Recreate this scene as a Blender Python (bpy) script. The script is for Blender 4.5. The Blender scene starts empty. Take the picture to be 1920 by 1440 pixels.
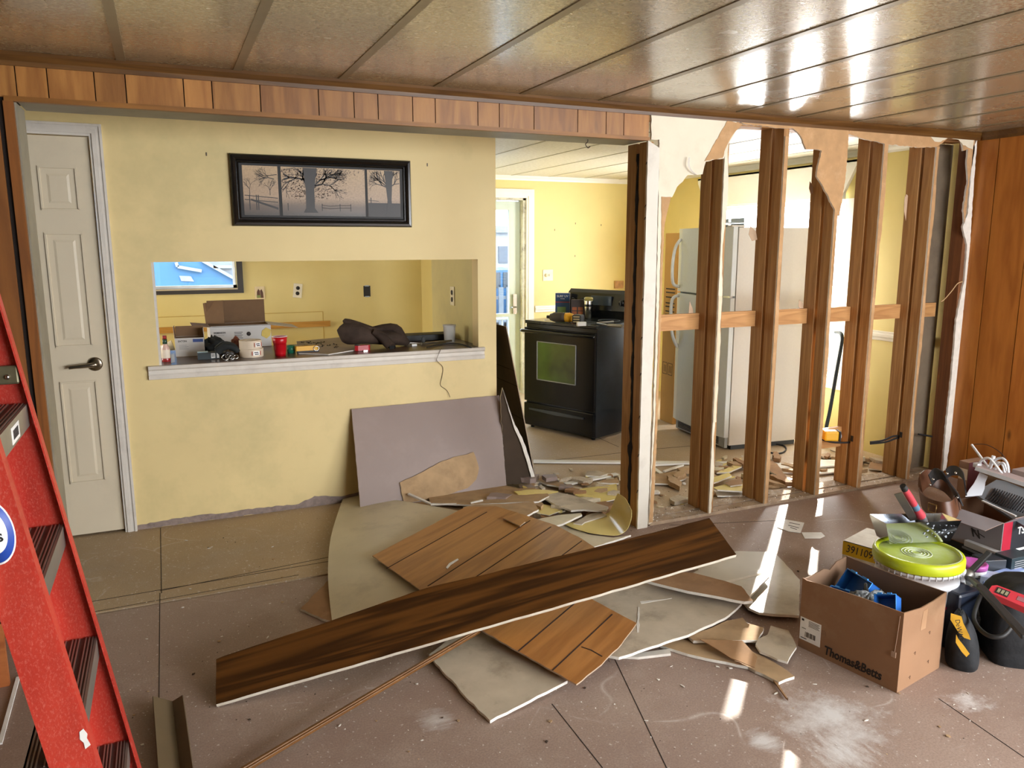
import bpy, bmesh, math, random
from mathutils import Vector, Matrix, noise
RND = random.Random(11)
COL = bpy.context.scene.collection
SC = bpy.context.scene
# ---------------------------------------------------------------- camera
FPX, PITCH, ROLL, YAW, EYE = 1455.886, 0.176520, 0.0016049, 0.417210, 1.52
def cam_axes():
    cy, sy, cp, sp, cr, sr = math.cos(YAW), math.sin(YAW), math.cos(PITCH), math.sin(PITCH), math.cos(ROLL), math.sin(ROLL)
    fw = Vector((sy*cp, cy*cp, -sp)); rt = Vector((cy, -sy, 0)); dn = fw.cross(rt)
    return rt*cr + dn*sr, -rt*sr + dn*cr, fw
RT, DN, FW = cam_axes()
cam = bpy.data.cameras.new('camera'); cam.sensor_width = 36; cam.lens = FPX/1920*36; cam.clip_start = .05
camo = bpy.data.objects.new('camera', cam); COL.objects.link(camo)
mw = Matrix.Identity(4)
for i in range(3):
    mw[i][0] = RT[i]; mw[i][1] = -DN[i]; mw[i][2] = -FW[i]
mw.translation = (0, 0, EYE); camo.matrix_world = mw
SC.camera = camo
SC.view_settings.view_transform = 'Standard'; SC.view_settings.look = 'None'
SC.view_settings.gamma = 1; SC.view_settings.use_curve_mapping = False
SC.view_settings.exposure = EXPOSURE = 0.08
# ---------------------------------------------------------------- sky, sun, daylight at the windows
w = bpy.data.worlds.new('sky'); SC.world = w; w.use_nodes = True
nt = w.node_tree; bg = nt.nodes['Background']
geo = nt.nodes.new('ShaderNodeTexCoord'); sep = nt.nodes.new('ShaderNodeSeparateXYZ')
rmp = nt.nodes.new('ShaderNodeValToRGB')
nt.links.new(geo.outputs['Generated'], sep.inputs[0]); nt.links.new(sep.outputs['Z'], rmp.inputs[0])
rmp.color_ramp.elements[0].position = 0.0; rmp.color_ramp.elements[0].color = (.95, .97, 1, 1)
rmp.color_ramp.elements[1].position = 0.6; rmp.color_ramp.elements[1].color = (.62, .8, 1, 1)
nt.links.new(rmp.outputs[0], bg.inputs[0]); bg.inputs[1].default_value = 7.5
def lamp(name, kind, loc, direction, energy, color=(1, 1, 1), **k):
    l = bpy.data.lights.new(name, kind); l.energy = energy; l.color = color
    for a, b in k.items(): setattr(l, a, b)
    o = bpy.data.objects.new(name, l); COL.objects.link(o); o.location = loc
    o.rotation_euler = Vector(direction).to_track_quat('-Z', 'Y').to_euler()
    return o
XLW = -3.1
SUN = Vector((-.7323, -.681, -.41)).normalized()
lamp('sun', 'SUN', (8, 8, 6), SUN, 16.0, (1.0, .93, .82), angle=.009)
# daylight coming in by the windows of the walls behind the camera
lamp('daylight_back_window', 'AREA', (3.1, -2.1, 1.35), (-.30, 1, -.18), 185, (.93, .97, 1), shape='RECTANGLE', size=2.5, size_y=1.3)
lamp('daylight_side_window', 'AREA', (4.62, -.3, 1.35), (-1, .45, -.2), 90, (.95, .97, 1), shape='RECTANGLE', size=1.6, size_y=1.3)
lamp('kitchen_left_fill', 'AREA', (XLW, 5.9, 1.4), (1, .05, -.1), 55, (1, .90, .74), shape='RECTANGLE', size=1.8, size_y=1.1)  # added unseen warm lamp, brightens the sink area from the left
lamp('daylight_fridge_window', 'AREA', (4.86, 5.19, 1.19), (-1, 0, 0), 140, (1, .98, .95), shape='RECTANGLE', size=1.42, size_y=1.34)
# ---------------------------------------------------------------- helpers
def ray(px, py):
    return (RT*((px-960)/FPX) + DN*((py-720)/FPX) + FW)
def at(px, py, x=None, y=None, z=None):
    """the point of the place seen at a pixel on a plane of constant x, y or z"""
    d = ray(px, py); o = Vector((0, 0, EYE))
    i, v = (0, x) if x is not None else (1, y) if y is not None else (2, z)
    return o + d*((v-o[i])/d[i])
def atp(px, py, p0, n):
    d = ray(px, py); o = Vector((0, 0, EYE))
    return o + d*((p0-o).dot(n)/d.dot(n))
def srgb(h):
    if isinstance(h, str):
        c = [int(h[i:i+2], 16)/255 for i in (0, 2, 4)]
    else: c = [v/255 for v in h]
    return tuple(v/12.92 if v <= .04045 else ((v+.055)/1.055)**2.4 for v in c) + (1,)
class N:
    def __init__(s, name):
        s.m = bpy.data.materials.new(name); s.m.use_nodes = True; s.t = s.m.node_tree
        s.b = s.t.nodes['Principled BSDF']; s.tc = None
    def n(s, kind, **k):
        q = s.t.nodes.new('ShaderNode'+kind)
        for a, b in k.items(): setattr(q, a, b)
        return q
    def l(s, a, b): s.t.links.new(a, b)
    def coord(s, scale=(1, 1, 1), which='Object', rot=(0, 0, 0), loc=(0, 0, 0)):
        if not s.tc: s.tc = s.n('TexCoord')
        mp = s.n('Mapping'); s.l(s.tc.outputs[which], mp.inputs[0]); mp.inputs['Scale'].default_value = scale
        mp.inputs['Rotation'].default_value = rot; mp.inputs['Location'].default_value = loc
        return mp.outputs[0]
    def noise(s, scale, detail=4, rough=.55, vec=None, dist=0):
        q = s.n('TexNoise'); q.inputs['Scale'].default_value = scale; q.inputs['Detail'].default_value = detail
        q.inputs['Roughness'].default_value = rough; q.inputs['Distortion'].default_value = dist
        s.l(vec or s.coord(), q.inputs[0]); return q.outputs[0]
    def ramp(s, fac, *stops):
        q = s.n('ValToRGB'); e = q.color_ramp.elements
        while len(e) < len(stops): e.new(.5)
        for el, (p, c) in zip(e, stops):
            el.position = p; el.color = c if len(c) == 4 else (*c, 1)
        s.l(fac, q.inputs[0]); return q.outputs[0]
    def mix(s, fac, a, b, mode='MIX'):
        q = s.n('MixRGB', blend_type=mode)
        for i, v in ((0, fac), (1, a), (2, b)):
            if isinstance(v, (int, float)): q.inputs[i].default_value = v
            elif isinstance(v, tuple): q.inputs[i].default_value = v
            else: s.l(v, q.inputs[i])
        return q.outputs[0]
    def bump(s, fac, strength=.3, dist=.002):
        q = s.n('Bump'); q.inputs['Strength'].default_value = strength; q.inputs['Distance'].default_value = dist
        s.l(fac, q.inputs['Height']); s.l(q.outputs[0], s.b.inputs['Normal'])
    def set(s, color=None, rough=None, metal=None, spec=None, **k):
        if color is not None:
            if isinstance(color, tuple): s.b.inputs['Base Color'].default_value = color
            else: s.l(color, s.b.inputs['Base Color'])
        if rough is not None:
            if isinstance(rough, (int, float)): s.b.inputs['Roughness'].default_value = rough
            else: s.l(rough, s.b.inputs['Roughness'])
        if metal is not None: s.b.inputs['Metallic'].default_value = metal
        if spec is not None: s.b.inputs['Specular IOR Level'].default_value = spec
        for a, b in k.items(): s.b.inputs[a.replace('_', ' ')].default_value = b
        return s.m
def sc(c, f): return tuple(min(1, v*f) for v in c[:3]) + (1,)
MATS = {}
def flat(name, hexc, rough=.6, metal=0, var=.12, scale=9, bump=0, bscale=60, spec=.5, dirt=None, **k):
    if name in MATS: return MATS[name]
    q = N(name); c = srgb(hexc)
    col = q.ramp(q.noise(scale), (.3, sc(c, 1-var)), (.7, sc(c, 1+var)))
    if dirt:
        col = q.mix(q.ramp(q.noise(scale*.6, 6, .7, vec=q.coord(loc=(3, 5, 7))), (.52, (0, 0, 0)), (.72, (.7, .7, .7))), col, srgb(dirt))
    q.set(col, rough, metal, spec, **k)
    if bump: q.bump(q.noise(bscale, 3), bump)
    MATS[name] = q.m; return q.m
def wood(name, dark, light, rough=.5, grain=(1.2, 22, 22), knots=True, axis='X', var=.1, ring=3.0, island=False, spec=.4, coat=0, fineness=.68):
    """grain along the given object axis"""
    if name in MATS: return MATS[name]
    q = N(name); g = {'X': grain, 'Y': (grain[1], grain[0], grain[2]), 'Z': (grain[1], grain[2], grain[0])}[axis]
    vec = q.coord(g)
    if island:
        gi = q.n('NewGeometry'); ad = q.n('VectorMath', operation='ADD'); sca = q.n('VectorMath', operation='SCALE')
        cm = q.n('CombineXYZ'); q.l(gi.outputs['Random Per Island'], cm.inputs[0]); q.l(gi.outputs['Random Per Island'], cm.inputs[1]); q.l(gi.outputs['Random Per Island'], cm.inputs[2])
        q.l(cm.outputs[0], sca.inputs[0]); sca.inputs['Scale'].default_value = 37
        q.l(vec, ad.inputs[0]); q.l(sca.outputs[0], ad.inputs[1]); vec = ad.outputs[0]
    n1 = q.noise(ring*.35, 2, .5, vec, .6)
    wv = q.n('Math', operation='SINE'); mu = q.n('Math', operation='MULTIPLY'); mu.inputs[1].default_value = 26
    q.l(n1, mu.inputs[0]); q.l(mu.outputs[0], wv.inputs[0])
    mr = q.n('MapRange'); mr.inputs[1].default_value = -1; q.l(wv.outputs[0], mr.inputs[0])
    fine = q.noise(6, 6, .7, vec)
    f = q.mix(fineness, mr.outputs[0], fine)
    col = q.ramp(f, (.15, srgb(dark)), (.85, srgb(light)))
    if island:
        col = q.mix(1.0, col, q.ramp(gi.outputs['Random Per Island'], (0, (.72, .68, .66)), (.5, (.95, .95, .95)), (1, (1.12, 1.1, 1.08))), 'MULTIPLY')
    if knots:
        v = q.n('TexVoronoi'); v.inputs['Scale'].default_value = 2.6
        q.l(q.coord({'X': (.7, 2, 2), 'Y': (2, .7, 2), 'Z': (2, 2, .7)}[axis]), v.inputs[0])
        col = q.mix(q.ramp(v.outputs['Distance'], (.03, (.85, .85, .85)), (.09, (0, 0, 0))), col, sc(srgb(dark), .35))
    q.set(col, rough, 0, spec)
    if coat: q.b.inputs['Coat Weight'].default_value = coat; q.b.inputs['Coat Roughness'].default_value = .2
    q.bump(fine, .12, .001)
    MATS[name] = q.m; return q.m
FR = {}
def thing(name, label, cat, loc=(0, 0, 0), rotz=0, group=None, M=None):
    o = bpy.data.objects.new(name, None); COL.objects.link(o)
    F = M or (Matrix.Translation(Vector(loc)) @ Matrix.Rotation(rotz, 4, 'Z'))
    o.matrix_world = F; o.empty_display_size = .05; FR[o.name] = F.copy()
    return tag(o, label, cat, group)
def tag(o, label=None, cat=None, group=None, kind=None):
    for a, b in (('label', label), ('category', cat), ('group', group), ('kind', kind)):
        if b: o[a] = b
    return o
class MB:
    def __init__(s): s.v = []; s.f = []; s.m = []; s.sm = []
    def add(s, vs, fs, m=0, sm=False, M=None):
        k = len(s.v)
        s.v += [(M @ Vector(v)) if M else Vector(v) for v in vs]
        for f in fs: s.f.append([i+k for i in f]); s.m.append(m); s.sm.append(sm)
        return s
    def box(s, a, b, m=0, M=None):
        x0, y0, z0 = a; x1, y1, z1 = b
        return s.add([(x0, y0, z0), (x1, y0, z0), (x1, y1, z0), (x0, y1, z0), (x0, y0, z1), (x1, y0, z1), (x1, y1, z1), (x0, y1, z1)],
                     [(3, 2, 1, 0), (4, 5, 6, 7), (0, 1, 5, 4), (1, 2, 6, 5), (2, 3, 7, 6), (3, 0, 4, 7)], m, False, M)
    def bar(s, p, q, wdt, h, m=0, up=(0, 0, 1)):
        p = Vector(p); q = Vector(q); d = q-p; L = d.length; d.normalize()
        u = Vector(up); sx = d.cross(u)
        if sx.length < 1e-4: sx = Vector((1, 0, 0))
        sx.normalize(); u = sx.cross(d)
        M = Matrix(((d.x, sx.x, u.x, p.x), (d.y, sx.y, u.y, p.y), (d.z, sx.z, u.z, p.z), (0, 0, 0, 1)))
        return s.box((0, -wdt/2, -h/2), (L, wdt/2, h/2), m, M)
    def prism(s, pts, z0, z1, m=0, ms=None, M=None, mb=None):
        n = len(pts)
        ar = sum(pts[i][0]*pts[(i+1) % n][1]-pts[(i+1) % n][0]*pts[i][1] for i in range(n))
        if ar < 0: pts = pts[::-1]
        vs = [(x, y, z0) for x, y in pts]+[(x, y, z1) for x, y in pts]
        s.add(vs, [tuple(range(n, 2*n))], m, False, M)
        s.add(vs, [tuple(range(n-1, -1, -1))], m if mb is None else mb, False, M)
        s.add(vs, [(i, (i+1) % n, n+(i+1) % n, n+i) for i in range(n)], m if ms is None else ms, False, M)
        return s
    def tube(s, pts, r, n=8, m=0, cap=True, closed=False):
        pts = [Vector(p) for p in pts]; k = len(pts); vs = []; fs = []; ref = Vector((.13, .27, .95))
        prev = None
        for i, p in enumerate(pts):
            d = (pts[min(i+1, k-1)]-pts[max(i-1, 0)])
            if closed: d = pts[(i+1) % k]-pts[(i-1) % k]
            if d.length < 1e-9: d = Vector((0, 0, 1))
            d.normalize()
            a = (prev - d*prev.dot(d)) if prev else d.cross(ref)
            if a.length < 1e-5: a = d.cross(Vector((1, 0, 0)))
            a.normalize(); prev = a; b = d.cross(a)
            rr = r[i] if isinstance(r, (list, tuple)) else r
            vs += [p+(a*math.cos(t*2*math.pi/n)+b*math.sin(t*2*math.pi/n))*rr for t in range(n)]
        e = k if closed else k-1
        for i in range(e):
            for t in range(n):
                fs.append((i*n+t, i*n+(t+1) % n, ((i+1) % k)*n+(t+1) % n, ((i+1) % k)*n+t))
        s.add(vs, fs, m, True)
        if cap and not closed: s.add(vs, [tuple(range(n-1, -1, -1)), tuple((k-1)*n+t for t in range(n))], m)
        return s
    def lathe(s, prof, n=24, m=0, M=None, cap=True, sm=True):
        vs = [(r*math.cos(2*math.pi*t/n), r*math.sin(2*math.pi*t/n), z) for r, z in prof for t in range(n)]
        fs = [(i*n+t, i*n+(t+1) % n, (i+1)*n+(t+1) % n, (i+1)*n+t) for i in range(len(prof)-1) for t in range(n)]
        s.add(vs, fs, m, sm, M)
        if cap: s.add(vs, [tuple(range(n-1, -1, -1)), tuple((len(prof)-1)*n+t for t in range(n))], m, False, M)
        return s
    def ball(s, c, r, m=0, n=10, M=None):
        r = r if isinstance(r, (tuple, list)) else (r, r, r); vs = []; fs = []
        for i in range(n+1):
            a = math.pi*i/n
            for t in range(n*2):
                b = math.pi*t/n; vs.append((c[0]+r[0]*math.sin(a)*math.cos(b), c[1]+r[1]*math.sin(a)*math.sin(b), c[2]+r[2]*math.cos(a)))
        for i in range(n):
            for t in range(n*2): fs.append((i*2*n+t, (i+1)*2*n+t, (i+1)*2*n+(t+1) % (2*n), i*2*n+(t+1) % (2*n)))
        return s.add(vs, fs, m, True, M)
    def grid(s, rows, th=.002, m=0, sm=True):
        """a bent sheet through rows of points, with thickness"""
        a, b = len(rows), len(rows[0]); P = [[Vector(p) for p in r] for r in rows]
        nr = [[None]*b for _ in range(a)]
        for i in range(a):
            for j in range(b):
                du = P[min(i+1, a-1)][j]-P[max(i-1, 0)][j]; dv = P[i][min(j+1, b-1)]-P[i][max(j-1, 0)]
                q = du.cross(dv); nr[i][j] = q.normalized() if q.length > 1e-12 else Vector((0, 0, 1))
        if sum(q.z for r in nr for q in r) < 0:
            for r in nr:
                for j in range(b): r[j] = -r[j]
        top = [P[i][j] for i in range(a) for j in range(b)]; bot = [P[i][j]-nr[i][j]*th for i in range(a) for j in range(b)]
        K = a*b; fs = []
        flip = (P[1][0]-P[0][0]).cross(P[0][1]-P[0][0]).dot(nr[0][0]) < 0
        def F(q): fs.append(q[::-1] if flip else q)
        for i in range(a-1):
            for j in range(b-1):
                x = i*b+j; F((x, x+b, x+b+1, x+1)); F((K+x, K+x+1, K+x+b+1, K+x+b))
        s.add(top+bot, fs, m, sm); fs = []
        for i in range(a-1): x = i*b; F((x, K+x, K+x+b, x+b)); x = i*b+b-1; F((x, x+b, K+x+b, K+x))
        for j in range(b-1): F((j, j+1, K+j+1, K+j)); x = (a-1)*b+j; F((x, K+x, K+x+1, x+1))
        return s.add(top+bot, fs, m)
    def build(s, name, mats, parent=None, world=False, F=None, bevel=0, origin=True, subsurf=0):
        """ONE mesh object. F: frame of a top-level object whose vertices are local; world: vertices are in world space"""
        me = bpy.data.meshes.new(name); vs = s.v
        if parent is not None and world:
            Mi = FR[parent.name].inverted(); vs = [Mi @ v for v in vs]
        loc = None
        if parent is None and F is None and origin and vs:
            xs = [v.x for v in vs]; ys = [v.y for v in vs]; loc = Vector(((min(xs)+max(xs))/2, (min(ys)+max(ys))/2, min(v.z for v in vs)))
            vs = [v-loc for v in vs]
        me.from_pydata([tuple(v) for v in vs], [], s.f)
        for q in (mats if isinstance(mats, (list, tuple)) else [mats]): me.materials.append(q)
        me.polygons.foreach_set('material_index', s.m); me.polygons.foreach_set('use_smooth', s.sm); me.update()
        o = bpy.data.objects.new(name, me); COL.objects.link(o)
        if parent is not None:
            o.parent = parent; FR[o.name] = FR[parent.name].copy() if world is not None else FR[parent.name]
            FR[o.name] = FR[parent.name].copy()
        elif F is not None: o.matrix_world = F; FR[o.name] = F.copy()
        elif loc is not None: o.location = loc; FR[o.name] = Matrix.Translation(loc)
        else: FR[o.name] = Matrix.Identity(4)
        if bevel:
            b = o.modifiers.new('b', 'BEVEL'); b.width = bevel; b.segments = 2; b.limit_method = 'ANGLE'; b.angle_limit = .9
        if subsurf:
            b = o.modifiers.new('s', 'SUBSURF'); b.levels = subsurf; b.render_levels = subsurf
        return o
def struct(name, mb, mats, **k): return tag(mb.build(name, mats, **k), kind='structure')
def boxes(*bs):
    q = MB()
    for b in bs: q.box(b[0], b[1], b[2] if len(b) > 2 else 0)
    return q
def jag(pts, step, amp, seed=1, closed=True):
    r = random.Random(seed); out = []; n = len(pts)
    for i in range(n if closed else n-1):
        a = Vector(pts[i]); b = Vector(pts[(i+1) % n]); k = max(1, int((b-a).length/step))
        for j in range(k):
            p = a.lerp(b, j/k)
            out.append((p.x+r.uniform(-amp, amp)*(j > 0 or .4), p.y+r.uniform(-amp, amp)*(j > 0 or .4)))
    if not closed: out.append(tuple(pts[-1]))
    return out
def frame_from(o, u, n):
    n = n.normalized(); u = (u-n*u.dot(n)).normalized(); v = n.cross(u)
    return Matrix(((u.x, v.x, n.x, o.x), (u.y, v.y, n.y, o.y), (u.z, v.z, n.z, o.z), (0, 0, 0, 1)))
def slab(name, mats, px, anchor, th, label=None, cat=None, group=None, dirpx=None, step=.03, amp=0, seed=1, lines=None, parent=None, kind=None, patches=()):
    """a board or sheet lying on a plane. px: outline pixels; anchor: height z or three (px,py,z); grain along dirpx; mats: top, edge, groove, patch..."""
    if isinstance(anchor, (int, float)): p0 = Vector((0, 0, anchor)); n = Vector((0, 0, 1))
    else:
        q = [at(a, b, z=c) for a, b, c in anchor]; p0 = q[0]; n = (q[1]-q[0]).cross(q[2]-q[0]).normalized()
        if n.z < 0: n = -n
    P = [atp(a, b, p0, n) for a, b in px]; o = sum(P, Vector())/len(P)
    u = (atp(*dirpx[1], p0, n)-atp(*dirpx[0], p0, n)) if dirpx else (P[1]-P[0])
    F = frame_from(o, u, n); Fi = F.inverted()
    pt = [((Fi @ p).x, (Fi @ p).y) for p in P]
    if amp: pt = jag(pt, step, amp, seed)
    m = MB(); m.prism(pt, -th, 0, 0, 1)
    for a, b in (lines or ()):
        A = Fi @ atp(*a, p0, n); B = Fi @ atp(*b, p0, n); m.bar((A.x, A.y, .0003), (B.x, B.y, .0003), .005, .0016, 2)
    for k, pp in enumerate(patches):
        idx, pol, am = pp; pts = [Fi @ atp(*c, p0, n) for c in pol]
        q = [(c.x, c.y) for c in pts]
        if am: q = jag(q, step, am, seed+k+5)
        m.prism(q, 0, .0011+.0004*k, idx)
    mats = mats if isinstance(mats, (list, tuple)) else [mats]
    if len(mats) < 2: mats = [mats[0], mats[0]]
    if parent is not None:
        W = MB(); W.add([F @ v for v in m.v], []); W.f = m.f; W.m = m.m; W.sm = m.sm
        return W.build(name, mats, parent=parent, world=True)
    return tag(m.build(name, mats, F=F), label, cat, group, kind)
def text(s, body, size, mat, F, name='lettering', parent=None, extrude=.0006, bold=0, shear=0, spacing=1, sx=1):
    c = bpy.data.curves.new(name, 'FONT'); c.body = body; c.size = size; c.extrude = extrude; c.offset = bold; c.shear = shear
    c.space_character = spacing; c.align_x = 'CENTER'; c.align_y = 'CENTER'; c.resolution_u = 3
    o = bpy.data.objects.new(name, c); COL.objects.link(o)
    dg = bpy.context.evaluated_depsgraph_get(); me = bpy.data.meshes.new_from_object(o.evaluated_get(dg))
    bpy.data.objects.remove(o); o = bpy.data.objects.new(name, me); COL.objects.link(o)
    me.materials.clear(); me.materials.append(mat)
    F = F @ Matrix.Diagonal((sx, 1, 1, 1))
    if parent is not None: me.transform(F); o.parent = parent
    else: o.matrix_world = F
    return o
def axes(o, x, y, z=None):
    """matrix with the given column vectors"""
    x = Vector(x).normalized(); y = Vector(y).normalized(); z = Vector(z) if z else x.cross(y); o = Vector(o)
    return Matrix(((x.x, y.x, z.x, o.x), (x.y, y.y, z.y, o.y), (x.z, y.z, z.z, o.z), (0, 0, 0, 1)))
def copy_tree(root, F, label=None, group=None, name=None):
    r = root.copy(); COL.objects.link(r); r.matrix_world = F; FR[r.name] = F.copy()
    if label: r['label'] = label
    if group: r['group'] = group
    for ch in list(root.children):
        c = ch.copy(); COL.objects.link(c); c.parent = r
        for g in list(ch.children):
            d = g.copy(); COL.objects.link(d); d.parent = c
    return r
def spline(pts, k=6):
    P = [Vector(p) for p in pts]; out = []
    for i in range(len(P)-1):
        p0 = P[max(i-1, 0)]; p1 = P[i]; p2 = P[i+1]; p3 = P[min(i+2, len(P)-1)]
        for j in range(k):
            t = j/k
            out.append(.5*((2*p1)+(p2-p0)*t+(2*p0-5*p1+4*p2-p3)*t*t+(-p0+3*p1-3*p2+p3)*t**3))
    out.append(P[-1]); return out
# ================================================================ materials of the room
yellow = flat('yellow_paint', 'd8c28a', .55, var=.05, scale=1.6, dirt='b7aa77', bump=.05, bscale=30)
yellow_k = flat('yellow_paint_kitchen', 'd9c884', .5, var=.05, scale=2.0, bump=.04, bscale=30)
white_t = flat('white_trim_paint', 'cfc8bd', .45, var=.05, scale=12, dirt='b8b0a5')
white_k = flat('white_kitchen_paint', 'e4e2da', .4, var=.03, scale=6)
pine = wood('knotty_pine_panel', '774a20', 'a9773e', .42, (1.0, 9, 9), True, 'Z', island=True)
stain = wood('stained_trim', '452b10', '6a4820', .4, (1, 14, 14), False, 'X')
walnut = wood('right_wall_panel', '98581f', 'c07c36', .38, (.8, 6, 6), True, 'Z', island=True)
dark = flat('dark_gap', '1b120c', .9, var=.1)
grey_paint = flat('grey_soffit_paint', '827c6c', .5, var=.15, scale=5, dirt='6a6453')
kraft = flat('torn_kraft_paper', 'b08a60', .9, var=.12, scale=14, dirt='c9a37a', bump=.3, bscale=80)
plaster = flat('gypsum_edge', 'dcd6cb', .95, var=.08, scale=30, bump=.4, bscale=120)
cream = flat('cream_drywall_paint', 'd3c9b2', .6, var=.05, scale=4, dirt='bfb59d')
stud_w = wood('stud_wood', '865c34', 'b58a56', .65, (1.2, 18, 18), True, 'Z')
stud_b = wood('block_wood', '9a6a3c', 'c8965e', .65, (1.2, 18, 18), True, 'X')

# floor of the front room: mauve brown particle board with dust, scuffs and spilled plaster
def floor_mat(name, base, alt, dirtc, plasterspots=()):
    q = N(name)
    big = q.noise(1.1, 5, .6); c = q.ramp(big, (.35, srgb(base)), (.68, srgb(alt)))
    c = q.mix(q.ramp(q.noise(2.6, 8, .75, q.coord(loc=(4, 2, 0))), (.5, (0, 0, 0)), (.75, (.55, .55, .55))), c, srgb(dirtc))
    fine = q.noise(160, 3, .7); c = q.mix(q.ramp(fine, (.38, (.4, .4, .4)), (.6, (0, 0, 0))), c, sc(srgb(base), .6))
    sp = q.noise(75, 2, .5, q.coord(loc=(9, 9, 9))); c = q.mix(q.ramp(sp, (.66, (0, 0, 0)), (.72, (.7, .7, .7))), c, srgb('cfc4ba'))
    # long faint scuff marks
    sf = q.n('TexVoronoi', feature='DISTANCE_TO_EDGE'); sf.inputs['Scale'].default_value = 1.3
    ds = q.n('VectorMath', operation='ADD'); nz = q.n('TexNoise'); nz.inputs['Scale'].default_value = 1.2
    q.l(q.coord(), nz.inputs[0]); q.l(q.coord(), ds.inputs[0]); q.l(nz.outputs[1], ds.inputs[1]); q.l(ds.outputs[0], sf.inputs[0])
    msk = q.mix(1, q.ramp(sf.outputs[0], (.0, (.55, .55, .55)), (.006, (0, 0, 0))), q.ramp(q.noise(2.2, 5, .7), (.52, (0, 0, 0)), (.6, (1, 1, 1))), 'MULTIPLY')
    c = q.mix(msk, c, srgb('cabfb6'))
    for (x, y, r, lo, hi, streak) in plasterspots:
        vl = q.n('VectorMath', operation='DISTANCE'); q.l(q.coord(), vl.inputs[0]); vl.inputs[1].default_value = (x, y, 0)
        ad = q.n('Math', operation='MULTIPLY_ADD'); q.l(q.noise(9, 8, .8, q.coord(streak)), ad.inputs[0]); ad.inputs[1].default_value = -r*1.9; q.l(vl.outputs['Value'], ad.inputs[2])
        mr = q.n('MapRange'); q.l(ad.outputs[0], mr.inputs[0]); mr.inputs[1].default_value = -r*lo; mr.inputs[2].default_value = -r*hi
        mr.inputs[3].default_value = .95; mr.inputs[4].default_value = 0
        c = q.mix(mr.outputs[0], c, srgb('cdc8c4'))
    q.set(c, .55, 0, .35); q.bump(q.mix(.5, fine, q.noise(20, 4)), .25, .002)
    return q.m
floor_f = floor_mat('front_floor_board', '8f786b', 'a89284', 'b8a798', [(1.88, 1.67, .30, .95, .35, (1, 1, 1)), (1.78, 1.55, .2, .95, .4, (3, 1, 1)), (2.38, 1.56, .17, 1.0, .5, (1, 1, 1)), (1.6, 1.68, .08, .8, .2, (.5, 2, 1)), (.7, 2.2, .12, 1.2, .4, (.5, 2, 1))])
floor_k = floor_mat('kitchen_plywood', 'b09a7c', 'c4ae90', 'bdb2a6')
floor_h = floor_mat('hall_plywood', 'a58d6e', 'b8a07e', 'b0a292')

A0, A1, YB = 3.41, 3.59, 4.50
XR, XL, YBK, ZC = 4.70, -3.2, -2.2, 2.20
YF = 7.22
# ---- floors
m = boxes(((XL, YBK, -.1), (XR, 3.48, 0)))
for a, b in (((150, 1152), (560, 1078)), ((300, 1112), (298, 1330)), ((1035, 1320), (1130, 1440)), ((1760, 1310), (1920, 1420)), ((1150, 1230), (1250, 1440)), ((1255, 985), (1480, 975))):
    p = at(*a, z=0); q_ = at(*b, z=0); m.bar((p.x, p.y, .0004), (q_.x, q_.y, .0004), .0026, .001, 1)
struct('floor', m, [floor_f, dark], origin=False)
m = boxes(((XL, 3.50, -.1), (1.9, 7.4, 0)), )
for a, b in (((301, 990), (303, 1112)), ((130, 1135), (620, 1052)), ((300, 1108), (640, 1040))):
    p = at(*a, z=0); q_ = at(*b, z=0); m.bar((p.x, p.y, .0004), (q_.x, q_.y, .0004), .0032, .001, 1)
struct('floor', m, [floor_h, dark])
m = boxes(((1.9, 3.50, -.1), (XR, 7.4, 0)), )
for a, b in (((1085, 858), (1165, 849)), ((1225, 842), (1300, 836)), ((1120, 820), (1160, 838)), ((1085, 858), (1000, 866))):
    p = at(*a, z=0); q_ = at(*b, z=0); m.bar((p.x, p.y, .0004), (q_.x, q_.y, .0004), .004, .001, 1)
struct('floor', m, [floor_k, dark])
struct('trim_1', boxes(((XL, 3.48, -.1), (XR, 3.50, -.012))), dark)
# ---- ceilings
q = N('glossy_ceiling_panel')
nz = q.noise(150, 2, .5); nz2 = q.noise(60, 2, .5)
q.set(q.ramp(q.noise(70, 3, .6), (.38, srgb('8f846b')), (.62, srgb('b5aa8e'))), q.ramp(q.noise(5), (.3, (.22, .22, .22)), (.7, (.3, .3, .3))), 0, 1.0)
q.bump(q.mix(.45, nz, nz2), .6, .0012); q.b.inputs['IOR'].default_value = 1.7; q.b.inputs['Coat Weight'].default_value = .8; q.b.inputs['Coat Roughness'].default_value = .2; q.b.inputs['Coat IOR'].default_value = 1.6; ceil_m = q.m
q = N('kitchen_ceiling_panel')
q.set(q.ramp(q.noise(40, 4), (.35, srgb('c9c6b6')), (.65, srgb('dddacd'))), .45, 0, .4); q.bump(q.noise(80, 3), .4, .002); ceil_k = q.m
batten = flat('ceiling_batten', '857a61', .3, var=.1, scale=14, spec=.6)
batten_k = flat('kitchen_ceiling_batten', 'b8b4a4', .4, var=.06)
struct('ceiling', boxes(((XL, YBK, ZC), (XR, A0+.04, ZC+.1))), ceil_m)
struct('ceiling', boxes(((XL, A0+.14, ZC), (XR, 7.4, ZC+.1))), ceil_k)
k = 2
x = -.09-.41*7
while x < XR-.1:
    if x > XL:
        struct('trim_%d' % k, boxes(((x-.016, YBK, ZC-.003), (x+.016, A0-.001, ZC+.001))), batten); k += 1
        struct('trim_%d' % k, boxes(((x-.010, A1, ZC-.003), (x+.010, YF-.03, ZC+.001))), batten_k); k += 1
    x += .41
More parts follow.
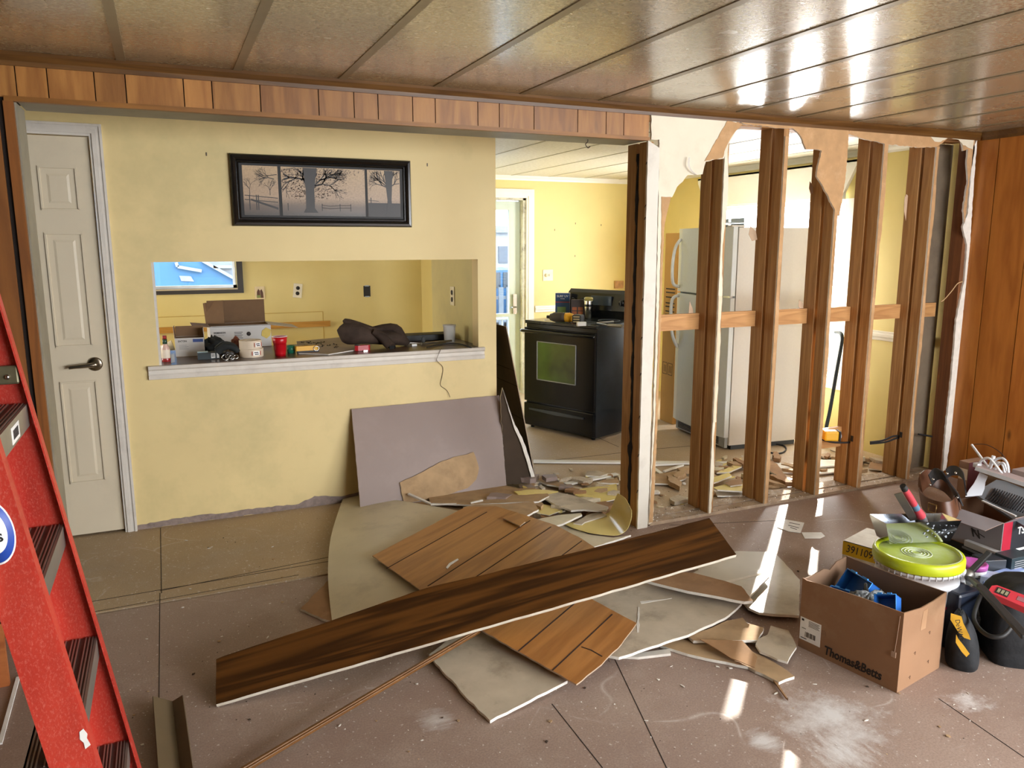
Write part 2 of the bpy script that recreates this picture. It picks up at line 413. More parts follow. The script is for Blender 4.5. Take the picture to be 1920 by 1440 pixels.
# ---- shell behind the camera: walls with window openings that let the day in
tan = flat('back_wall_panelling', 'a98555', .6, var=.1, scale=3)
struct('wall_back', boxes(((XL, YBK-.1, 0), (1.75, YBK, ZC)), ((4.45, YBK-.1, 0), (XR, YBK, ZC)), ((1.75, YBK-.1, 0), (4.45, YBK, .65)), ((1.75, YBK-.1, 2.02), (4.45, YBK, ZC))), tan)
struct('wall_left', boxes(((XL-.1, YBK, 0), (XL, 5.0, ZC)), ((XL-.1, 5.0, 0), (XL, 6.8, .85)), ((XL-.1, 5.0, 1.95), (XL, 6.8, ZC)), ((XL-.1, 6.8, 0), (XL, 7.4, ZC))), tan)  # far kitchen opening is added together with the unseen left lamp
# ---- right wall: vertical wood boards, front room
gy = [3.44, 3.275, 3.045, 2.83, 2.60, 2.36, 2.15, 1.93, 1.70, 1.47, 1.24, 1.02, .8]
m = MB()
for a, b in zip(gy[:-1], gy[1:]): m.box((XR-.012, b+.003, 0), (XR, a-.003, ZC))
m.box((XR, .5, 0), (XR+.1, 3.44, ZC), 1); m.box((XR-.012, .5, 0), (XR, .797, ZC))
m.box((XR, YBK, 0), (XR+.1, -1.1, ZC)); m.box((XR, -1.1, 0), (XR+.1, .5, .7)); m.box((XR, -1.1, 2.0), (XR+.1, .5, ZC))
struct('wall_right', m, [walnut, dark])
# ---- stud wall: header over the wide opening, covered in knotty pine
X0, X1 = -.438, 2.256
ZH = 2.035
m = MB()
gx = [-.9, -.62, -.437, -.338, -.186, -.082, .12, .223, .404, .635, .782, .885, 1.038, 1.141, 1.342, 1.447, 1.622, 1.853, 2.009, 2.109, 2.256]
for a, b in zip(gx[:-1], gx[1:]): m.box((a+.002, A0-.008, ZH+.012), (b-.002, A0, 2.175))
m.box((XL, A0, ZH+.012), (2.256, A1, ZC), 1)
struct('wall_header', m, [pine, dark])
struct('trim_40', boxes(((-.48, A0-.014, ZH-.002), (2.257, A0+.012, ZH+.016))), wood('casing_wood', '6b4418', '946228', .45, (1, 14, 14), False, 'X'))
struct('trim_41', boxes(((-.44, A0+.012, ZH-.002), (2.245, A1+.02, ZH+.012))), grey_paint)
# crown along the stud wall and the right wall
def crown(name, a, b, nrm, mat):
    prof = [(0, -.045), (.008, -.045), (.012, -.03), (.026, -.012), (.032, -.0005), (0, -.0005)]
    a = Vector(a); b = Vector(b); n = Vector(nrm); mm = MB(); vs = []
    for p in (a, b): vs += [p+n*u+Vector((0, 0, w_)) for u, w_ in prof]
    k_ = len(prof); mm.add(vs, [(i, (i+1) % k_, k_+(i+1) % k_, k_+i) for i in range(k_)]+[tuple(range(k_-1, -1, -1)), tuple(range(k_, 2*k_))])
    return struct(name, mm, mat)
crown('trim_42', (-3.19, A0-.008, ZC), (4.68, A0-.008, ZC), (0, -1, 0), stain)
crown('trim_43', (XR-.012, .5, ZC), (XR-.012, A0-.03, ZC), (-1, 0, 0), stain)
# ---- left of the opening: wood panelling and the jamb
m = MB()
for a, b in ((-1.9, -1.52), (-1.52, -1.2), (-1.2, -.92), (-.92, -.70), (-.70, -.50)):
    m.box((a+.002, A0-.008, 0), (b-.002, A0, ZH+.012))
m.box((XL, A0, 0), (-.462, A1, ZH+.012), 1)
struct('wall_left', m, [wood('left_panel_wood', '6e421c', '8f5c2a', .45, (1, 9, 9), True, 'Z', island=True), dark])
struct('trim_44', boxes(((-.484, A0-.014, 0), (-.452, A0+.01, ZH-.002))), wood('jamb_casing_wood', '5d3616', '84501f', .45, (1, 14, 14), False, 'Z'))
struct('trim_45', boxes(((-.462, A0+.012, 0), (-.446, A1+.02, ZH-.002))), grey_paint)
# ---- yellow wall with the pass-through and the panel door
px0, px1, pz0, pz1 = -.06, 1.765, .885, 1.437
dx0, dx1, dz = -.86, -.292, 2.055
struct('wall_front', boxes(((XL, YB, 0), (dx0, YB+.1, ZC)), ((dx0, YB, dz), (dx1, YB+.1, ZC)), ((dx1, YB, 0), (px0, YB+.1, ZC)), ((px0, YB, 0), (px1, YB+.1, pz0)),
                      ((px0, YB, pz1), (px1, YB+.1, ZC)), ((px1, YB, 0), (1.887, YB+.1, ZC))), yellow)
struct('trim_46', boxes(((px0, YB+.0, pz0), (px0+.012, YB+.1, pz1)),), white_t)
# ragged strip at the foot of the wall where the baseboard came off
pts = [(258, 985), (330, 972), (372, 966), (420, 962), (480, 953), (560, 945), (590, 930), (640, 931), (676, 922), (690, 936), (640, 943), (480, 968), (380, 981), (258, 1001)]
P = [at(a, b, y=YB-.002) for a, b in pts]
m = MB(); m.prism(jag([(p.x, max(p.z, .0)) for p in P], .02, .003, 3), 0, .0015, M=Matrix(((1, 0, 0, 0), (0, 0, -1, YB), (0, 1, 0, 0), (0, 0, 0, 1))))
struct('trim_47', m, flat('bare_board_strip', '8a7a72', .9, var=.2, scale=30, dirt='5b4a40'))
# ---- return wall behind the pass-through, side wall of the sink area
struct('wall_return', boxes(((1.80, YB+.1, 0), (1.887, 5.52, ZC))), flat('yellow_return_shaded', 'c2b478', .55, var=.05, scale=2, dirt='a99e70'))  # shading of the return wall is put into this greyer yellow
struct('wall_side', boxes(((2.25, 5.75, 0), (2.33, YF, ZC))), yellow_k)
# ---- far kitchen wall: sink window, glass door
wx0, wx1, wz0, wz1 = -.75, .575, 1.16, 1.98     # sink window opening
gx0, gx1, gz = 2.45, 3.355, 1.985
struct('wall_kitchen', boxes(((XL, YF, 0), (wx0, YF+.12, ZC)), ((wx0, YF, 0), (wx1, YF+.12, wz0)), ((wx0, YF, wz1), (wx1, YF+.12, ZC)), ((wx1, YF, 0), (gx0, YF+.12, ZC)),
                        ((gx0, YF, gz), (gx1, YF+.12, ZC)), ((gx1, YF, 0), (XR+.1, YF+.12, ZC))), yellow_k)
# ---- right kitchen wall with the big window
vy0, vy1, vz0, vz1 = 4.415, 5.90, .52, 1.86
struct('wall_kitchen', boxes(((XR, A1-.14, 0), (XR+.1, vy0, ZC)), ((XR, vy0, 0), (XR+.1, vy1, vz0)), ((XR, vy0, vz1), (XR+.1, vy1, ZC)), ((XR, vy1, 0), (XR+.1, YF, ZC))), yellow_k)
def crown2(name, a, b, nrm): return crown(name, a, b, nrm, white_k)
crown2('trim_48', (1.9, YF, ZC), (XR, YF, ZC), (0, -1, 0)); crown2('trim_49', (XR, A1, ZC), (XR, YF-.03, ZC), (-1, 0, 0))
# chair rails
def rail(name, a, b, nrm):
    prof = [(0, 0), (.012, .005), (.012, .02), (.022, .03), (.022, .045), (.01, .055), (.01, .065), (0, .07)]
    a = Vector(a); b = Vector(b); n = Vector(nrm); mm = MB(); vs = []
    for p in (a, b): vs += [p+n*u+Vector((0, 0, w_)) for u, w_ in prof]
    k_ = len(prof); mm.add(vs, [(i, (i+1) % k_, k_+(i+1) % k_, k_+i) for i in range(k_)]+[tuple(range(k_-1, -1, -1)), tuple(range(k_, 2*k_))])
    return struct(name, mm, white_k)
rail('trim_50', (3.46, YF, .84), (XR, YF, .84), (0, -1, 0)); rail('trim_51', (XR, A1, .84), (XR, vy0-.1, .84), (-1, 0, 0))
# window behind the fridge: frame, sash bars, pane
glass = N('window_glass'); glass.set((1, 1, 1, 1), 0, 0, .5, Transmission_Weight=1.0, IOR=1.0); glass = glass.m
def clear_glass():
    q = N('clear_pane'); t = q.n('BsdfTransparent'); g = q.n('BsdfGlossy'); mx = q.n('MixShader'); g.inputs['Roughness'].default_value = .02
    mx.inputs[0].default_value = .06; q.l(t.outputs[0], mx.inputs[1]); q.l(g.outputs[0], mx.inputs[2]); q.l(mx.outputs[0], q.t.nodes['Material Output'].inputs[0]); return q.m
glass = clear_glass()
fw_ = struct('window_2', boxes(((XR-.018, vy0-.085, vz0-.1), (XR, vy0, vz1)), ((XR-.018, vy1, vz0-.1), (XR, vy1+.085, vz1)), ((XR-.018, vy0, vz0-.1), (XR, vy1, vz0)), ((XR-.03, vy0-.1, vz0-.02), (XR, vy1+.1, vz0))), white_k)
m = boxes(((XR+.03, vy0, vz0), (XR+.07, vy0+.03, vz1)), ((XR+.03, vy1-.03, vz0), (XR+.07, vy1, vz1)), ((XR+.03, vy0, vz0), (XR+.07, vy1, vz0+.03)), ((XR+.03, vy0, vz1-.03), (XR+.07, vy1, vz1)), ((XR+.035, vy0, 1.17), (XR+.065, vy1, 1.20)))
m.build('window_frame', white_k, parent=fw_, world=True)
boxes(((XR+.048, vy0, vz0), (XR+.052, vy1, vz1))).build('pane', glass, parent=fw_, world=True)
# cornice board over that window
P = [(4.265, 2.125), (4.265, 2.085), (4.385, 1.868), (5.98, 1.868), (6.10, 2.085), (6.10, 2.125)]
m = MB(); m.prism([(a, b) for a, b in P], -.10, -.085, M=axes((XR, 0, 0), (0, 1, 0), (0, 0, 1), (1, 0, 0)))
m.box((XR-.10, 4.265, 2.11), (XR-.001, 6.10, 2.125)); 
vt = thing('window_cornice', 'white angled cornice board above the bright kitchen window', 'cornice', (XR, 5.2, 1.868))
m.build('cornice_board', white_k, parent=vt, world=True)
m = MB(); m.prism([(4.265, 2.125), (4.265, 2.085), (4.385, 1.868), (4.385, 2.125)], -.085, -.075, M=axes((XR, 0, 0), (0, 1, 0), (0, 0, 1), (1, 0, 0)))
m.box((XR-.085, 4.40, 1.855), (XR-.04, 5.97, 1.905)); m.build('roller_shade', flat('shade_fabric', 'd8d8d0', .7), parent=vt, world=True)
# sink window with black frame
fb = flat('black_window_frame', '2c2721', .5, var=.1)
s2 = struct('window_1', boxes(((wx0-.04, YF-.02, wz0-.045), (wx1+.05, YF, wz0)), ((wx1, YF-.02, wz0), (wx1+.05, YF, wz1)), ((wx0-.04, YF-.02, wz0), (wx0, YF, wz1)), ((wx0-.04, YF-.02, wz1), (wx1+.05, YF, wz1+.04))), fb)
boxes(((wx0, YF+.03, wz0), (wx1, YF+.07, wz0+.025)), ((wx1-.03, YF+.03, wz0), (wx1, YF+.07, wz1)), ((wx0, YF+.03, wz0), (wx0+.03, YF+.07, wz1)), ((wx0, YF+.03, wz1-.03), (wx1, YF+.07, wz1))).build('window_frame', flat('aluminium_sash', 'c9cdd0', .35, .5), parent=s2, world=True)
boxes(((wx0, YF+.048, wz0), (wx1, YF+.052, wz1))).build('pane', glass, parent=s2, world=True)
boxes(((wx0, YF-.03, wz0-.012), (wx1, YF+.03, wz0))).build('window_sill', flat('sill_paint', 'b8a98c', .4), parent=s2, world=True)
# glass door with casing
cw = .085
d2 = struct('trim_52', boxes(((gx1, YF-.02, 0), (gx1+cw, YF, gz)), ((gx0-cw, YF-.02, gz), (gx1+cw, YF, gz+cw)), ((gx0-cw, YF-.02, 0), (gx0, YF, gz)), ((gx1+.02, YF-.028, 0), (gx1+cw-.02, YF-.02, gz+.02)), ((gx0-cw, YF-.028, gz+.02), (gx1+cw-.02, YF-.02, gz+cw-.02))), white_k)
dm = flat('storm_door_enamel', 'c3d0c6', .35, var=.04)
d3 = struct('door_2', boxes(((3.20, YF+.07, .02), (gx1-.035, YF+.10, gz-.03)), ((gx0+.02, YF+.07, .02), (gx0+.1, YF+.10, gz-.03)), ((gx0+.1, YF+.07, .02), (3.20, YF+.10, .25)), ((gx0+.1, YF+.07, 1.87), (3.20, YF+.10, gz-.03)), ((gx0+.1, YF+.07, .80), (3.20, YF+.10, .835))), dm)
boxes(((gx1-.03, YF+.0, 0), (gx1, YF+.12, gz)), ((gx0, YF, gz-.02), (gx1, YF+.12, gz)), ((gx0, YF, 0), (gx0+.02, YF+.12, gz))).build('door_jamb', flat('jamb_worn_paint', 'c9c6b4', .6, dirt='4a3a2c', scale=18), parent=d3, world=True)
boxes(((gx0+.1, YF+.083, .25), (3.20, YF+.087, 1.87))).build('pane', glass, parent=d3, world=True)
m = MB(); m.box((3.235, YF+.045, .83), (3.275, YF+.07, 1.03)); m.tube([(3.255, YF+.05, .9), (3.255, YF+.02, .9), (3.20, YF+.015, .9)], .009); m.build('door_handle', flat('chrome', 'c8c8c4', .25, 1), parent=d3, world=True)
# ---- inside: panel door in the yellow wall
dp = flat('door_cream_paint', 'cdc0a6', .45, var=.03, scale=3, dirt='bdb199')
def panel_door():
    x0, x1, z0, z1 = dx0+.004, dx1-.004, .012, dz-.004
    Y = YB+.012
    root = struct('door_1', boxes(((x0, Y, z0), (x1, Y+.035, z1))), dp)
    for c0 in (-.523, -.80):
        for (a, b) in ((1.70, 1.90), (1.02, 1.58), (.30, .83)):
            m = MB(); c1 = c0+.155
            prof = [(0, 0), (.006, .010), (.012, .010), (.034, .003), (.038, .003)]
            prev = None; vs = []; fs = []
            for k_, (ins, dep) in enumerate([(0, 0.0), (.008, .009), (.014, .009), (.040, .002), (.040, .002)]):
                vs += [(c0+ins, Y+dep-.002, a+ins), (c1-ins, Y+dep-.002, a+ins), (c1-ins, Y+dep-.002, b-ins), (c0+ins, Y+dep-.002, b-ins)]
                if k_:
                    for t in range(4): fs.append(((k_-1)*4+t, (k_-1)*4+(t+1) % 4, k_*4+(t+1) % 4, k_*4+t))
            fs.append((16, 17, 18, 19)); m.add(vs, fs)
            # raised ogee lip round the panel
            m.box((c0-.006, Y-.005, a-.006), (c1+.006, Y, a+.002)); m.box((c0-.006, Y-.005, b-.002), (c1+.006, Y, b+.006)); m.box((c0-.006, Y-.005, a), (c0+.002, Y, b)); m.box((c1-.002, Y-.005, a), (c1+.006, Y, b))
            m.v = [Vector((v.x, v.y-.003, v.z)) for v in m.v]
            m.build('door_panel', dp, parent=root, world=True)
    hm = flat('brushed_nickel', '9a9080', .3, 1)
    h = at(178, 683, y=YB); m = MB()
    m.lathe([(.0, .0), (.036, 0), (.036, .006), (.030, .011), (.014, .013), (.014, .045), (0, .045)], 28, M=axes((h.x, Y, h.z), (1, 0, 0), (0, 0, 1), (0, -1, 0)), cap=False)
    m.tube(spline([(h.x, Y-.045, h.z), (h.x-.02, Y-.047, h.z), (h.x-.07, Y-.046, h.z-.003), (h.x-.115, Y-.043, h.z-.006)]), [.012]*7+[.011]*6+[.010]*6, 10)
    m.build('door_handle', hm, parent=root, world=True)
panel_door()
def casing(name, pts, wdt):
    """mitred stepped casing round a door opening; pts inner edge polyline (x,z)"""
    m = MB()
    steps = [(0, .2, .010), (.2, .55, .018), (.55, .8, .014), (.8, 1, .020)]
    (xa, za), (xb, zb), (xc, zc) = pts
    for a, b, d in steps:
        a *= wdt; b *= wdt
        m.prism([(xc+a, zc), (xc+b, zc), (xc+b, zb+b), (xc+a, zb+a)], 0, d, M=axes((0, YB, 0), (1, 0, 0), (0, 0, 1), (0, -1, 0)))
        m.prism([(xa-b, zb+b), (xa-a, zb+a), (xc+a, zb+a), (xc+b, zb+b)], 0, d, M=axes((0, YB, 0), (1, 0, 0), (0, 0, 1), (0, -1, 0)))
        m.prism([(xa-b, za), (xa-a, za), (xa-a, zb+a), (xa-b, zb+b)], 0, d, M=axes((0, YB, 0), (1, 0, 0), (0, 0, 1), (0, -1, 0)))
    return struct(name, m, white_t)
casing('trim_53', [(dx0, 0), (dx1, dz), (dx1, 0)], .058)
# ledge moulding under the pass-through
m = MB(); prof = [(0, .818), (.018, .822), (.020, .842), (.014, .850), (.014, .868), (.024, .876), (.028, .893), (.0, .895)]
vs = []
for xx in (px0-.055, px1+.035): vs += [(xx, YB-u, z) for u, z in prof]
k_ = len(prof); m.add(vs, [(i, (i+1) % k_, k_+(i+1) % k_, k_+i) for i in range(k_)]+[tuple(range(k_-1, -1, -1)), tuple(range(k_, 2*k_))])
lm = struct('trim_54', m, white_t)
# ================================================================ studs
STX = [2.726, 3.128, 3.522, 3.873, 4.307]
names = ['first', 'second', 'third', 'fourth', 'fifth']
dusty = flat('dusty_plate', '9a846c', .85, var=.2, scale=20, dirt='c0b4a4', bump=.3)
plate = MB(); plate.box((2.34, A0+.002, 0), (XR-.02, A0+.07, .018)); plate.box((2.34, A0+.09, 0), (XR-.02, A1, .018))
pb = thing('sole_plate', 'flat wooden sole plate on the floor under the row of exposed studs', 'plate', (3.5, 3.5, 0))
MB().box((2.34, A0+.002, 0), (XR-.02, A0+.07, .018)).build('board', dusty, parent=pb, world=True)
MB().box((2.34, A0+.09, 0), (XR-.02, A1, .018)).build('board', dusty, parent=pb, world=True)
def ragged_strip(x0, x1, z0, z1, y, th, seed, amp=.004, wr=.6):
    r = random.Random(seed); L = []; Rr = []
    z = z0; wv = r.random()*9
    while z < z1:
        L.append((x0+r.uniform(0, .002), z)); q = noise.noise(Vector((z*3.1, wv, 0)))
        Rr.append((x0+(x1-x0)*max(.25, min(1.25, .75+wr*q))+r.uniform(-amp, amp)*.5, z)); z += .03
    L.append((x0, z1)); Rr.append((x1, z1))
    m = MB(); m.prism(L+Rr[::-1], 0, th, M=axes((0, y, 0), (1, 0, 0), (0, 0, 1), (0, -1, 0)), ms=1); return m
for i, x in enumerate(STX):
    zt = 2.155
    lab = 'exposed upright stud, %s from the white corner post, ' % names[i]
    f = tag(boxes(((x, A0, .018), (x+.038, A0+.070, zt))).build('wall_stud', stud_w, bevel=.002), lab+'front one of its pair', 'stud')
    b = tag(boxes(((x-.002, A0+.092, .018), (x+.036, A1, zt))).build('wall_stud', stud_w, bevel=.002), lab+'kitchen side of its pair', 'stud')
    s = ragged_strip(x, x+.030, .02, 2.10, A0-.0005, .011, 40+i, wr=.7); s.build('drywall_strip', [kraft if i != 0 else cream, plaster], parent=f, world=True)
    if i == 0:
        ragged_strip(x+.002, x+.026, .55, 1.25, A0-.0125, .0015, 77, wr=1.2).build('paper_layer', [flat('peeling_paper', 'd9c3a6', .9), plaster], parent=f, world=True)
# top plates and corner wood
boxes(((2.34, A0+.001, 2.155), (XR-.02, A0+.07, 2.199)), ((2.34, A0+.09, 2.155), (XR-.02, A1, 2.199)))
tp = thing('top_plate', 'doubled wooden top plate under the ceiling above the exposed studs', 'plate', (3.5, 3.5, 2.155))
MB().box((2.34, A0+.001, 2.155), (XR-.02, A0+.07, 2.199)).build('board', stud_b, parent=tp, world=True)
MB().box((2.34, A0+.09, 2.155), (XR-.02, A1, 2.199)).build('board', stud_b, parent=tp, world=True)
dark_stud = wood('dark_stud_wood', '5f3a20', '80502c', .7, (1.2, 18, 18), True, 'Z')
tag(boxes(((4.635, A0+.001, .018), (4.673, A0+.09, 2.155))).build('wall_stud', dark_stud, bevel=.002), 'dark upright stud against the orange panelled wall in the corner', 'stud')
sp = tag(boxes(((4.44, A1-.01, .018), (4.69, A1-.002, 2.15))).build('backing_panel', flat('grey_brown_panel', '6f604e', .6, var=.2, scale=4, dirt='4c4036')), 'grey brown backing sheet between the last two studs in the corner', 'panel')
# post at the side of the opening: two studs with a dark gap, black foam in the gap
ps = thing('opening_post', 'tall double stud post with black foam gap at the side of the opening', 'post', (2.27, 3.5, 0))
MB().box((2.256, A0+.002, .001), (2.292, A0+.075, ZH-.004)).build('stud', stud_w, parent=ps, world=True, bevel=.002)
MB().box((2.254, A0+.097, .001), (2.292, A1, ZH-.004)).build('stud', stud_w, parent=ps, world=True, bevel=.002)
m = MB(); r_ = random.Random(5); pts = []; rad = []
for i in range(60):
    z = .05+i*.0327; pts.append((2.262+.004*math.sin(i*.7), A0+.086+.004*math.sin(i*1.3), z)); rad.append(.010+.006*r_.random()+(.012 if i in (11, 12) else 0))
m.tube(pts, rad, 8); m.build('foam_seam', flat('black_foam', '17120f', .9, bump=.6, bscale=90), parent=ps, world=True)
# white drywall corner strip of the post with nails
yd = A0-.013
pts = [(2.250, .0), (2.315, .0), (2.318, .3), (2.316, .7), (2.32, 1.2), (2.318, 1.75), (2.318, 2.0), (2.25, 2.035)]
FY = axes((0, A0, 0), (1, 0, 0), (0, 0, 1), (0, -1, 0))
dr = thing('drywall_remnant', 'cream drywall left on the wall above and beside the opening post', 'drywall', (2.4, A0, 0))
white_dw = flat('white_corner_paint', 'cdc6b8', .6, var=.04, scale=8, dirt='b7ada0')
m = MB(); m.prism(jag(pts, .05, .0015, 3), 0, .013, M=FY, ms=1); m.build('corner_strip', [white_dw, plaster], parent=dr, world=True)
def wallpoly(px, y): return [(at(a, b, y=y).x, at(a, b, y=y).z) for a, b in px]
m = MB(); px = [(1219, 208), (1380, 222), (1376, 249), (1367, 264), (1360, 280), (1355, 297), (1321, 303), (1315, 327), (1287, 329), (1267, 351), (1258, 369), (1250, 372), (1244, 400), (1240, 500), (1237, 600), (1233, 700), (1229, 800), (1226, 900), (1222, 978), (1214, 983), (1222, 800), (1228, 600), (1232, 400), (1234, 262), (1219, 262)]
m.prism(jag(wallpoly(px, A0-.001), .02, .0025, 8), 0, .012, M=FY, ms=1, m=0); m.build('drywall_face', [cream, plaster], parent=dr, world=True)
m = MB(); px = [(1364, 226), (1392, 232), (1376, 250), (1367, 264), (1360, 279), (1355, 296), (1321, 302), (1340, 268)]
m.prism(jag(wallpoly(px, A0-.013), .015, .002, 9), .0125, .0145, M=FY)
px = [(1258, 369), (1240, 369), (1240, 440), (1234, 640), (1228, 800), (1217, 980), (1224, 979), (1232, 800), (1238, 640), (1243, 480), (1246, 420)]
m.prism(jag(wallpoly(px, A0-.013), .02, .002, 10), .0125, .0145, M=FY)
m.build('torn_paper', kraft, parent=dr, world=True)
for zz in (1.72, 1.66, 1.25, 1.05, .86, .63, .42, .22, 1.93):
    MB().tube([(2.249, A0-.008, zz), (2.238, A0-.016, zz-.012)], .0022, 6).build('nail', flat('dark_nail', '2b2724', .5, .6), parent=dr, world=True)
# curl of paper and the torn slit
pts = spline([at(1307, 328, y=A0-.02), at(1298, 322, y=A0-.03), at(1291, 310, y=A0-.035), at(1292, 295, y=A0-.03)], 5)
m = MB(); m.grid([[p+Vector((-.004, 0, 0)), p+Vector((.004, -.004, 0))] for p in pts], .001); m.build('paper_curl', plaster, parent=dr, world=True)
# hanging kraft coloured remnant between studs two and three, and ragged band to the corner
dr2 = thing('drywall_remnant', 'torn brown backed drywall hanging down beside the third stud', 'drywall', (3.7, A0, 1.7))
m = MB(); px = [(1375, 221), (1589, 237), (1588, 262), (1584, 320), (1577, 370), (1571, 405), (1566, 400), (1552, 372), (1538, 345), (1529, 331), (1530, 318), (1533, 305), (1538, 283), (1524, 280), (1509, 280), (1502, 262), (1494, 250), (1484, 241), (1450, 240), (1392, 233)]
m.prism(jag(wallpoly(px, A0-.001), .016, .0035, 12), 0, .012, M=FY, ms=1); m.build('drywall_face', [kraft, plaster], parent=dr2, world=True)
dr3 = thing('drywall_remnant', 'narrow ragged band of drywall under the crown near the right corner', 'drywall', (4.2, A0, 2.1))
m = MB(); px = [(1589, 237), (1826, 256), (1824, 285), (1816, 330), (1806, 420), (1803, 395), (1812, 340), (1810, 300), (1812, 280), (1803, 283), (1800, 262), (1795, 260), (1775, 259), (1765, 268), (1752, 276), (1717, 277), (1690, 274), (1656, 270), (1645, 267), (1620, 262), (1600, 256), (1589, 252)]
m.prism(jag(wallpoly(px, A0-.001), .016, .003, 13), 0, .012, M=FY, ms=1); m.build('drywall_face', [kraft, plaster], parent=dr3, world=True)
m = MB(); px = [(1740, 250), (1826, 257), (1824, 280), (1806, 272), (1797, 262), (1778, 258), (1764, 266), (1752, 265)]
m.prism(jag(wallpoly(px, A0-.013), .016, .003, 14), .0122, .0138, M=FY); m.build('painted_face', cream, parent=dr3, world=True)
dr4 = thing('drywall_remnant', 'thin white ragged drywall edge down the corner of the panelled wall', 'drywall', (4.66, A0, 0))
m = MB(); px = [(1829, 262), (1824, 330), (1815, 470), (1802, 600), (1795, 700), (1782, 800), (1771, 880), (1765, 883), (1771, 800), (1782, 700), (1790, 600), (1806, 520), (1810, 460), (1802, 425), (1812, 400), (1817, 330), (1822, 275)]
m.prism(jag(wallpoly(px, A0-.001), .02, .003, 15), 0, .012, M=FY, ms=1); m.build('drywall_face', [plaster, plaster], parent=dr4, world=True)
# horizontal blocks between the studs
zs = (at(1270, 604, y=A1-.035).z, at(1270, 634, y=A1-.035).z)
ZB1 = 1.145; ZB0 = 1.055
spans = [(2.294, 2.724, 'between the white post and the first stud'), (2.764, 3.124, 'between the first and second studs'), (3.166, 3.518, 'between the second and third studs'),
         (3.560, 3.869, 'between the third and fourth studs'), (3.911, 4.303, 'between the fourth and fifth studs'), (4.345, 4.63, 'between the fifth stud and the corner')]
for a, b, t in spans:
    tag(boxes(((a, A1-.038, ZB0), (b, A1-.012, ZB1))).build('blocking', stud_b, bevel=.0015), 'horizontal wooden block nailed '+t, 'block')
z0 = at(1575, 836, y=A1-.03).z; z1 = at(1575, 800, y=A1-.03).z
tag(boxes(((3.560, A1-.038, z0), (3.871, A1-.012, z1))).build('blocking', stud_b, bevel=.0015), 'low wooden block nailed near the floor between third and fourth studs', 'block')
# ================================================================ outside the windows
grass = flat('lawn', '7c8f5a', .9, var=.3, scale=2); asphalt = flat('driveway', '6f757a', .8)
struct('ground', boxes(((-60, 7.6, -.6), (60, 90, -.5))), asphalt)
struct('ground', boxes(((4.9, -60, -.6), (60, 7.6, -.5))), flat('pale_bounce_ground', 'e8e6e0', .9, var=.03, scale=.5))  # pale ground added to bounce light into the window and ceiling reflection
blue = flat('blue_siding', '416f98', .7, var=.04, scale=2); wtr = flat('house_white_trim', '8d949a', .6)
hb = thing('neighbour_house', 'light blue neighbouring house seen through the sink window', 'house', (.5, 15, -.5))
FH = axes((0, 14.0, 0), (1, 0, 0), (0, 0, 1), (0, -1, 0))
def HP(px, y): return [(at(a, b, y=y).x, at(a, b, y=y).z) for a, b in px]
m = MB(); m.prism([(-9, -.5), (1.9, -.5), (1.9, 5), (-9, 5)], -.3, 0, M=FH); m.build('wall', blue, parent=hb, world=True)
m = MB()
q1 = HP([(380, 486), (448, 525), (452, 528), (452, 480)], 13.99); m.prism(q1, .0, .02, M=FH)
m.build('gable', flat('grey_gable_siding', '7c828a', .7), parent=hb, world=True)
m = MB()
for a, b in (((378, 488), (450, 528)), ((330, 492), (333, 500)), ((333, 500), (378, 508)), ((400, 500), (450, 500))):
    P = HP([a, b], 13.96); m.bar((P[0][0], 13.96, P[0][1]), (P[1][0], 13.96, P[1][1]), .05, .08, up=(0, -1, 0))
P = HP([(336, 517), (358, 518), (364, 528), (340, 527)], 13.97); m.prism(P, 0, .02, M=FH)
m.build('trim', wtr, parent=hb, world=True)
# seen through the glass door: white building with fence and foliage, blue car
wh = thing('neighbour_house', 'white neighbouring building seen through the glass door', 'house', (7, 22, -.5))
MB().box((3, 22, -.5), (14, 26, 1.9)).build('wall', flat('white_siding', 'a5a9ab', .7), parent=wh, world=True)
MB().box((2.8, 21.8, 1.9), (14.2, 26, 2.1)).build('roof', flat('house_roof', '8a8f92', .8), parent=wh, world=True)
m = MB(); m.box((7.6, 21.95, 1.0), (8.4, 22, 1.5)); m.box((9.3, 21.95, 1.0), (9.9, 22, 1.5)); m.build('window', flat('house_window', '55606a', .2), parent=wh, world=True)
fence = thing('picket_fence', 'grey picket fence outside beyond the parked blue car', 'fence', (8, 17, -.5))
for i in range(26):
    MB().box((5.0+i*.2, 17, -.5), (5.12+i*.2, 17.03, .55)).build('picket', flat('grey_fence', '6a7176', .8), parent=fence, world=True)
MB().bar((5, 17.05, .3), (10.2, 17.05, .3), .03, .08).build('rail', flat('grey_fence', '6a7176', .8), parent=fence, world=True)
r_ = random.Random(3)
def leafball(c, r, n, mat, name, parent):
    m = MB()
    for i in range(n):
        v = Vector((r_.gauss(0, 1), r_.gauss(0, 1), r_.gauss(0, 1))).normalized()*r*(.55+.45*r_.random()); p = Vector(c)+v
        a = Vector((r_.gauss(0, 1), r_.gauss(0, 1), r_.gauss(0, 1))).normalized()*.13; b = a.cross(v).normalized()*.09
        m.add([p-a, p+b, p+a, p-b], [(0, 1, 2, 3)])
    return m.build(name, mat, parent=parent, world=True)
leafm = flat('tree_leaves', '6f7a35', .8, var=.3, scale=2)
for (x, y, z, rr, lab) in ((10.6, 30, 4.4, 2.2, 'yellow green tree outside behind the white building, seen in the glass door'), (-4.5, 24, 6.5, 2.0, 'leafy tree standing behind the blue house')):
    t = thing('tree', lab, 'tree', (x, y, -.5)); leafball((x, y, z), rr, 700, leafm, 'foliage', t)
    MB().tube([(x, y, -.5), (x, y, z)], .18, 8).build('trunk', stain, parent=t, world=True)
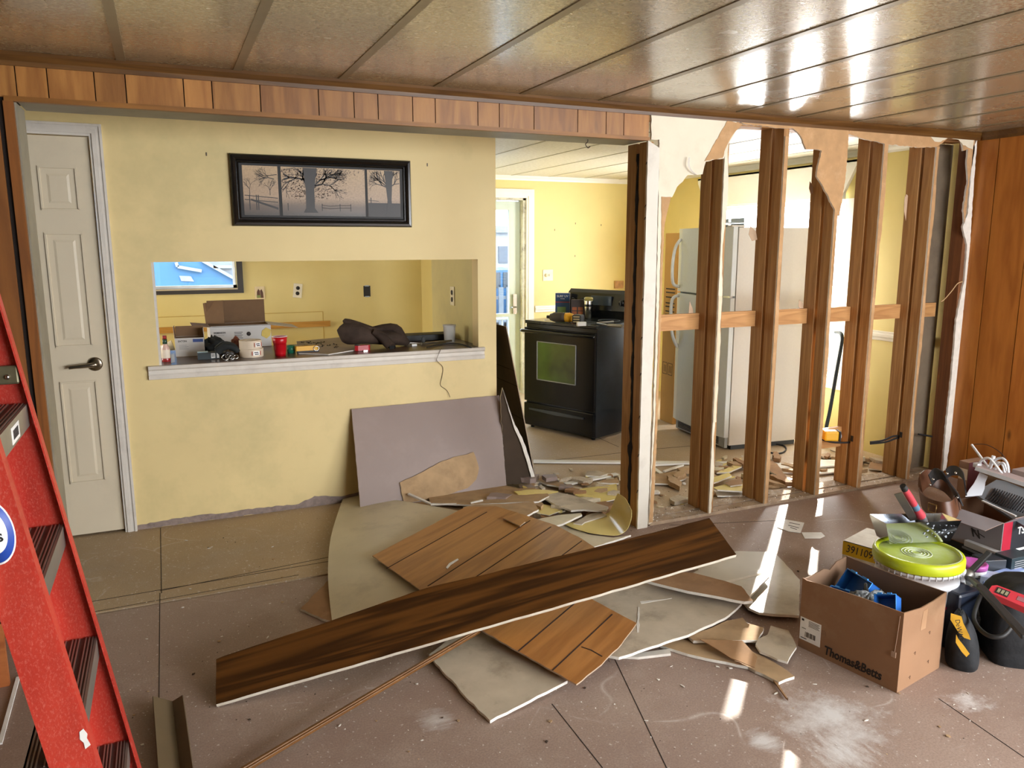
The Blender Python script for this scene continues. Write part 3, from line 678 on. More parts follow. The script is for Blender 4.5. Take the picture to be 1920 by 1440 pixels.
carb = flat('blue_car_paint', '5b8fb0', .25, var=.03, coat_dummy=0) if False else flat('blue_car_paint', '2f5f85', .25, var=.03)
def car(cx, cy, z0, lab, sc_=1.0):
    t = thing('car', lab, 'car', (cx, cy, z0))
    side = [(-2.2, .25), (-2.2, .75), (-1.9, .9), (-1.1, .98), (-.55, 1.42), (.9, 1.45), (1.55, 1.0), (2.1, .9), (2.25, .55), (2.2, .25)]
    MX = axes((cx, cy, z0), (1, 0, 0), (0, 0, 1), (0, -1, 0))
    m = MB(); m.prism(side, 0, 1.7, M=MX); m.build('body', carb, parent=t, world=True, bevel=.08)
    m = MB(); m.prism([(-1.0, 1.0), (-.5, 1.36), (.15, 1.38), (.15, 1.0)], 1.70, 1.72, M=MX); m.prism([(.22, 1.0), (.22, 1.38), (.85, 1.38), (1.35, 1.0)], 1.70, 1.72, M=MX)
    m.build('side_window', flat('car_glass', '2c3a44', .1), parent=t, world=True)
    for wx in (-1.35, 1.4):
        m = MB(); m.lathe([(0, 0), (.2, 0), (.33, .03), (.33, .2), (0, .2)], 24, M=axes((cx+wx, cy-1.72, z0+.33), (1, 0, 0), (0, 0, -1), (0, 1, 0)), cap=False)
        m.build('wheel', flat('tyre', '222326', .8), parent=t, world=True)
car(7.3, 19.2, -.5, 'blue car parked outside the glass door')
# white wire railing just outside the door
rl = thing('porch_railing', 'white metal porch railing outside the glass door', 'railing', (3.4, 8.9, -.3))
MB().tube([(2.6, 8.9, .62), (4.9, 8.9, .62)], .018).build('top_rail', wtr, parent=rl, world=True)
MB().tube([(2.6, 8.9, -.1), (4.9, 8.9, -.1)], .015).build('bottom_rail', wtr, parent=rl, world=True)
for i in range(16): MB().tube([(2.65+i*.145, 8.9, -.5), (2.65+i*.145, 8.9, .62)], .009, 6).build('baluster', wtr, parent=rl, world=True)
struct('porch_deck', boxes(((1.5, 7.42, -.35), (5.2, 9.2, -.1))), flat('porch_boards', '85898a', .8))

# ================================================================ kitchen appliances
blk = flat('black_enamel', '090c0f', .2, var=.1, spec=.4); blk2 = flat('black_side_enamel', '15191c', .3, var=.25, scale=6, dirt='262d33')
Av = Vector((2.70, 5.85, 0)); Bv = Vector((2.985, 5.155, 0)); fu = (Bv-Av).normalized(); dpv = Vector((-fu.y, fu.x, 0))
W = (Bv-Av).length; D = .64
st = thing('kitchen_range', 'black electric range pulled out on the kitchen floor with boxes on top', 'stove', M=axes(Av, fu, dpv, (0, 0, 1)))
def P_(*b, **k): return boxes(*b).build(*k.pop('a'), parent=st, **k)
P_(((.004, .03, .02), (W-.004, D, .885)), a=('body', blk2), bevel=.004)
P_(((.0, .012, .885), (W, D-.06, .912)), a=('cooktop', flat('black_glass_top', '2a2f33', .18, var=.2, dirt='6a6d70', scale=5)), bevel=.005)
dr_ = P_(((.006, .0, .235), (W-.006, .03, .855)), a=('door', blk), bevel=.006)
q = N('oven_glass'); q.set(q.ramp(q.noise(3, 3), (.3, srgb('2c3a1c')), (.7, srgb('55702c'))), .08, 0, .8); og = q.m
P_(((.155, -.003, .43), (W-.19, .001, .745)), a=('door_glass', og))
m = MB(); x0, x1, z0, z1 = .155, W-.19, .43, .745
for a, b in (((x0, z0), (x1, z0)), ((x1, z0), (x1, z1)), ((x1, z1), (x0, z1)), ((x0, z1), (x0, z0))): m.tube([(a[0], -.003, a[1]), (b[0], -.003, b[1])], .005, 6)
m.build('glass_trim', flat('grey_chrome_trim', '8a8d8c', .3, .6), parent=st)
m = MB(); m.tube(spline([(.01, -.004, .825), (.03, -.032, .828), (W/2, -.042, .83), (W-.03, -.032, .828), (W-.01, -.004, .825)], 6), .014, 10); m.build('door_handle', blk, parent=st)
P_(((.004, -.002, .03), (W-.004, .03, .222)), a=('drawer', blk), bevel=.008)
m = MB(); m.prism([(.07, .165), (W/2, .155), (W-.10, .165), (W-.10, .18), (W/2, .185), (.07, .18)], 0, .008, M=axes((0, -.003, 0), (1, 0, 0), (0, 0, 1), (0, -1, 0))); m.build('drawer_grip', flat('dark_grip', '3a4044', .25), parent=st, bevel=.003)
m = MB(); m.prism([(0, .90), (.07, .90), (.07, 1.13), (.045, 1.15), (.01, 1.12), (-.015, .98)], 0, W, M=axes((0, D-.07, 0), (0, 1, 0), (0, 0, 1), (1, 0, 0))); bgd = m.build('control_panel', blk, parent=st, bevel=.004)
m = MB(); kx = [.07, .17, W-.16, W-.06]
for x in kx:
    m = MB(); m.lathe([(0, 0), (.026, 0), (.022, .022), (0, .022)], 20, M=axes((x, D-.078, 1.05), (1, 0, 0), (0, -.2, 1), (0, -1, -.2)), cap=False); m.box((x-.003, D-.106, 1.03), (x+.003, D-.098, 1.07)); m.build('knob', flat('black_knob', '0c0d0e', .3), parent=st)
P_(((.27, D-.086, 1.02), (.48, D-.076, 1.10)), a=('display', flat('grey_display', '37424c', .2)), bevel=.002)
for (x, y, rr) in ((.2, .17, .09), (.55, .17, .075), (.2, .44, .075), (.55, .44, .09)):
    m = MB(); m.tube([(x+rr*math.cos(t*.2618), y+rr*math.sin(t*.2618), .9125) for t in range(24)], .0015, 5, closed=True); m.build('burner_ring', flat('burner_mark', '6c7074', .4), parent=st)
for x in (.05, W-.05):
    for y in (.06, D-.06): MB().lathe([(.016, 0), (.016, .025)], 10, M=Matrix.Translation((x, y, 0))).build('leg', blk, parent=st)

# ---- fridge
Fc = Vector((3.708, 4.525, 0)); fd = Vector((.995, -.10, 0)).normalized(); fv = Vector((-fd.y, fd.x, 0))
whf = flat('white_fridge_enamel', 'd8dcd6', .35, var=.02, scale=60, bump=.12, bscale=260); whs = flat('white_fridge_side', 'd6d0c2', .4, var=.02, scale=60, bump=.12, bscale=260)
fr = thing('refrigerator', 'tall white top freezer refrigerator standing behind the exposed studs', 'refrigerator', M=axes(Fc, fd, fv, (0, 0, 1)))
FD, FWd, FH_ = .69, .755, 1.645
boxes(((.075, 0, .035), (FD, FWd, FH_))).build('cabinet', whs, parent=fr, bevel=.004)
def bowed(z0, z1, name):
    pts = [(.068, 0)]; n = 10
    for i in range(n+1):
        t = i/n; pts.append((.018-.018*math.sin(math.pi*t)+(.012 if i in (0, n) else 0), FWd*t))
    pts.append((.068, FWd)); m = MB(); m.prism(pts, z0, z1); return m.build(name, whf, parent=fr, bevel=.004)
f1 = bowed(1.155, FH_+.004, 'freezer_door'); f2 = bowed(.10, 1.140, 'fridge_door')
P2 = boxes(((.055, .004, 1.140), (.07, FWd-.004, 1.155))); P2.build('door_gap', flat('grey_gasket', '7f8684', .6), parent=fr)
hm = flat('white_handle', 'dfe3e0', .3)
m = MB(); m.tube(spline([(.02, FWd-.045, 1.19), (-.035, FWd-.04, 1.22), (-.045, FWd-.04, 1.36), (-.03, FWd-.05, 1.50), (.012, FWd-.06, 1.57)], 6), .013, 10); m.build('handle', hm, parent=f1)
m = MB(); m.tube(spline([(.02, FWd-.045, 1.12), (-.035, FWd-.04, 1.09), (-.045, FWd-.04, .95), (-.03, FWd-.05, .80), (.012, FWd-.06, .70)], 6), .013, 10); m.build('handle', hm, parent=f2)
m = MB(); m.box((.05, .02, .015), (.075, FWd-.02, .095)); m.build('toe_grille', flat('grille_grey', 'a9aba5', .5), parent=fr)
m = MB()
for i in range(5): m.box((.045, .10, .03+i*.012), (.052, FWd-.06, .036+i*.012))
m.build('grille_slats', flat('slat_dark', '3f4240', .6), parent=fr)
MB().box((.03, .01, 1.138), (.07, .10, 1.156)).build('hinge', flat('hinge_chrome', 'b9b9b2', .3, .8), parent=fr, bevel=.002)
boxes(((.02, .01, FH_+.004), (.13, .07, FH_+.016))).build('hinge_cover', whs, parent=fr, bevel=.003)
MB().box((.10, .01, .001), (FD-.02, FWd-.01, .034)).build('base', flat('slat_dark', '3f4240', .6), parent=fr)
m = MB(); m.box((-.003, .30, 1.50), (.003, .36, 1.505)); m.build('badge', flat('badge_grey', '9aa0a0', .3, .5), parent=f1)
# power cord on the floor by the fridge
cp = [at(a, b, z=.008) for a, b in ((1436, 846), (1452, 850), (1466, 849), (1474, 843), (1470, 836), (1455, 833))]
m = MB(); m.tube(spline(cp, 5), .006, 8); tag(m.build('power_cord', flat('black_rubber', '17181a', .6)), 'black power cord looped on the floor beside the refrigerator', 'cord')
# grey vent covers stacked on top of the fridge
gm = flat('grey_metal', '8e9496', .4, .4)
for i, lab in enumerate(('lower of two grey metal brackets lying on the refrigerator top', 'upper of two grey metal brackets lying on the refrigerator top')):
    m = MB(); o_ = Fc+fd*.16+fv*(.50-.0*i); o_.z = FH_+.0045+i*.042
    M_ = axes(o_, fd, fv, (0, 0, 1)); m.box((0, 0, 0), (.30, .18, .006), 0, M_); m.box((0, 0, .006), (.006, .18, .040), 0, M_); m.box((.294, 0, .006), (.3, .18, .040), 0, M_); m.box((.15, 0, .006), (.156, .18, .03), 0, M_)
    tag(m.build('metal_bracket', gm), lab, 'bracket')
# tall cardboard carton behind the fridge
cb = flat('tan_cardboard', 'c99a52', .85, var=.05, scale=5)
ct = thing('tall_carton', 'tall tan cardboard carton standing behind the white refrigerator', 'box', M=axes((3.90, 5.40, 0), fd, fv, (0, 0, 1)))
boxes(((0, 0, 0), (.55, .22, 1.62))).build('carton_body', cb, parent=ct, bevel=.004)
ink = flat('black_ink', '2a2320', .8)
m = MB()
for z in (.90, .93, .96, 1.0, 1.03, 1.08, 1.12, 1.15): m.box((-.001, .03, z), (.0, .18, z+.010))
for (y, z) in ((.03, .42), (.12, .42)):
    for b in (((y, z), (y+.075, z+.004)), ((y, z+.10), (y+.075, z+.104)), ((y, z), (y+.004, z+.104)), ((y+.071, z), (y+.075, z+.104))): m.box((-.001, b[0][0], b[0][1]), (0, b[1][0], b[1][1]))
    m.box((-.001, y+.02, z+.02), (0, y+.026, z+.08)); m.box((-.001, y+.045, z+.02), (0, y+.051, z+.08))
m.build('printing', ink, parent=ct)
# dark pipe bent at the top, leaning on the kitchen wall
a = at(1550, 806, y=3.72); b = at(1580, 624, x=4.60)
pp = [at(1548, 808, x=4.50), at(1556, 770, x=4.53), at(1568, 700, x=4.56), at(1577, 650, x=4.585), at(1579, 634, x=4.59), at(1576, 625, x=4.60), at(1566, 622, x=4.61)]
g0 = Vector((pp[0].x, pp[0].y, .02))
m = MB(); m.tube(spline([g0]+pp, 5), .014, 10); tag(m.build('bent_pipe', flat('dark_blue_grey_pipe', '2c3a42', .45)), 'dark bent metal pipe leaning on the yellow kitchen wall', 'pipe')
# ---- outlets and switches
ivory = flat('ivory_plastic', 'd8ceb0', .35); slot = flat('slot_black', '16120e', .6)
def outlet(px, py, plane, rot, lab, kind='duplex', sx=.078, sz=.128):
    if 'y' in plane: p = at(px, py, y=plane['y']); M_ = axes(p, (1, 0, 0), (0, 0, 1), (0, -1, 0))
    else: p = at(px, py, x=plane['x']); M_ = axes(p, (0, 1, 0), (0, 0, 1), (-1 if False else -1, 0, 0)) if False else axes(p, (0, -1, 0), (0, 0, 1), (-1, 0, 0))
    M_ = M_ @ Matrix.Rotation(rot, 4, 'Z')
    t = thing('wall_outlet' if kind != 'switch' else 'light_switch', lab, 'outlet' if kind != 'switch' else 'switch', M=M_)
    if kind in ('duplex', 'switch'):
        m = MB(); m.box((-sx/2, -sz/2, 0), (sx/2, sz/2, .006)); m.build('cover_plate', ivory, parent=t, bevel=.002)
    if kind == 'duplex':
        for z in (-.024, .024): MB().lathe([(0, 0.006), (.017, .006), (.017, .009), (0, .009)], 18, M=Matrix.Translation((0, z, 0)), cap=False).build('socket', slot, parent=t)
    if kind == 'switch':
        MB().box((.012, -.012, .006), (.022, .012, .016)).build('toggle', ivory, parent=t)
        MB().lathe([(0, .006), (.018, .006), (.016, .02), (0, .02)], 18, M=Matrix.Translation((-.02, 0, 0)), cap=False).build('dimmer_knob', ivory, parent=t)
    if kind == 'open':
        m = MB(); m.box((-.032, -.05, 0), (.032, .05, .004)); m.build('box_opening', slot, parent=t)
        m = MB(); m.box((-.02, .045, .004), (.02, .055, .008)); m.box((-.02, -.055, .004), (.02, -.045, .008)); m.build('metal_ears', gm, parent=t)
    return t
outlet(558, 545, {'y': YF-.001}, -.12, 'tilted duplex outlet with ivory plate on the wall behind the pass-through')
outlet(688, 546, {'y': YF-.001}, 0, 'uncovered black outlet box in the yellow wall above the dark jacket', 'open')
outlet(849, 555, {'x': 1.799}, 0, 'small ivory outlet on the side wall above the clear plastic cup')
outlet(1027, 516, {'y': YF-.001}, 0, 'white switch plate with dimmer on the wall beside the glass door', 'switch', .115, .115)
# little two figure plaque: plain decorated switch plate stand-in
pq = thing('wall_plaque', 'small cream picture plaque with two dark painted shapes on the yellow wall', 'plaque', M=axes(at(487, 549, y=YF-.001), (1, 0, 0), (0, 0, 1), (0, -1, 0)))
boxes(((-.042, -.056, 0), (.042, .056, .006))).build('plate', flat('plaque_cream', 'dcc79a', .4), parent=pq, bevel=.002)
m = MB(); m.prism([(-.028, -.045), (-.024, .01), (-.012, .035), (.0, .02), (.004, -.045)], .006, .008); m.prism([(.004, -.045), (.004, .02), (.016, .032), (.028, 0), (.03, -.045)], .006, .0078); m.build('painted_shape', flat('plaque_brown', '5b3a2a', .6), parent=pq)
boxes(((-.028, -.045, .008), (.006, -.02, .0086))).build('painted_shape', flat('plaque_green', '7f8a4a', .6), parent=pq)
# wooden ledger strip and marks where cabinets hung
L0 = at(478, 610, y=YF-.01); L1 = at(619, 605, y=YF-.01)
tag(boxes(((-1.2, YF-.022, L1.z-.032), (L1.x, YF-.002, L1.z+.018))).build('ledger_strip', wood('ledger_pine', 'a8772c', 'cf9c48', .6, (1, 14, 14), True, 'X')), 'thin wooden ledger strip nailed to the yellow wall behind the box', 'strip')
m = MB(); zz = at(600, 584, y=YF).z
m.box((-1.2, YF-.003, zz-.004), (1.30, YF-.0005, zz+.001)); m.box((1.30, YF-.003, .45), (1.306, YF-.0005, zz))
struct('trim_60', m, flat('old_paint_line', 'b99a4a', .7))
# tray picture edge on wall behind stove
tag(boxes(((at(1152, 535, y=YF-.01).x, YF-.03, at(1152, 541, y=YF-.03).z), (4.5, YF-.004, at(1152, 527, y=YF-.03).z))).build('wooden_sign', flat('wood_sign', 'b3885a', .6, var=.3, scale=30)), 'small brown wooden sign on the kitchen wall above the range', 'sign')
# hook in the soffit
h = at(1102, 262, y=A0+.06); h = Vector((h.x, h.y, ZH-.003))
m = MB(); m.tube(spline([(h.x, h.y, h.z), (h.x, h.y, h.z-.012), (h.x-.012, h.y, h.z-.024), (h.x+.002, h.y, h.z-.040), (h.x+.014, h.y, h.z-.032)], 5), .0022, 6)
tag(m.build('ceiling_hook', flat('dark_hook', '3a3028', .4, .7)), 'small dark metal hook screwed under the opening header', 'hook')
# ---- things on the stove
def on_stove(x, y, z=.9125): return st.matrix_world @ Vector((x, y, z))
SM = axes(Av, fu, dpv, (0, 0, 1))
def SP(px, py, zz=.9125): return at(px, py, z=zz)
def carton(p, ang, a, b, h, name, lab, mats, cat='box', faces=None):
    t = thing(name, lab, cat, (p.x, p.y, p.z), ang)
    boxes(((-a/2, -b/2, 0), (a/2, b/2, h))).build('carton', mats, parent=t, bevel=.001); return t
ang = math.atan2(fu.y, fu.x)+.35
navy = flat('navy_print', '2b4a78', .5); silver = flat('silver_card', 'b3b0b0', .5); redp = flat('red_print', 'b03a30', .5); whp = flat('white_print', 'e6e6e2', .5); grn = flat('green_print', '6f8a5a', .5)
p = SP(1055, 592); c1 = carton(p, ang+.25, .125, .055, .20, 'product_box', 'tall blue and white product box standing on the range', silver)
boxes(((-.0625, -.0285, .002), (.0625, -.0277, .198))).build('front_print', navy, parent=c1)
boxes(((-.062, -.0292, .118), (.062, -.0286, .124))).build('red_band', redp, parent=c1)
boxes(((-.045, -.0292, .02), (.03, -.0286, .08))).build('picture_print', grn, parent=c1)
text(MB(), 'SURF UV', .026, whp, axes((0, -.0292, .172), (1, 0, 0), (0, 0, 1)), parent=c1); text(MB(), 'TONE', .014, whp, axes((0, -.0292, .15), (1, 0, 0), (0, 0, 1)), parent=c1)
p = SP(1084, 596); c2 = carton(p, ang+.25, .12, .05, .155, 'product_box', 'shorter dark product box with orange pictures behind the steel tumbler', flat('dark_card', '40383a', .5))
for i, (x, z) in enumerate(((-.05, .03), (0, .03), (-.05, .065), (0, .065))): boxes(((x, -.0262, z), (x+.04, -.0255, z+.028))).build('picture_print', flat('orange_print', '9c5a38', .5), parent=c2)
p = SP(1103, 598); m = MB(); tb = thing('steel_tumbler', 'stainless steel travel tumbler with dark band on the range', 'tumbler', p)
MB().lathe([(0, 0), (.028, 0), (.034, .10), (.037, .15), (.036, .155), (0, .155)], 24, cap=False).build('cup', flat('stainless', 'c8c6c0', .18, 1), parent=tb)
MB().lathe([(.0365, .105), (.0385, .107), (.039, .122), (.0375, .124)], 24, cap=False).build('band', blk, parent=tb)
MB().lathe([(0, .155), (.037, .155), (.037, .175), (.03, .182), (0, .182)], 24, cap=False).build('lid', flat('olive_lid', '9a8f4a', .4), parent=tb)
# drill lying on its side
ybl = flat('tool_yellow', 'd9a21c', .45, var=.05); tblk = flat('tool_black', '1d1c1b', .6)
p = SP(1062, 603); dirv = (SP(1085, 606)-SP(1030, 604)); dl = dirv.copy(); dl.z = 0; dl.normalize(); sdv = Vector((-dl.y, dl.x, 0))
DM = axes(SP(1032, 604)+Vector((0, 0, .042)), dl, sdv, (0, 0, 1))
t = thing('cordless_drill', 'black and yellow cordless drill lying on the black range', 'drill', M=DM)
R90 = Matrix.Rotation(math.pi/2, 4, 'Y')
MB().lathe([(0, -.03), (.012, -.03), (.014, -.005), (.008, 0), (0, 0)], 16, M=R90, cap=False).build('chuck', tblk, parent=t)
MB().lathe([(0, .0), (.026, .0), (.032, .02), (.038, .03), (.040, .10), (.038, .125), (0, .125)], 20, M=R90, cap=False).build('nose', flat('drill_rubber', '3a332b', .6), parent=t)
MB().lathe([(0, .125), (.037, .125), (.038, .16), (.03, .19), (.02, .20), (0, .20)], 20, M=R90, cap=False).build('motor_housing', ybl, parent=t)
m = MB(); m.bar((.17, 0, -.005), (.22, -.03, -.01), .04, .04); m.build('grip', ybl, parent=t, bevel=.01)
b_ = boxes(((.205, -.085, -.04), (.28, .01, .03))); b_.build('battery', tblk, parent=t, bevel=.012)
m = MB()
for i in range(3): m.box((.218, -.087, -.028+i*.019), (.268, -.085, -.018+i*.019))
m.build('battery_label', flat('battery_label', 'b5a680', .5), parent=t)
for i in range(1):
    carton(SP(1090, 611), ang+.6, .07, .03, .03, 'small_carton', 'tiny white carton lying in front of the drill on the range', whp)
m = MB(); a = SP(1120, 606, .922); b = SP(1150, 603, .922); m.tube([a, b], .008); m.tube([a, SP(1140, 610, .922)], .007); m.tube([SP(1140, 610, .922), SP(1166, 612, .925)], .013)
tag(m.build('pliers', flat('steel_tool', '8a8680', .3, .8)), 'open steel pliers lying on the right side of the range top', 'pliers')
# ================================================================ counter in the pass-through and things on it
CZ = .895
ctop = wood('dark_counter_laminate', '3a2a22', '5b463a', .3, (1.2, 8, 8), False, 'X', spec=.5)
ctt = thing('countertop', 'dark brown laminate countertop running through the pass-through opening', 'countertop', (.85, 4.9, CZ-.04))
boxes(((px0+.013, YB-.015, CZ-.02), (px1-.002, YB+.1, CZ))).build('ledge', ctop, parent=ctt, world=True)
boxes(((-.9, YB+.1, CZ-.04), (1.797, 5.12, CZ))).build('top', ctop, parent=ctt, world=True)
base = thing('base_cabinet', 'plain base cabinet under the dark pass-through countertop', 'cabinet', (.5, 4.9, 0))
boxes(((-.85, YB+.11, 0), (1.79, 5.06, CZ-.041))).build('body', flat('cabinet_paint', '9a8560', .6), parent=base, world=True)
def CP(px, py, dz=0): return at(px, py, z=CZ+dz)
# hot sauce bottle
p = CP(312, 678); t = thing('sauce_bottle', 'small hot sauce bottle with red cap at the left end of the counter', 'bottle', p)
MB().lathe([(0, 0), (.021, 0), (.022, .004), (.022, .075), (.012, .095), (.011, .10), (0, .10)], 20, cap=False).build('glass', flat('pale_red_glass', 'c9a79a', .12, spec=.6), parent=t)
MB().lathe([(.0222, .001), (.0226, .002), (.0226, .018), (.0222, .019)], 20, cap=False).build('sauce', flat('red_sauce', '8e1f22', .2), parent=t)
MB().lathe([(.0228, .022), (.0230, .023), (.0230, .066), (.0228, .067)], 20, cap=False).build('label', flat('cream_label', 'd8cbb8', .5), parent=t)
MB().lathe([(0, .098), (.012, .098), (.0115, .125), (0, .125)], 16, cap=False).build('neck_sleeve', flat('green_sleeve', '22402f', .4), parent=t)
MB().lathe([(0, .125), (.0105, .125), (.0105, .143), (0, .143)], 16, cap=False).build('cap', flat('red_cap', '8f1d20', .4), parent=t)
# white plastic cups lying behind
for a, b, lab in (((302, 665), .3, 'crumpled white plastic cup lying at the left corner behind the bottle'),):
    p = CP(*a); m = MB(); M_ = Matrix.Translation(p+Vector((0, .03, .03))) @ Matrix.Rotation(1.3, 4, 'Y')
    m.lathe([(0, 0), (.018, 0), (.03, .07), (.031, .072), (.028, .07), (.017, .004)], 18, M=M_, cap=False); tag(m.build('plastic_cup', flat('cup_cream', 'd6cdb8', .4)), lab, 'cup')
# papers
paper = flat('bluish_paper', 'b9c3d4', .5, var=.05)
tag(slab('paper_sheet', [paper, paper], [(291, 662), (304, 660), (304, 677), (291, 681)], CZ+.002, .001).copy() and bpy.data.objects['paper_sheet'], 'folded pale blue paper under the sauce bottle', 'paper')
slab('paper_sheet', [paper, paper], [(321, 663), (327, 662), (328, 679), (321, 680)], CZ+.002, .001, 'narrow pale paper strip between sauce bottle and open carton', 'paper')
# small open white/blue carton
def open_box(M_, a, b, h, outm, inm, flaps, name, lab, th=.0025, cat='box'):
    """local frame: x width, y depth. flaps: (side, length, angle from vertical outwards)"""
    t = thing(name, lab, cat, M=M_)
    m = MB(); m.box((0, 0, 0), (a, b, th), 1); m.box((0, 0, th), (a, th, h)); m.box((0, b-th, th), (a, b, h)); m.box((0, th, th), (th, b-th, h)); m.box((a-th, th, th), (a, b-th, h))
    body = m.build('box_body', [outm, inm], parent=t)
    # inside faces darker brown lining
    m = MB(); e = .0006
    m.box((th, th, h*.1), (a-th, th+e, h-.001)); m.box((th, b-th-e, h*.1), (a-th, b-th, h-.001)); m.box((th, th+e, h*.1), (th+e, b-th-e, h-.001)); m.box((a-th-e, th+e, h*.1), (a-th, b-th-e, h-.001)); m.box((th, th, th), (a-th, b-th, th+e))
    m.build('lining', inm, parent=t)
    for s_, L, g in flaps:
        c_, n_ = math.cos(g), math.sin(g)
        if s_ == 'f': o, u, v, w_ = (0, 0, h), (1, 0, 0), (0, -n_, c_), a
        if s_ == 'b': o, u, v, w_ = (0, b, h), (1, 0, 0), (0, n_, c_), a
        if s_ == 'l': o, u, v, w_ = (0, 0, h), (0, 1, 0), (-n_, 0, c_), b
        if s_ == 'r': o, u, v, w_ = (a, 0, h), (0, 1, 0), (n_, 0, c_), b
        Mf = axes(o, u, v); m = MB(); m.prism([(0, 0), (w_, 0), (w_*.985, L), (w_*.015, L)], -th/2, 0, M=Mf); m.prism([(0, 0), (w_, 0), (w_*.985, L), (w_*.015, L)], 0, th/2, 1, M=Mf)
        inward = inm
        m.m = [0 if (k < (len(m.m)//2)) else 1 for k in range(len(m.m))]
        # choose which side is the lined one
        z = Vector(u).cross(Vector(v)); cen = Vector((a/2, b/2, h))-Vector(o)
        ins = z.dot(Vector((a/2, b/2, 0))-Vector((o[0], o[1], 0))) > 0 if abs(z.dot(cen)) > 1e-6 else True
        m.build('flap', [outm, inm] if ins else [inm, outm], parent=t)
    return t
wcard = flat('white_card', 'b9b6b2', .6, var=.03); bcard = flat('brown_card', '6e543b', .85, var=.06, scale=20); cardb = flat('cardboard', 'a9764a', .85, var=.06, scale=6)
P0 = CP(333, 671); P1 = CP(352, 674); P2 = CP(371, 666)
u = (P1-P0); u.z = 0; aa = max(.10, u.length)
t = open_box(axes(CP(330, 670), (1, -.06, 0), (.06, 1, 0), (0, 0, 1)), .155, .10, .108, wcard, bcard, [('l', .065, .05), ('b', .06, .1), ('r', .05, -.05)], 'small_carton', 'small open white and blue carton beside the sauce bottle')
m = boxes(((.095, -.0008, .083), (.150, -.0001, .101))); m.box((.1551, .01, .075), (.1557, .09, .101)); m.build('blue_band', flat('blue_print', '27427e', .5), parent=t)
text(MB(), 'EATON', .014, ink, axes((.04, -.0004, .090), (1, 0, 0), (0, 0, 1)), parent=t, bold=.0003)
m = MB()
for i in range(4): m.box((.02, -.0008, .045+i*.007), (.02+.05-.008*(i % 2), -.0001, .047+i*.007))
m.build('fine_print', flat('grey_print', '8b8a8c', .6), parent=t)
# large open carton with lifted flaps
t = open_box(axes(at(396, 655, z=CZ), (1, .02, 0), (-.02, 1, 0), (0, 0, 1)), .36, .25, .135, wcard, bcard, [('b', .155, -.28), ('l', .10, 1.45), ('r', .17, 1.72), ('f', .02, 1.2)], 'large_carton', 'large open white carton with brown raised flaps behind the tape rolls')
m = MB(); m.prism([(0, 0), (.12, 0), (.12, .15), (-.01, .13)], 0, .003, M=axes((-.005, .23, .137), (.9, -.45, 0), (0, .05, 1))); m.build('flap', bcard, parent=t)
text(MB(), 'SIGMASON', .014, ink, axes((.055, -.001, .098), (1, 0, 0), (0, 0, 1)), parent=t, bold=.0004); text(MB(), 'My Dimmer', .011, flat('grey_print', '8b8a8c', .6), axes((.055, -.001, .083), (1, 0, 0), (0, 0, 1)), parent=t)
m = MB(); m.lathe([(0, 0), (.013, 0), (.013, .001), (0, .001)], 16, M=axes((.225, 0, .085), (1, 0, 0), (0, 0, 1), (0, -1, 0)), cap=False)
for i in range(5): m.box((.14, -.0008, .06+i*.009), (.19-.006*(i % 2), -.0001, .063+i*.009))
m.build('printing', ink, parent=t)
m = MB(); m.prism([(0, .02), (.03, .0), (.055, .02), (.06, .055), (.03, .07), (.005, .05)], 0, .002, M=axes((.30, -.002, .05), (1, 0, 0), (0, 0, 1), (0, -1, 0))); m.build('yellow_sticker', flat('yellow_sticker', 'bda23c', .5), parent=t)
# black crumpled gloves / rag
def blob(name, c, r, seed, amp, mat, lab=None, cat=None, parent=None, freq=6, n=22, fold=0, flatz=True, M=None):
    """an irregular lump of cloth or film, flat below"""
    m = MB(); vs = []; fs = []
    for i in range(n+1):
        a = math.pi*i/n
        for t in range(2*n):
            b = math.pi*t/n; d = Vector((math.sin(a)*math.cos(b), math.sin(a)*math.sin(b), math.cos(a)))
            q = 1+amp*noise.noise(d*freq*.35+Vector((seed, seed*.7, 0)))+(fold*abs(noise.noise(d*freq+Vector((seed, 3, 1)))) if fold else 0)
            v = Vector((d.x*r[0]*q, d.y*r[1]*q, d.z*r[2]*q+r[2]))
            if flatz: v.z = max(v.z-r[2]*.12, .0005*(1+d.x))
            if M: v = M @ v
            vs.append(v+Vector(c))
    for i in range(n):
        for t in range(2*n): fs.append((i*2*n+t, (i+1)*2*n+t, (i+1)*2*n+(t+1) % (2*n), i*2*n+(t+1) % (2*n)))
    m.add(vs, fs, 0, True)
    o = m.build(name, mat, parent=parent, world=True)
    return tag(o, lab, cat) if parent is None else o
blackcl = flat('black_cloth', '161b1c', .8, var=.3, scale=20, bump=.4, bscale=40)
gl = thing('work_gloves', 'pair of crumpled black work gloves lying before the large carton', 'gloves', CP(408, 664))
blob('palm', CP(402, 664), (.07, .05, .048), 3, .5, blackcl, parent=gl, fold=.5)
gp = [CP(415, 663, .06), CP(432, 660, .068), CP(445, 660, .05)]
for i, q0 in enumerate(((.02, .0), (.03, -.02), (.035, .02), (.01, .03))):
    c0 = CP(408, 663, .042); pts = [c0+Vector((0, q0[1], q0[0]*.5)), c0+Vector((.04, q0[1]*1.5, .03+q0[0]*.4)), c0+Vector((.085, q0[1]*1.8, .02+q0[0]*.3)), c0+Vector((.105, q0[1]*2, .0+q0[0]*.2))]
    MB().tube(spline(pts, 4), [.021]*5+[.019]*5+[.016]*2+[.011], 8).build('finger', blackcl, parent=gl, world=True)
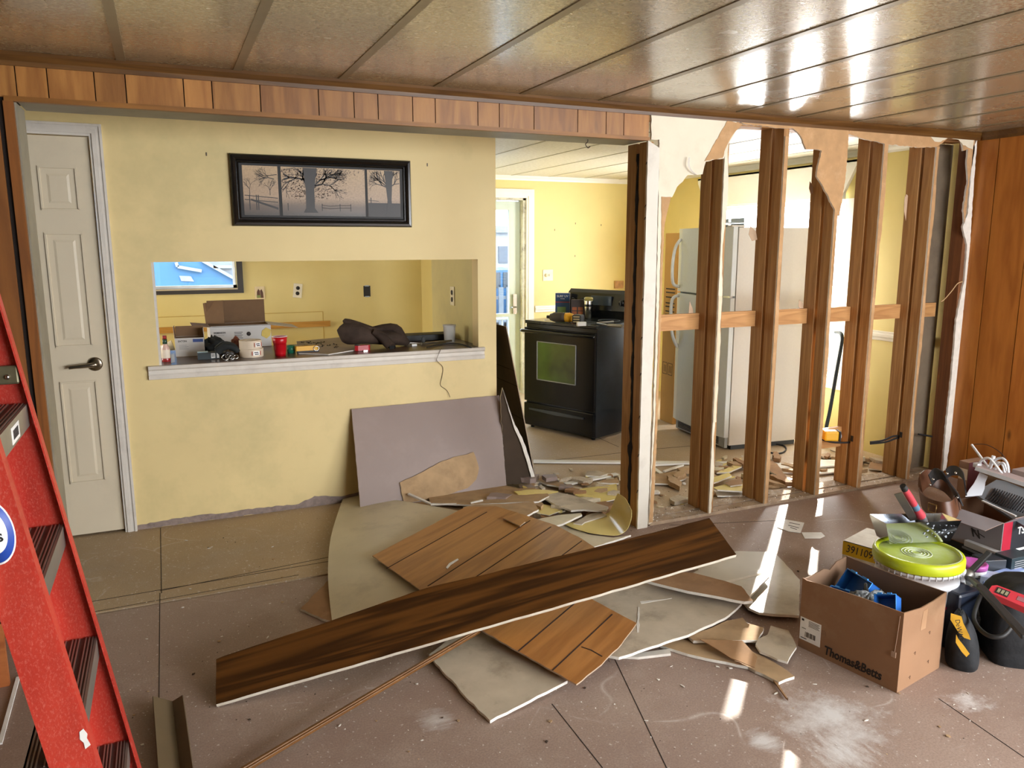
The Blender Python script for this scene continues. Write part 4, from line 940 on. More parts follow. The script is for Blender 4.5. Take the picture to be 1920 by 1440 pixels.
# dark small carton with white label
t = thing('small_carton', 'flat dark carton with white barcode label at the counter edge', 'box', M=axes(CP(371, 675), (1, -.03, 0), (.03, 1, 0), (0, 0, 1)))
boxes(((0, 0, 0), (.115, .06, .038))).build('carton', flat('dark_teal_card', '2a3436', .5), parent=t, bevel=.001)
boxes(((.07, -.0008, .006), (.092, 0, .034)), ((.100, -.0008, .006), (.112, 0, .034))).build('label', whp, parent=t)
boxes(*[((.073+i*.0035, -.0012, .012), (.0745+i*.0035, -.0008, .028)) for i in range(5)]).build('barcode', ink, parent=t)
boxes(((.0, .01, .038), (.055, .05, .042))).build('blue_insert', flat('pale_blue_card', 'a9c3cc', .4), parent=t)
# keys / clips cluster
m = MB(); c0 = CP(430, 671, .012)
ks = thing('metal_fittings', 'bunch of small steel ring fittings between dark carton and tape rolls', 'fittings', c0)
stl = flat('bright_steel', 'b5b2ac', .25, 1)
for i, (dx, dy, r) in enumerate(((-.02, 0, .018), (.012, -.01, .014), (.035, .0, .012), (.0, .02, .016))):
    MB().tube([(c0.x+dx+r*math.cos(t*.524), c0.y+dy+.4*r*math.sin(t*.524), c0.z+.004+r*.8*math.sin(t*.524)) for t in range(12)], .0035, 6, closed=True).build('ring', stl, parent=ks, world=True)
blob('dark_fitting', CP(428, 670), (.035, .025, .022), 9, .4, flat('dark_fitting', '2a2420', .5), parent=ks)
blob('leather_pouch', CP(444, 662), (.03, .03, .05), 12, .3, flat('rust_leather', '6a3320', .6), 'small rust brown leather pouch beside the tape rolls', 'pouch')
# masking / drywall tape rolls
tape = flat('cream_tape', 'd3c2aa', .6, var=.02)
for i, (cc, lab) in enumerate(((CP(472, 668), 'lower cream roll of joint tape, bottom of the stack of two'), (CP(472, 668)+Vector((-.003, 0, .0475)), 'upper cream roll of joint tape, top of the stack of two'))):
    t = thing('tape_roll', lab, 'tape roll', cc); ro = .066 if i == 0 else .062
    MB().lathe([(.03, 0), (ro, 0), (ro, .047), (.03, .047), (.03, 0)], 40, cap=False, sm=False).build('tape', tape, parent=t, bevel=.001)
    m = MB()
    a0 = -1.25 if i == 0 else -.95
    Mx = Matrix.Rotation(a0, 4, 'Z'); m.box((ro*.993, -.019, .012), (ro*1.004, .019, .036), 0, Mx); m.build('label', whp, parent=t)
    m = MB(); m.box((ro*1.003, -.013, .026), (ro*1.008, .012, .031), 0, Mx); m.box((ro*1.003, -.010, .016), (ro*1.008, .014, .021), 0, Mx); m.build('printing', ink, parent=t)
    m = MB(); m.box((ro*.996, -.026, .012), (ro*1.006, -.023, .036), 0, Mx); m.box((ro*.996, .023, .012), (ro*1.006, .026, .036), 0, Mx); m.build('red_mark', redp, parent=t)
# red cup
p = CP(526, 667); t = thing('red_cup', 'red plastic party cup standing on the counter', 'cup', p)
MB().lathe([(0, .002), (.030, 0), (.032, .03), (.0335, .032), (.037, .075), (.0385, .077), (.043, .112), (.041, .112), (.030, .004)], 32, cap=False).build('cup', flat('red_plastic', 'b5101c', .3), parent=t)
MB().tube([(.0425*math.cos(t_*.196), .0425*math.sin(t_*.196), .1125) for t_ in range(32)], .0022, 6, closed=True).build('rim', flat('white_rim', 'e0d8d4', .4), parent=t)
p = CP(546, 662); MBt = MB().lathe([(0, 0), (.022, 0), (.024, .045), (.021, .045), (.02, .004)], 24, M=Matrix.Translation(p), cap=False); tag(MBt.build('green_cap', flat('green_plastic', '1f6b50', .4)), 'short green plastic tub behind the red cup', 'tub')
# yellow utility knife / tape measure
t = thing('utility_knife', 'yellow and black folding utility knife near the middle of the counter', 'knife', M=axes(CP(555, 664), (1, .05, 0), (-.05, 1, 0), (0, 0, 1)) @ Matrix.Scale(1.35, 4))
MB().prism([(0, .0), (.095, 0), (.10, .02), (.08, .03), (.03, .032), (.0, .022)], .012, .032, ).build('handle', ybl, parent=t, bevel=.004)
MB().prism([(.005, .0), (.10, .002), (.095, .025), (.01, .02)], .0, .013).build('base', tblk, parent=t, bevel=.003)
MB().tube([(.088+.012*math.cos(i*.6283), -.002, .02+.010*math.sin(i*.6283)) for i in range(10)], .002, 6, closed=True).build('ring', stl, parent=t)
# plywood/grey sheet on counter under the debris
slab('laminate_sheet', [flat('mauve_laminate', '8e7f78', .5), plaster], [(556, 640), (640, 632), (700, 640), (690, 652), (616, 664), (560, 662)], CZ+.006, .005, 'loose greyish laminate sheet lying on the counter top', 'sheet', step=.05, amp=.002)
# screws scattered
scr = flat('dark_screw', '2a2622', .4, .7); r_ = random.Random(21)
first = None
for i in range(26):
    px, py = r_.uniform(566, 632), r_.uniform(641, 653); p = CP(px, py, .008); a = r_.uniform(0, 3.14); d = Vector((math.cos(a), math.sin(a), 0))*.011
    if first is None:
        m = MB(); m.tube([(-.011, 0, 0), (.009, 0, 0), (.0092, 0, 0), (.012, 0, 0)], [.0012, .0018, .004, .0045], 6); first = m.build('screw', scr, F=Matrix.Translation(p)); o = first
    else: o = first.copy(); COL.objects.link(o)
    o.matrix_world = Matrix.Translation(p) @ Matrix.Rotation(a, 4, 'Z'); tag(o, 'dark screws scattered on the counter between knife and jacket', 'screw', 'screws scattered on the counter')
# dark jacket heap
jk = N('jacket_canvas'); jc = jk.ramp(jk.noise(9, 5), (.3, srgb('2c231d')), (.7, srgb('483a31'))); jk.set(jc, .85, 0, .2); jk.bump(jk.noise(24, 4), .6, .006); jk = jk.m
J = thing('work_jacket', 'crumpled dark brown work jacket heaped on the counter', 'jacket', CP(690, 660))
def JP(px, py, dy=0, z=None):
    p = at(px, py, y=4.86+dy); return p
def lump(rows, name, mat=jk, n=18):
    """closed sleeve like body through rings given as (centre, ry, rz)"""
    m = MB(); P = [Vector(r[0]) for r in rows]; vs = []; fs = []
    for i, (c, a, b) in enumerate(rows):
        d = (P[min(i+1, len(P)-1)]-P[max(i-1, 0)]).normalized(); s_ = d.cross(Vector((0, 0, 1))).normalized(); u_ = s_.cross(d)
        for t in range(n):
            g = 2*math.pi*t/n; w_ = 1+.16*noise.noise(Vector((i*.8, math.cos(g)*1.6, math.sin(g)*1.6+a*30)))
            v = Vector(c)+s_*a*math.cos(g)*w_+u_*b*math.sin(g)*w_; v.z = max(v.z, CZ+.001); vs.append(v)
    for i in range(len(rows)-1):
        for t in range(n): fs.append((i*n+t, i*n+(t+1) % n, (i+1)*n+(t+1) % n, (i+1)*n+t))
    m.add(vs, fs, 0, True); k = len(rows)-1; m.add(vs, [tuple(range(n-1, -1, -1)), tuple(k*n+t for t in range(n))], 0)
    return m.build(name, mat, parent=J, world=True, subsurf=1)
def cz(px, py, dy=0, zz=None): p = CP(px, 655); q = at(px, py, y=p.y+dy); return (q.x, q.y, q.z)
y0 = CP(680, 655).y
def K(px, py, ry, rz, dy=0.02): q = at(px, py, y=y0+dy); return ((q.x, q.y, q.z), ry, rz)
lump([K(637, 630, .03, .04, .05), K(646, 626, .08, .075, .05), K(667, 624, .085, .075, .05), K(690, 629, .07, .05, .05), K(715, 633, .07, .045, .05), K(740, 633, .06, .05, .05), K(757, 638, .04, .035, .05), K(765, 645, .02, .02, .05)], 'jacket_body')
lump([K(645, 600, .02, .012, .06), K(652, 606, .035, .03, .06), K(668, 612, .06, .035, .06), K(700, 622, .05, .03, .06)], 'collar')
lump([K(700, 618, .04, .02, .08), K(735, 612, .05, .03, .08), K(746, 618, .05, .04, .07), K(755, 640, .03, .03, .04)], 'sleeve')
s_ = lump([K(700, 622, .03, .02, .0), K(718, 632, .035, .03, -.02), K(728, 645, .035, .035, -.04), K(733, 652, .028, .034, -.06)], 'sleeve')
q = at(735, 651, y=y0-.07); MB().lathe([(0, 0), (.022, 0), (.026, .004), (.022, .006)], 20, M=axes(q, (1, .5, 0), (0, .2, 1)), cap=False).build('sleeve_opening', flat('very_dark', '0b0908', .9), parent=J, world=True)
# red folding knife
t = thing('red_clamp', 'small red and black pocket tool in front of the jacket', 'tool', M=axes(CP(665, 659), (1, .02, 0), (-.02, 1, 0), (0, 0, 1)))
MB().prism([(0, .0), (.02, -.008), (.09, -.004), (.10, .012), (.07, .03), (.01, .028)], .002, .034).build('handle', flat('red_tool', 'a81c24', .35), parent=t, bevel=.006)
MB().prism([(.0, .0), (.03, -.01), (.035, .0), (.01, .02)], .034, .04).build('latch', tblk, parent=t, bevel=.002)
MB().prism([(.05, -.018), (.075, -.018), (.08, -.01), (.05, -.01)], .0, .006).build('tip', stl, parent=t)
# black flat drawer pan and silver strip, white connector, cables
tag(boxes(((CP(760, 640).x, CP(760, 640).y-.04, CZ+.001), (CP(832, 632).x, CP(832, 632).y-.02, CZ+.042))).build('black_tray', tblk, bevel=.004), 'low black plastic tray at the back of the counter beside the jacket', 'tray')
m = MB(); m.bar(CP(790, 645, .012), CP(850, 638, .012), .014, .012); tag(m.build('steel_bar', stl), 'bright steel bar lying in front of the black tray', 'bar')
tag(boxes(((CP(792, 644).x-.01, CP(792, 644).y-.03, CZ+.002), (CP(792, 644).x+.01, CP(792, 644).y-.01, CZ+.045))).build('clamp_block', tblk, bevel=.002), 'small upright black clamp on the counter by the steel bar', 'clamp')
t = thing('cable_connector', 'white cable connector lying at the counter edge', 'connector', CP(775, 649)); boxes(((-.012, -.01, 0), (.022, .012, .014))).build('plug', whp, parent=t, bevel=.002)
MB().tube(spline([(-.0, .01, .006), (-.03, .05, .01), (.02, .07, .012), (.08, .03, .006)], 5), .003, 6).build('cable', whp, parent=t)
m = MB(); m.tube(spline([CP(800, 652, .006), CP(830, 645, .006), CP(862, 645, .006), CP(884, 652, .006)], 6), .004, 6); tag(m.build('black_cable', tblk), 'black cable curving across the right end of the counter', 'cable')
# clear plastic cup
q = N('frosted_plastic'); q.set(srgb('d8d6d0'), .35, 0, .5, Transmission_Weight=.15, Alpha=.9); frost = q.m
p = CP(843, 641); m = MB(); m.lathe([(0, .002), (.034, 0), (.041, .10), (.043, .108), (.0455, .109), (.0455, .113), (.040, .113), (.033, .003)], 32, M=Matrix.Translation(p), cap=False); tag(m.build('plastic_cup', frost), 'frosted clear plastic cup at the right end of the counter', 'cup')
# thin wire hanging down the wall
pts = [at(828, 652, y=YB-.03), at(822, 665, y=YB-.032), at(819, 676, y=YB-.03), at(830, 688, y=YB-.006), at(829, 705, y=YB-.005), at(826, 722, y=YB-.005), at(838, 732, y=YB-.006), at(844, 745, y=YB-.02)]
m = MB(); m.tube(spline(pts, 5), .0016, 6); tag(m.build('thin_wire', flat('brown_wire', '5a4a34', .6)), 'thin brown wire hanging over the white ledge down the yellow wall', 'wire')
# ================================================================ framed picture
fx0, fx1, fz0, fz1 = .356, 1.346, 1.626, 2.002
FM = axes((fx0, YB-.001, fz0), (1, 0, 0), (0, 0, 1), (0, -1, 0)); Wp = fx1-fx0; Hp = fz1-fz0
pf = thing('framed_picture', 'wide black framed triptych of sepia tree scenes on the yellow wall', 'picture', M=FM)
fbk = flat('black_frame_gloss', '0f0d0c', .22, var=.05, spec=.6)
m = MB(); prof = [(0, 0), (0, .018), (.006, .026), (.018, .028), (.030, .020), (.034, .012), (.042, .014), (.046, .008), (.046, 0)]
vs = []
for (cx, cy, sx_, sy_) in ((0, 0, 1, 1), (Wp, 0, -1, 1), (Wp, Hp, -1, -1), (0, Hp, 1, -1)): vs += [(cx+sx_*u_, cy+sy_*u_, w_) for u_, w_ in prof]
k_ = len(prof); fs = []
for c in range(4):
    for i in range(k_-1): fs.append((c*k_+i, ((c+1) % 4)*k_+i, ((c+1) % 4)*k_+i+1, c*k_+i+1))
m.add(vs, fs); m.build('frame', fbk, parent=pf)
boxes(((.044, .044, .001), (Wp-.044, Hp-.044, .006))).build('mat_board', flat('black_mat', '131110', .6), parent=pf)
def sepia(name):
    q = N(name); sp_ = q.n('SeparateXYZ'); q.l(q.coord(), sp_.inputs[0])
    mr = q.n('MapRange'); q.l(sp_.outputs[1], mr.inputs[0]); mr.inputs[1].default_value = .06; mr.inputs[2].default_value = .30
    c = q.ramp(mr.outputs[0], (0, srgb('3e3630')), (.22, srgb('6b5a4c')), (.4, srgb('a98f74')), (1, srgb('b79c78')))
    c = q.mix(q.ramp(q.noise(120, 4), (.4, (0, 0, 0)), (.7, (.3, .3, .3))), c, srgb('574a40')); q.set(c, .4, 0, .4); return q.m
sep_m = sepia('sepia_print'); ink_t = flat('print_dark', '2d2826', .5); ink_m = flat('print_mid', '6a5747', .5)
cells = [(.062, .245), (.262, .722), (.737, Wp-.064)]
for (a, b) in cells:
    boxes(((a, .058, .006), (b, Hp-.058, .0075))).build('print', sep_m, parent=pf)
z = .0078; r_ = random.Random(8)
def in_cell(x, y, c): return c[0] < x < c[1] and .058 < y < Hp-.058
def branch(m, x, y, a, L, wdt, depth, c):
    if depth == 0 or wdt < .0006: return
    x2, y2 = x+L*math.cos(a), y+L*math.sin(a)
    if not (in_cell(x, y, c) and in_cell(x2, y2, c)): return
    m.bar((x, y, z+.0002), (x2, y2, z+.0002), wdt, .0004, 0)
    for _ in range(2 if depth < 4 else 3): branch(m, x2, y2, a+r_.uniform(-.75, .75), L*r_.uniform(.65, .9), wdt*.68, depth-1, c)
m = MB(); c = cells[1]; tx = .415
m.prism([(tx-.040, .075), (tx-.026, .10), (tx-.024, .20), (tx-.034, Hp-.060), (tx+.04, Hp-.060), (tx+.022, .20), (tx+.022, .10), (tx+.040, .075)], z, z+.0006)
for a0 in (.3, .7, 1.1, 2.0, 2.5, 2.9): branch(m, tx+(.015 if a0 < 1.5 else -.015), r_.uniform(.20, .27), a0, .055, .008, 6, c)
m.build('tree_silhouette', ink_t, parent=pf)
m = MB()
for _ in range(1500):
    x = r_.gauss(tx, .115); y = r_.uniform(.12, Hp-.062)
    if not in_cell(x, y, (c[0]+.004, c[1]-.004)) or abs(x-tx) > .05+(y-.12)*1.3 or (y < .155 and r_.random() < .75): continue
    s_ = r_.uniform(.002, .0055); a = r_.uniform(0, 3); m.add([(x-s_, y, z+.0004), (x, y-s_*.6, z+.0004), (x+s_, y+s_*.3, z+.0004), (x, y+s_*.7, z+.0004)], [(0, 1, 2, 3)])
tag(m.build('leaf_pattern', ink_m, parent=pf), kind='stuff')
m = MB(); c = cells[0]
for yy in (.150, .128): m.bar((.068, yy+.012, z), (.24, yy, z), .004, .0005)
for xx in (.09, .125, .135): m.box((xx, .085, z), (xx+.005, .165, z+.0006))
m.prism([(.10, .145), (.24, .10), (.24, .088), (.10, .135)], z, z+.0004)
branch(m, .24, .275, 3.3, .04, .004, 5, (c[0], c[1])); branch(m, .225, .25, 2.9, .03, .004, 5, (c[0], c[1])); branch(m, .095, .165, 1.57, .03, .003, 5, c); branch(m, .2, .165, 1.57, .025, .003, 5, c)
m.build('fence_silhouette', ink_t, parent=pf)
m = MB(); c = cells[2]; m.prism([(.84, .06), (.852, .15), (.835, Hp-.06), (.885, Hp-.06), (.875, .15), (.885, .06)], z, z+.0006)
for a0 in (.6, 1.2, 2.2, 2.8, 2.5): branch(m, .86, .22, a0, .04, .006, 5, c)
m.build('tree_silhouette', ink_t, parent=pf)
m = MB(); m.box((.752, .125, z), (.757, .165, z+.0006)); m.bar((.74, .15, z), (.80, .145, z), .003, .0005)
m.box((c[0]+.001, .0585, z-.0001), (c[1]-.001, .135, z+.0001)); m.build('hill_silhouette', ink_t, parent=pf)
m = MB(); c = cells[1]
for xx in (.290, .475, .575, .635): m.box((xx, .085, z), (xx+.004, .125, z+.0005))
for yy in (.118, .104): m.tube([(.475, yy, z), (.52, yy-.006, z), (.575, yy-.002, z), (.64, yy, z)], .0012, 4)
m.build('fence_silhouette', ink_t, parent=pf)
# ================================================================ demolition pile on the floor
def plate3(name, mats, pts, th, label=None, cat=None, group=None, amp=0, seed=1, lines=(), parent=None, step=.03, up=None):
    """flat board through 3D corner points"""
    pts = [Vector(p) for p in pts]; o = sum(pts, Vector())/len(pts); n = (pts[1]-pts[0]).cross(pts[2]-pts[1]).normalized()
    if up is not None:
        if n.dot(Vector(up)) < 0: n = -n
    elif n.z < 0 or (abs(n.z) < .01 and n.dot(Vector((0, -1, 0))) < 0): n = -n
    F = frame_from(o, pts[1]-pts[0], n); Fi = F.inverted(); q = [((Fi @ p).x, (Fi @ p).y) for p in pts]
    if amp: q = jag(q, step, amp, seed)
    m = MB(); m.prism(q, -th, 0, 0, 1)
    for a, b in lines:
        A = Fi @ Vector(a); B = Fi @ Vector(b); m.bar((A.x, A.y, .0003), (B.x, B.y, .0003), .005, .0016, 2)
    mats = mats if isinstance(mats, (list, tuple)) else [mats, mats]
    if parent is not None:
        W_ = MB(); W_.v = [F @ v for v in m.v]; W_.f = m.f; W_.m = m.m; W_.sm = m.sm; return W_.build(name, mats, parent=parent, world=True)
    return tag(m.build(name, mats, F=F), label, cat, group)
pan_w = wood('fallen_panel_wood', '8f6030', 'b98648', .38, (.9, 9, 9), True, 'X')
pan_d = wood('fallen_panel_wood_dark', '875320', 'b0773a', .38, (.9, 9, 9), True, 'X')
drk_w = wood('dark_walnut_board', '281506', '5c3814', .42, (.55, 9, 9), False, 'X', ring=4, spec=.2, fineness=.5)
grv = flat('groove_dark', '2a150a', .8)
fib = flat('fibre_edge', 'b09a84', .95, var=.15, scale=60)
cream_b = flat('cream_board_face', 'cdc2a6', .42, var=.07, scale=4, dirt='a39883')
gyp_f = flat('grey_cream_wallboard', 'b8aa94', .6, var=.12, scale=9, dirt='857662', bump=.2, bscale=25)
gyp_s = flat('glossy_cream_wallboard', 'c6c0b0', .3, var=.05, scale=5, dirt='968d7c')
tanp = flat('tan_paper_face', 'a98c68', .9, var=.14, scale=12, dirt='8a6f52', bump=.25, bscale=40)
kr2 = flat('brown_paper_face', '94704c', .9, var=.14, scale=10, dirt='b08a62', bump=.25, bscale=30)
yel_f = flat('yellow_sheet_face', 'd6c274', .35, var=.05, scale=4)
mauve = flat('mauve_panel_face', '8c7a72', .5, var=.05, scale=2.5, dirt='9a8880')
G = 'pieces of demolished wall in the pile'
# lowest pieces
slab('drywall_piece', [kr2, plaster], [(618, 1086), (563, 1141), (582, 1150), (604, 1160), (640, 1170), (660, 1110)], .012, .010, 'small brown triangular drywall piece beneath the left edge of the curved cream sheet', 'drywall', amp=.004, seed=2)
slab('drywall_piece', [gyp_f, plaster], [(804, 1228), (848, 1194), (893, 1178), (1000, 1218), (1064, 1276), (1008, 1304), (918, 1351), (870, 1302), (824, 1250)], [(918, 1351, .012), (804, 1228, .02), (1064, 1276, .03)], .011, 'dirty grey cream drywall square under the lower wood panel, nearest the camera', 'drywall', amp=.003, seed=3,
     dirpx=((824, 1250), (918, 1351)))
slab('drywall_piece', [gyp_f, plaster], [(1100, 1118), (1200, 1084), (1300, 1104), (1391, 1131), (1360, 1158), (1323, 1174), (1290, 1190), (1235, 1208), (1184, 1225), (1160, 1232), (1120, 1225), (1090, 1180)], .045, .011, 'large cracked grey cream drywall sheet in the middle of the pile', 'drywall', amp=.003, seed=4,
     patches=((1, [(1200, 1128), (1260, 1122), (1202, 1132)], .002), (1, [(1196, 1139), (1199, 1139), (1198, 1186), (1194, 1186)], .002)), dirpx=((1160, 1232), (1391, 1131)))
slab('wood_splinter', [white_t, white_t], [(1153, 1230), (1255, 1216), (1258, 1225), (1197, 1232)], .012, .010, 'thin white trim splinter poking out under the cracked drywall sheet', 'splinter')
slab('drywall_piece', [tanp, plaster], [(1238, 1210), (1265, 1199), (1340, 1201), (1400, 1216), (1450, 1240), (1490, 1268), (1460, 1279), (1403, 1250), (1340, 1237), (1290, 1226)], .013, .011, 'long brown paper backed drywall strip pointing to the lower right', 'drywall', amp=.003, seed=6)
slab('drywall_piece', [tanp, plaster], [(1325, 1180), (1364, 1163), (1393, 1158), (1400, 1168), (1432, 1177), (1425, 1190), (1420, 1200), (1300, 1201), (1290, 1192)], .03, .011, 'tan speckled drywall piece with a round hole beside the cracked sheet', 'drywall', amp=.003, seed=7)
slab('drywall_piece', [gyp_s, plaster], [(1300, 1062), (1381, 1033), (1445, 1035), (1457, 1041), (1470, 1054), (1500, 1087), (1498, 1154), (1449, 1151), (1423, 1148), (1403, 1139), (1380, 1110)], .03, .011, 'glossy cream drywall sheet lying at the end of the dark board', 'drywall', amp=.002, seed=8)
slab('drywall_piece', [gyp_s, plaster], [(1340, 1050), (1400, 1060), (1436, 1073), (1443, 1080), (1425, 1098), (1405, 1119), (1385, 1100), (1360, 1090), (1300, 1074)], .058, .010, 'small pale drywall piece lying on the glossy cream sheet', 'drywall', amp=.003, seed=9,
     patches=((1, [(1360, 1090), (1432, 1073), (1434, 1076), (1366, 1094)], .002),))
slab('drywall_piece', [kr2, plaster], [(1200, 1085), (1260, 1072), (1300, 1074), (1358, 1089), (1390, 1099), (1412, 1126), (1396, 1128), (1340, 1117), (1290, 1108), (1240, 1096)], .085, .012, 'brown backed pointed drywall strip lying over the cracked sheet', 'drywall', amp=.002, seed=10)
# folded brown paper and white offcut near the carton
P = [at(1313, 1200, z=.045), at(1391, 1202, z=.05), at(1420, 1233, z=.035), at(1415, 1250, z=.03), at(1369, 1230, z=.04)]
plate3('paper_flap', [kr2, kr2], P, .003, 'folded flap of brown drywall paper over the long strip', 'paper', amp=.002, seed=3)
slab('drywall_piece', [gyp_f, plaster], [(1445, 1173), (1479, 1182), (1494, 1213), (1477, 1241), (1458, 1235), (1425, 1221), (1416, 1208), (1421, 1199), (1430, 1194), (1439, 1190)], .03, .009, 'small torn cream wallboard scrap touching the large cardboard box', 'drywall', amp=.003, seed=12)
slab('wood_splinter', [kr2, kr2], [(1449, 1274), (1454, 1274), (1478, 1311), (1473, 1307)], .01, .006, 'slim brown splinter at the tip of the long drywall strip', 'splinter')
# curved cream sheet
rows = []
for t, L in ((0, [(647, 925, .02), (700, 932, .045), (760, 940, .06), (830, 952, .06), (900, 966, .05)]), (1, [(634, 960, .03), (690, 975, .06), (760, 985, .075), (830, 995, .075), (900, 1005, .06)]),
             (2, [(620, 1008, .04), (690, 1020, .075), (760, 1030, .085), (830, 1040, .08), (880, 1050, .07)]), (3, [(615, 1062, .035), (690, 1075, .065), (760, 1085, .075), (820, 1090, .075), (870, 1095, .06)]),
             (4, [(617, 1115, .022), (690, 1128, .045), (750, 1133, .05), (810, 1135, .05), (860, 1135, .05)]), (5, [(623, 1168, .014), (690, 1170, .02), (750, 1170, .03), (810, 1160, .03), (860, 1155, .03)])):
    rows.append(spline([at(a, b, z=z_) for a, b, z_ in L], 3))
cols = [spline([r[j] for r in rows], 3) for j in range(len(rows[0]))]
m = MB(); m.grid(cols, .004); tag(m.build('cream_sheet', [cream_b]), 'large thin cream wall sheet bowed up at the left of the pile', 'sheet')
P = [at(650, 926, z=.022), at(640, 946, z=.03), at(633, 962, z=.034), at(652, 958, z=.034)]
# upper wood panel with grooves
slab('panelling_piece', [pan_w, fib, grv], [(698, 1042), (872, 951), (930, 949), (985, 966), (1040, 984), (1091, 1010), (1112, 1024), (1132, 1037), (1060, 1080), (880, 1148), (797, 1112)], [(698, 1042, .10), (797, 1112, .10), (1112, 1024, .15)], .005,
     'upper honey coloured wood wall panel with dark grooves lying behind the dark board', 'panel', dirpx=((725, 1066), (913, 961)), amp=.0015, seed=2,
     lines=(((725, 1066), (913, 960)), ((802, 1099), (994, 976)), ((880, 1090), (1033, 988)), ((1040, 1052), (1091, 1014))))
slab('wood_chip', [whp, whp], [(836, 1064), (842, 1056), (858, 1047), (860, 1049), (845, 1059), (839, 1066)], [(698, 1042, .104), (797, 1112, .104), (1112, 1024, .154)], .002, 'white curved paint sliver on the upper wood panel', 'chip')
# lower wood panel
slab('panelling_piece', [pan_d, fib, grv], [(893, 1176), (1000, 1120), (1091, 1112), (1140, 1140), (1194, 1168), (1184, 1182), (1158, 1215), (1120, 1252), (1081, 1283), (1036, 1257), (972, 1221)], [(893, 1176, .085), (1081, 1283, .05), (1194, 1168, .075)], .006,
     'lower honey coloured wood wall panel with a cracked corner, in front of the dark board', 'panel', dirpx=((972, 1221), (1089, 1123)), amp=.002, seed=5,
     lines=(((972, 1221), (1086, 1124)), ((1036, 1257), (1148, 1152)), ((1090, 1213), (1108, 1219)), ((1108, 1219), (1129, 1231))))
# long dark board
slab('dark_board', [drk_w, flat('white_board_edge', 'cfc6b4', .7, dirt='8a6a48', scale=5), grv], [(405, 1321), (1381, 1040), (1330, 971), (1180, 1010), (1059, 1040), (900, 1079), (800, 1102), (622, 1163), (560, 1184), (420, 1230), (405, 1236)], [(405, 1321, .016), (1381, 1040, .28), (405, 1234, .09)], .014,
     'long dark walnut board lying diagonally across the top of the pile', 'board', dirpx=((405, 1321), (1381, 1040)), amp=.0015, seed=6, step=.05)
# thin brown moulding
m = MB(); a = at(398, 1478, z=.012); b = at(905, 1178, z=.075); m.bar(a, b, .022, .012); m.bar(a+Vector((0, 0, .006)), b+Vector((0, 0, .006)), .010, .008)
tag(m.build('wood_moulding', wood('moulding_wood', '5c3a18', '80562a', .4, (1, 14, 14), False, 'X'), bevel=.002), 'long thin brown wooden moulding resting on the grey drywall square', 'moulding')
# V shaped brown corner strips lower left
cs = flat('olive_brown_strip', '5a4a34', .45, var=.08)
for (q1, q2, lab) in (((287, 1305), (322, 1312), 'left half'), ((326, 1313), (340, 1304), 'right half')): pass
t = thing('corner_strip', 'olive brown V shaped corner strip on the floor at the lower left', 'strip', at(325, 1380, z=0))
A_, B_, C_ = at(287, 1305, z=.045), at(323, 1315, z=.003), at(342, 1303, z=.03); dv = at(300, 1480, z=.045)-A_; dv.z = 0
for (p, q_) in ((A_, B_), (B_, C_)):
    m = MB(); m.grid([[p, q_], [p+dv, q_+dv]], .004, sm=False); m.build('strip_leg', cs, parent=t, world=True)
# grey mauve panel leaning on the yellow wall
slab_n = None
T0 = at(659, 767, y=YB-.016); T1 = at(936, 741, y=YB-.016)
B0 = at(677, 966, z=.002); B1 = at(951, 928, z=.002)
plate3('grey_wallboard', [mauve, fib], [T0, T1, B1, B0], .010, 'large grey mauve wall panel leaning against the yellow wall under the pass-through', 'panel', amp=.001, seed=3)
# torn tan piece leaning on it
nn = (T1-T0).cross(B0-T0).normalized(); nn = nn if nn.y < 0 else -nn
pp0 = T0+nn*.013
P = [atp(a, b, pp0, nn) for a, b in ((750, 905), (774, 894), (795, 884), (822, 868), (851, 857), (875, 852), (888, 847), (898, 878), (893, 899), (877, 915), (830, 930), (806, 936), (757, 944))]
plate3('drywall_piece', [tanp, plaster], P, .011, 'tan torn triangular drywall piece leaning on the grey mauve panel', 'drywall', amp=.003, seed=14)
# brown panel leaning on the wall end
dpn = wood('shaded_panel_wood', '2e1e12', '4a3220', .5, (1, 9, 9), False, 'X')  # unlit side of the panel is painted in as darkened wood
a0 = Vector((1.93, 4.44, 1.02)); b0 = at(1004, 897, z=.002)
plate3('panelling_piece', [dpn, fib, grv], [(a0.x, a0.y, a0.z), (b0.x, b0.y, .002), (b0.x+.03, 5.45, .002), (1.95, 5.45, 1.02)], .006, 'brown wall panel with painted shade leaning on the end of the yellow wall', 'panel', up=(-1, 0, .2),
       lines=[(a0.lerp(b0, k)+Vector((-.003, 0, 0)), Vector((1.94, 5.45, 1.02)).lerp(Vector((b0.x+.03, 5.45, .002)), k)) for k in (.28, .38, .60, .86)])
m_ = [at(938, 745, y=4.415), at(932+8, 726, y=4.42), at(964, 796, y=4.40), at(985, 838, y=4.385), at(1003, 903, y=4.36), at(948, 908, y=4.36)]
n_ = Vector((0, -1, .18)).normalized(); p0_ = Vector((1.9, 4.42, .6))
P = [atp(a, b, p0_, n_) for a, b in ((938, 745), (942, 727), (964, 796), (985, 838), (1003, 905), (948, 909))]
plate3('drywall_piece', [flat('olive_paper', '3c2e20', .9, var=.15), plaster], P, .012, 'dark brown backed drywall piece with white torn edge leaning beside the yellow wall end', 'drywall', amp=.004, seed=15)
P = [atp(a, b, p0_+Vector((0, -.013, 0)), n_) for a, b in ((942, 727), (950, 755), (966, 797), (979, 820), (986, 838), (996, 872), (1006, 906), (999, 906), (990, 872), (980, 840), (962, 797))]
plate3('torn_edge', [plaster, plaster], P, .004, 'white torn gypsum edge strip on the dark leaning drywall piece', 'drywall', amp=.002, seed=5)
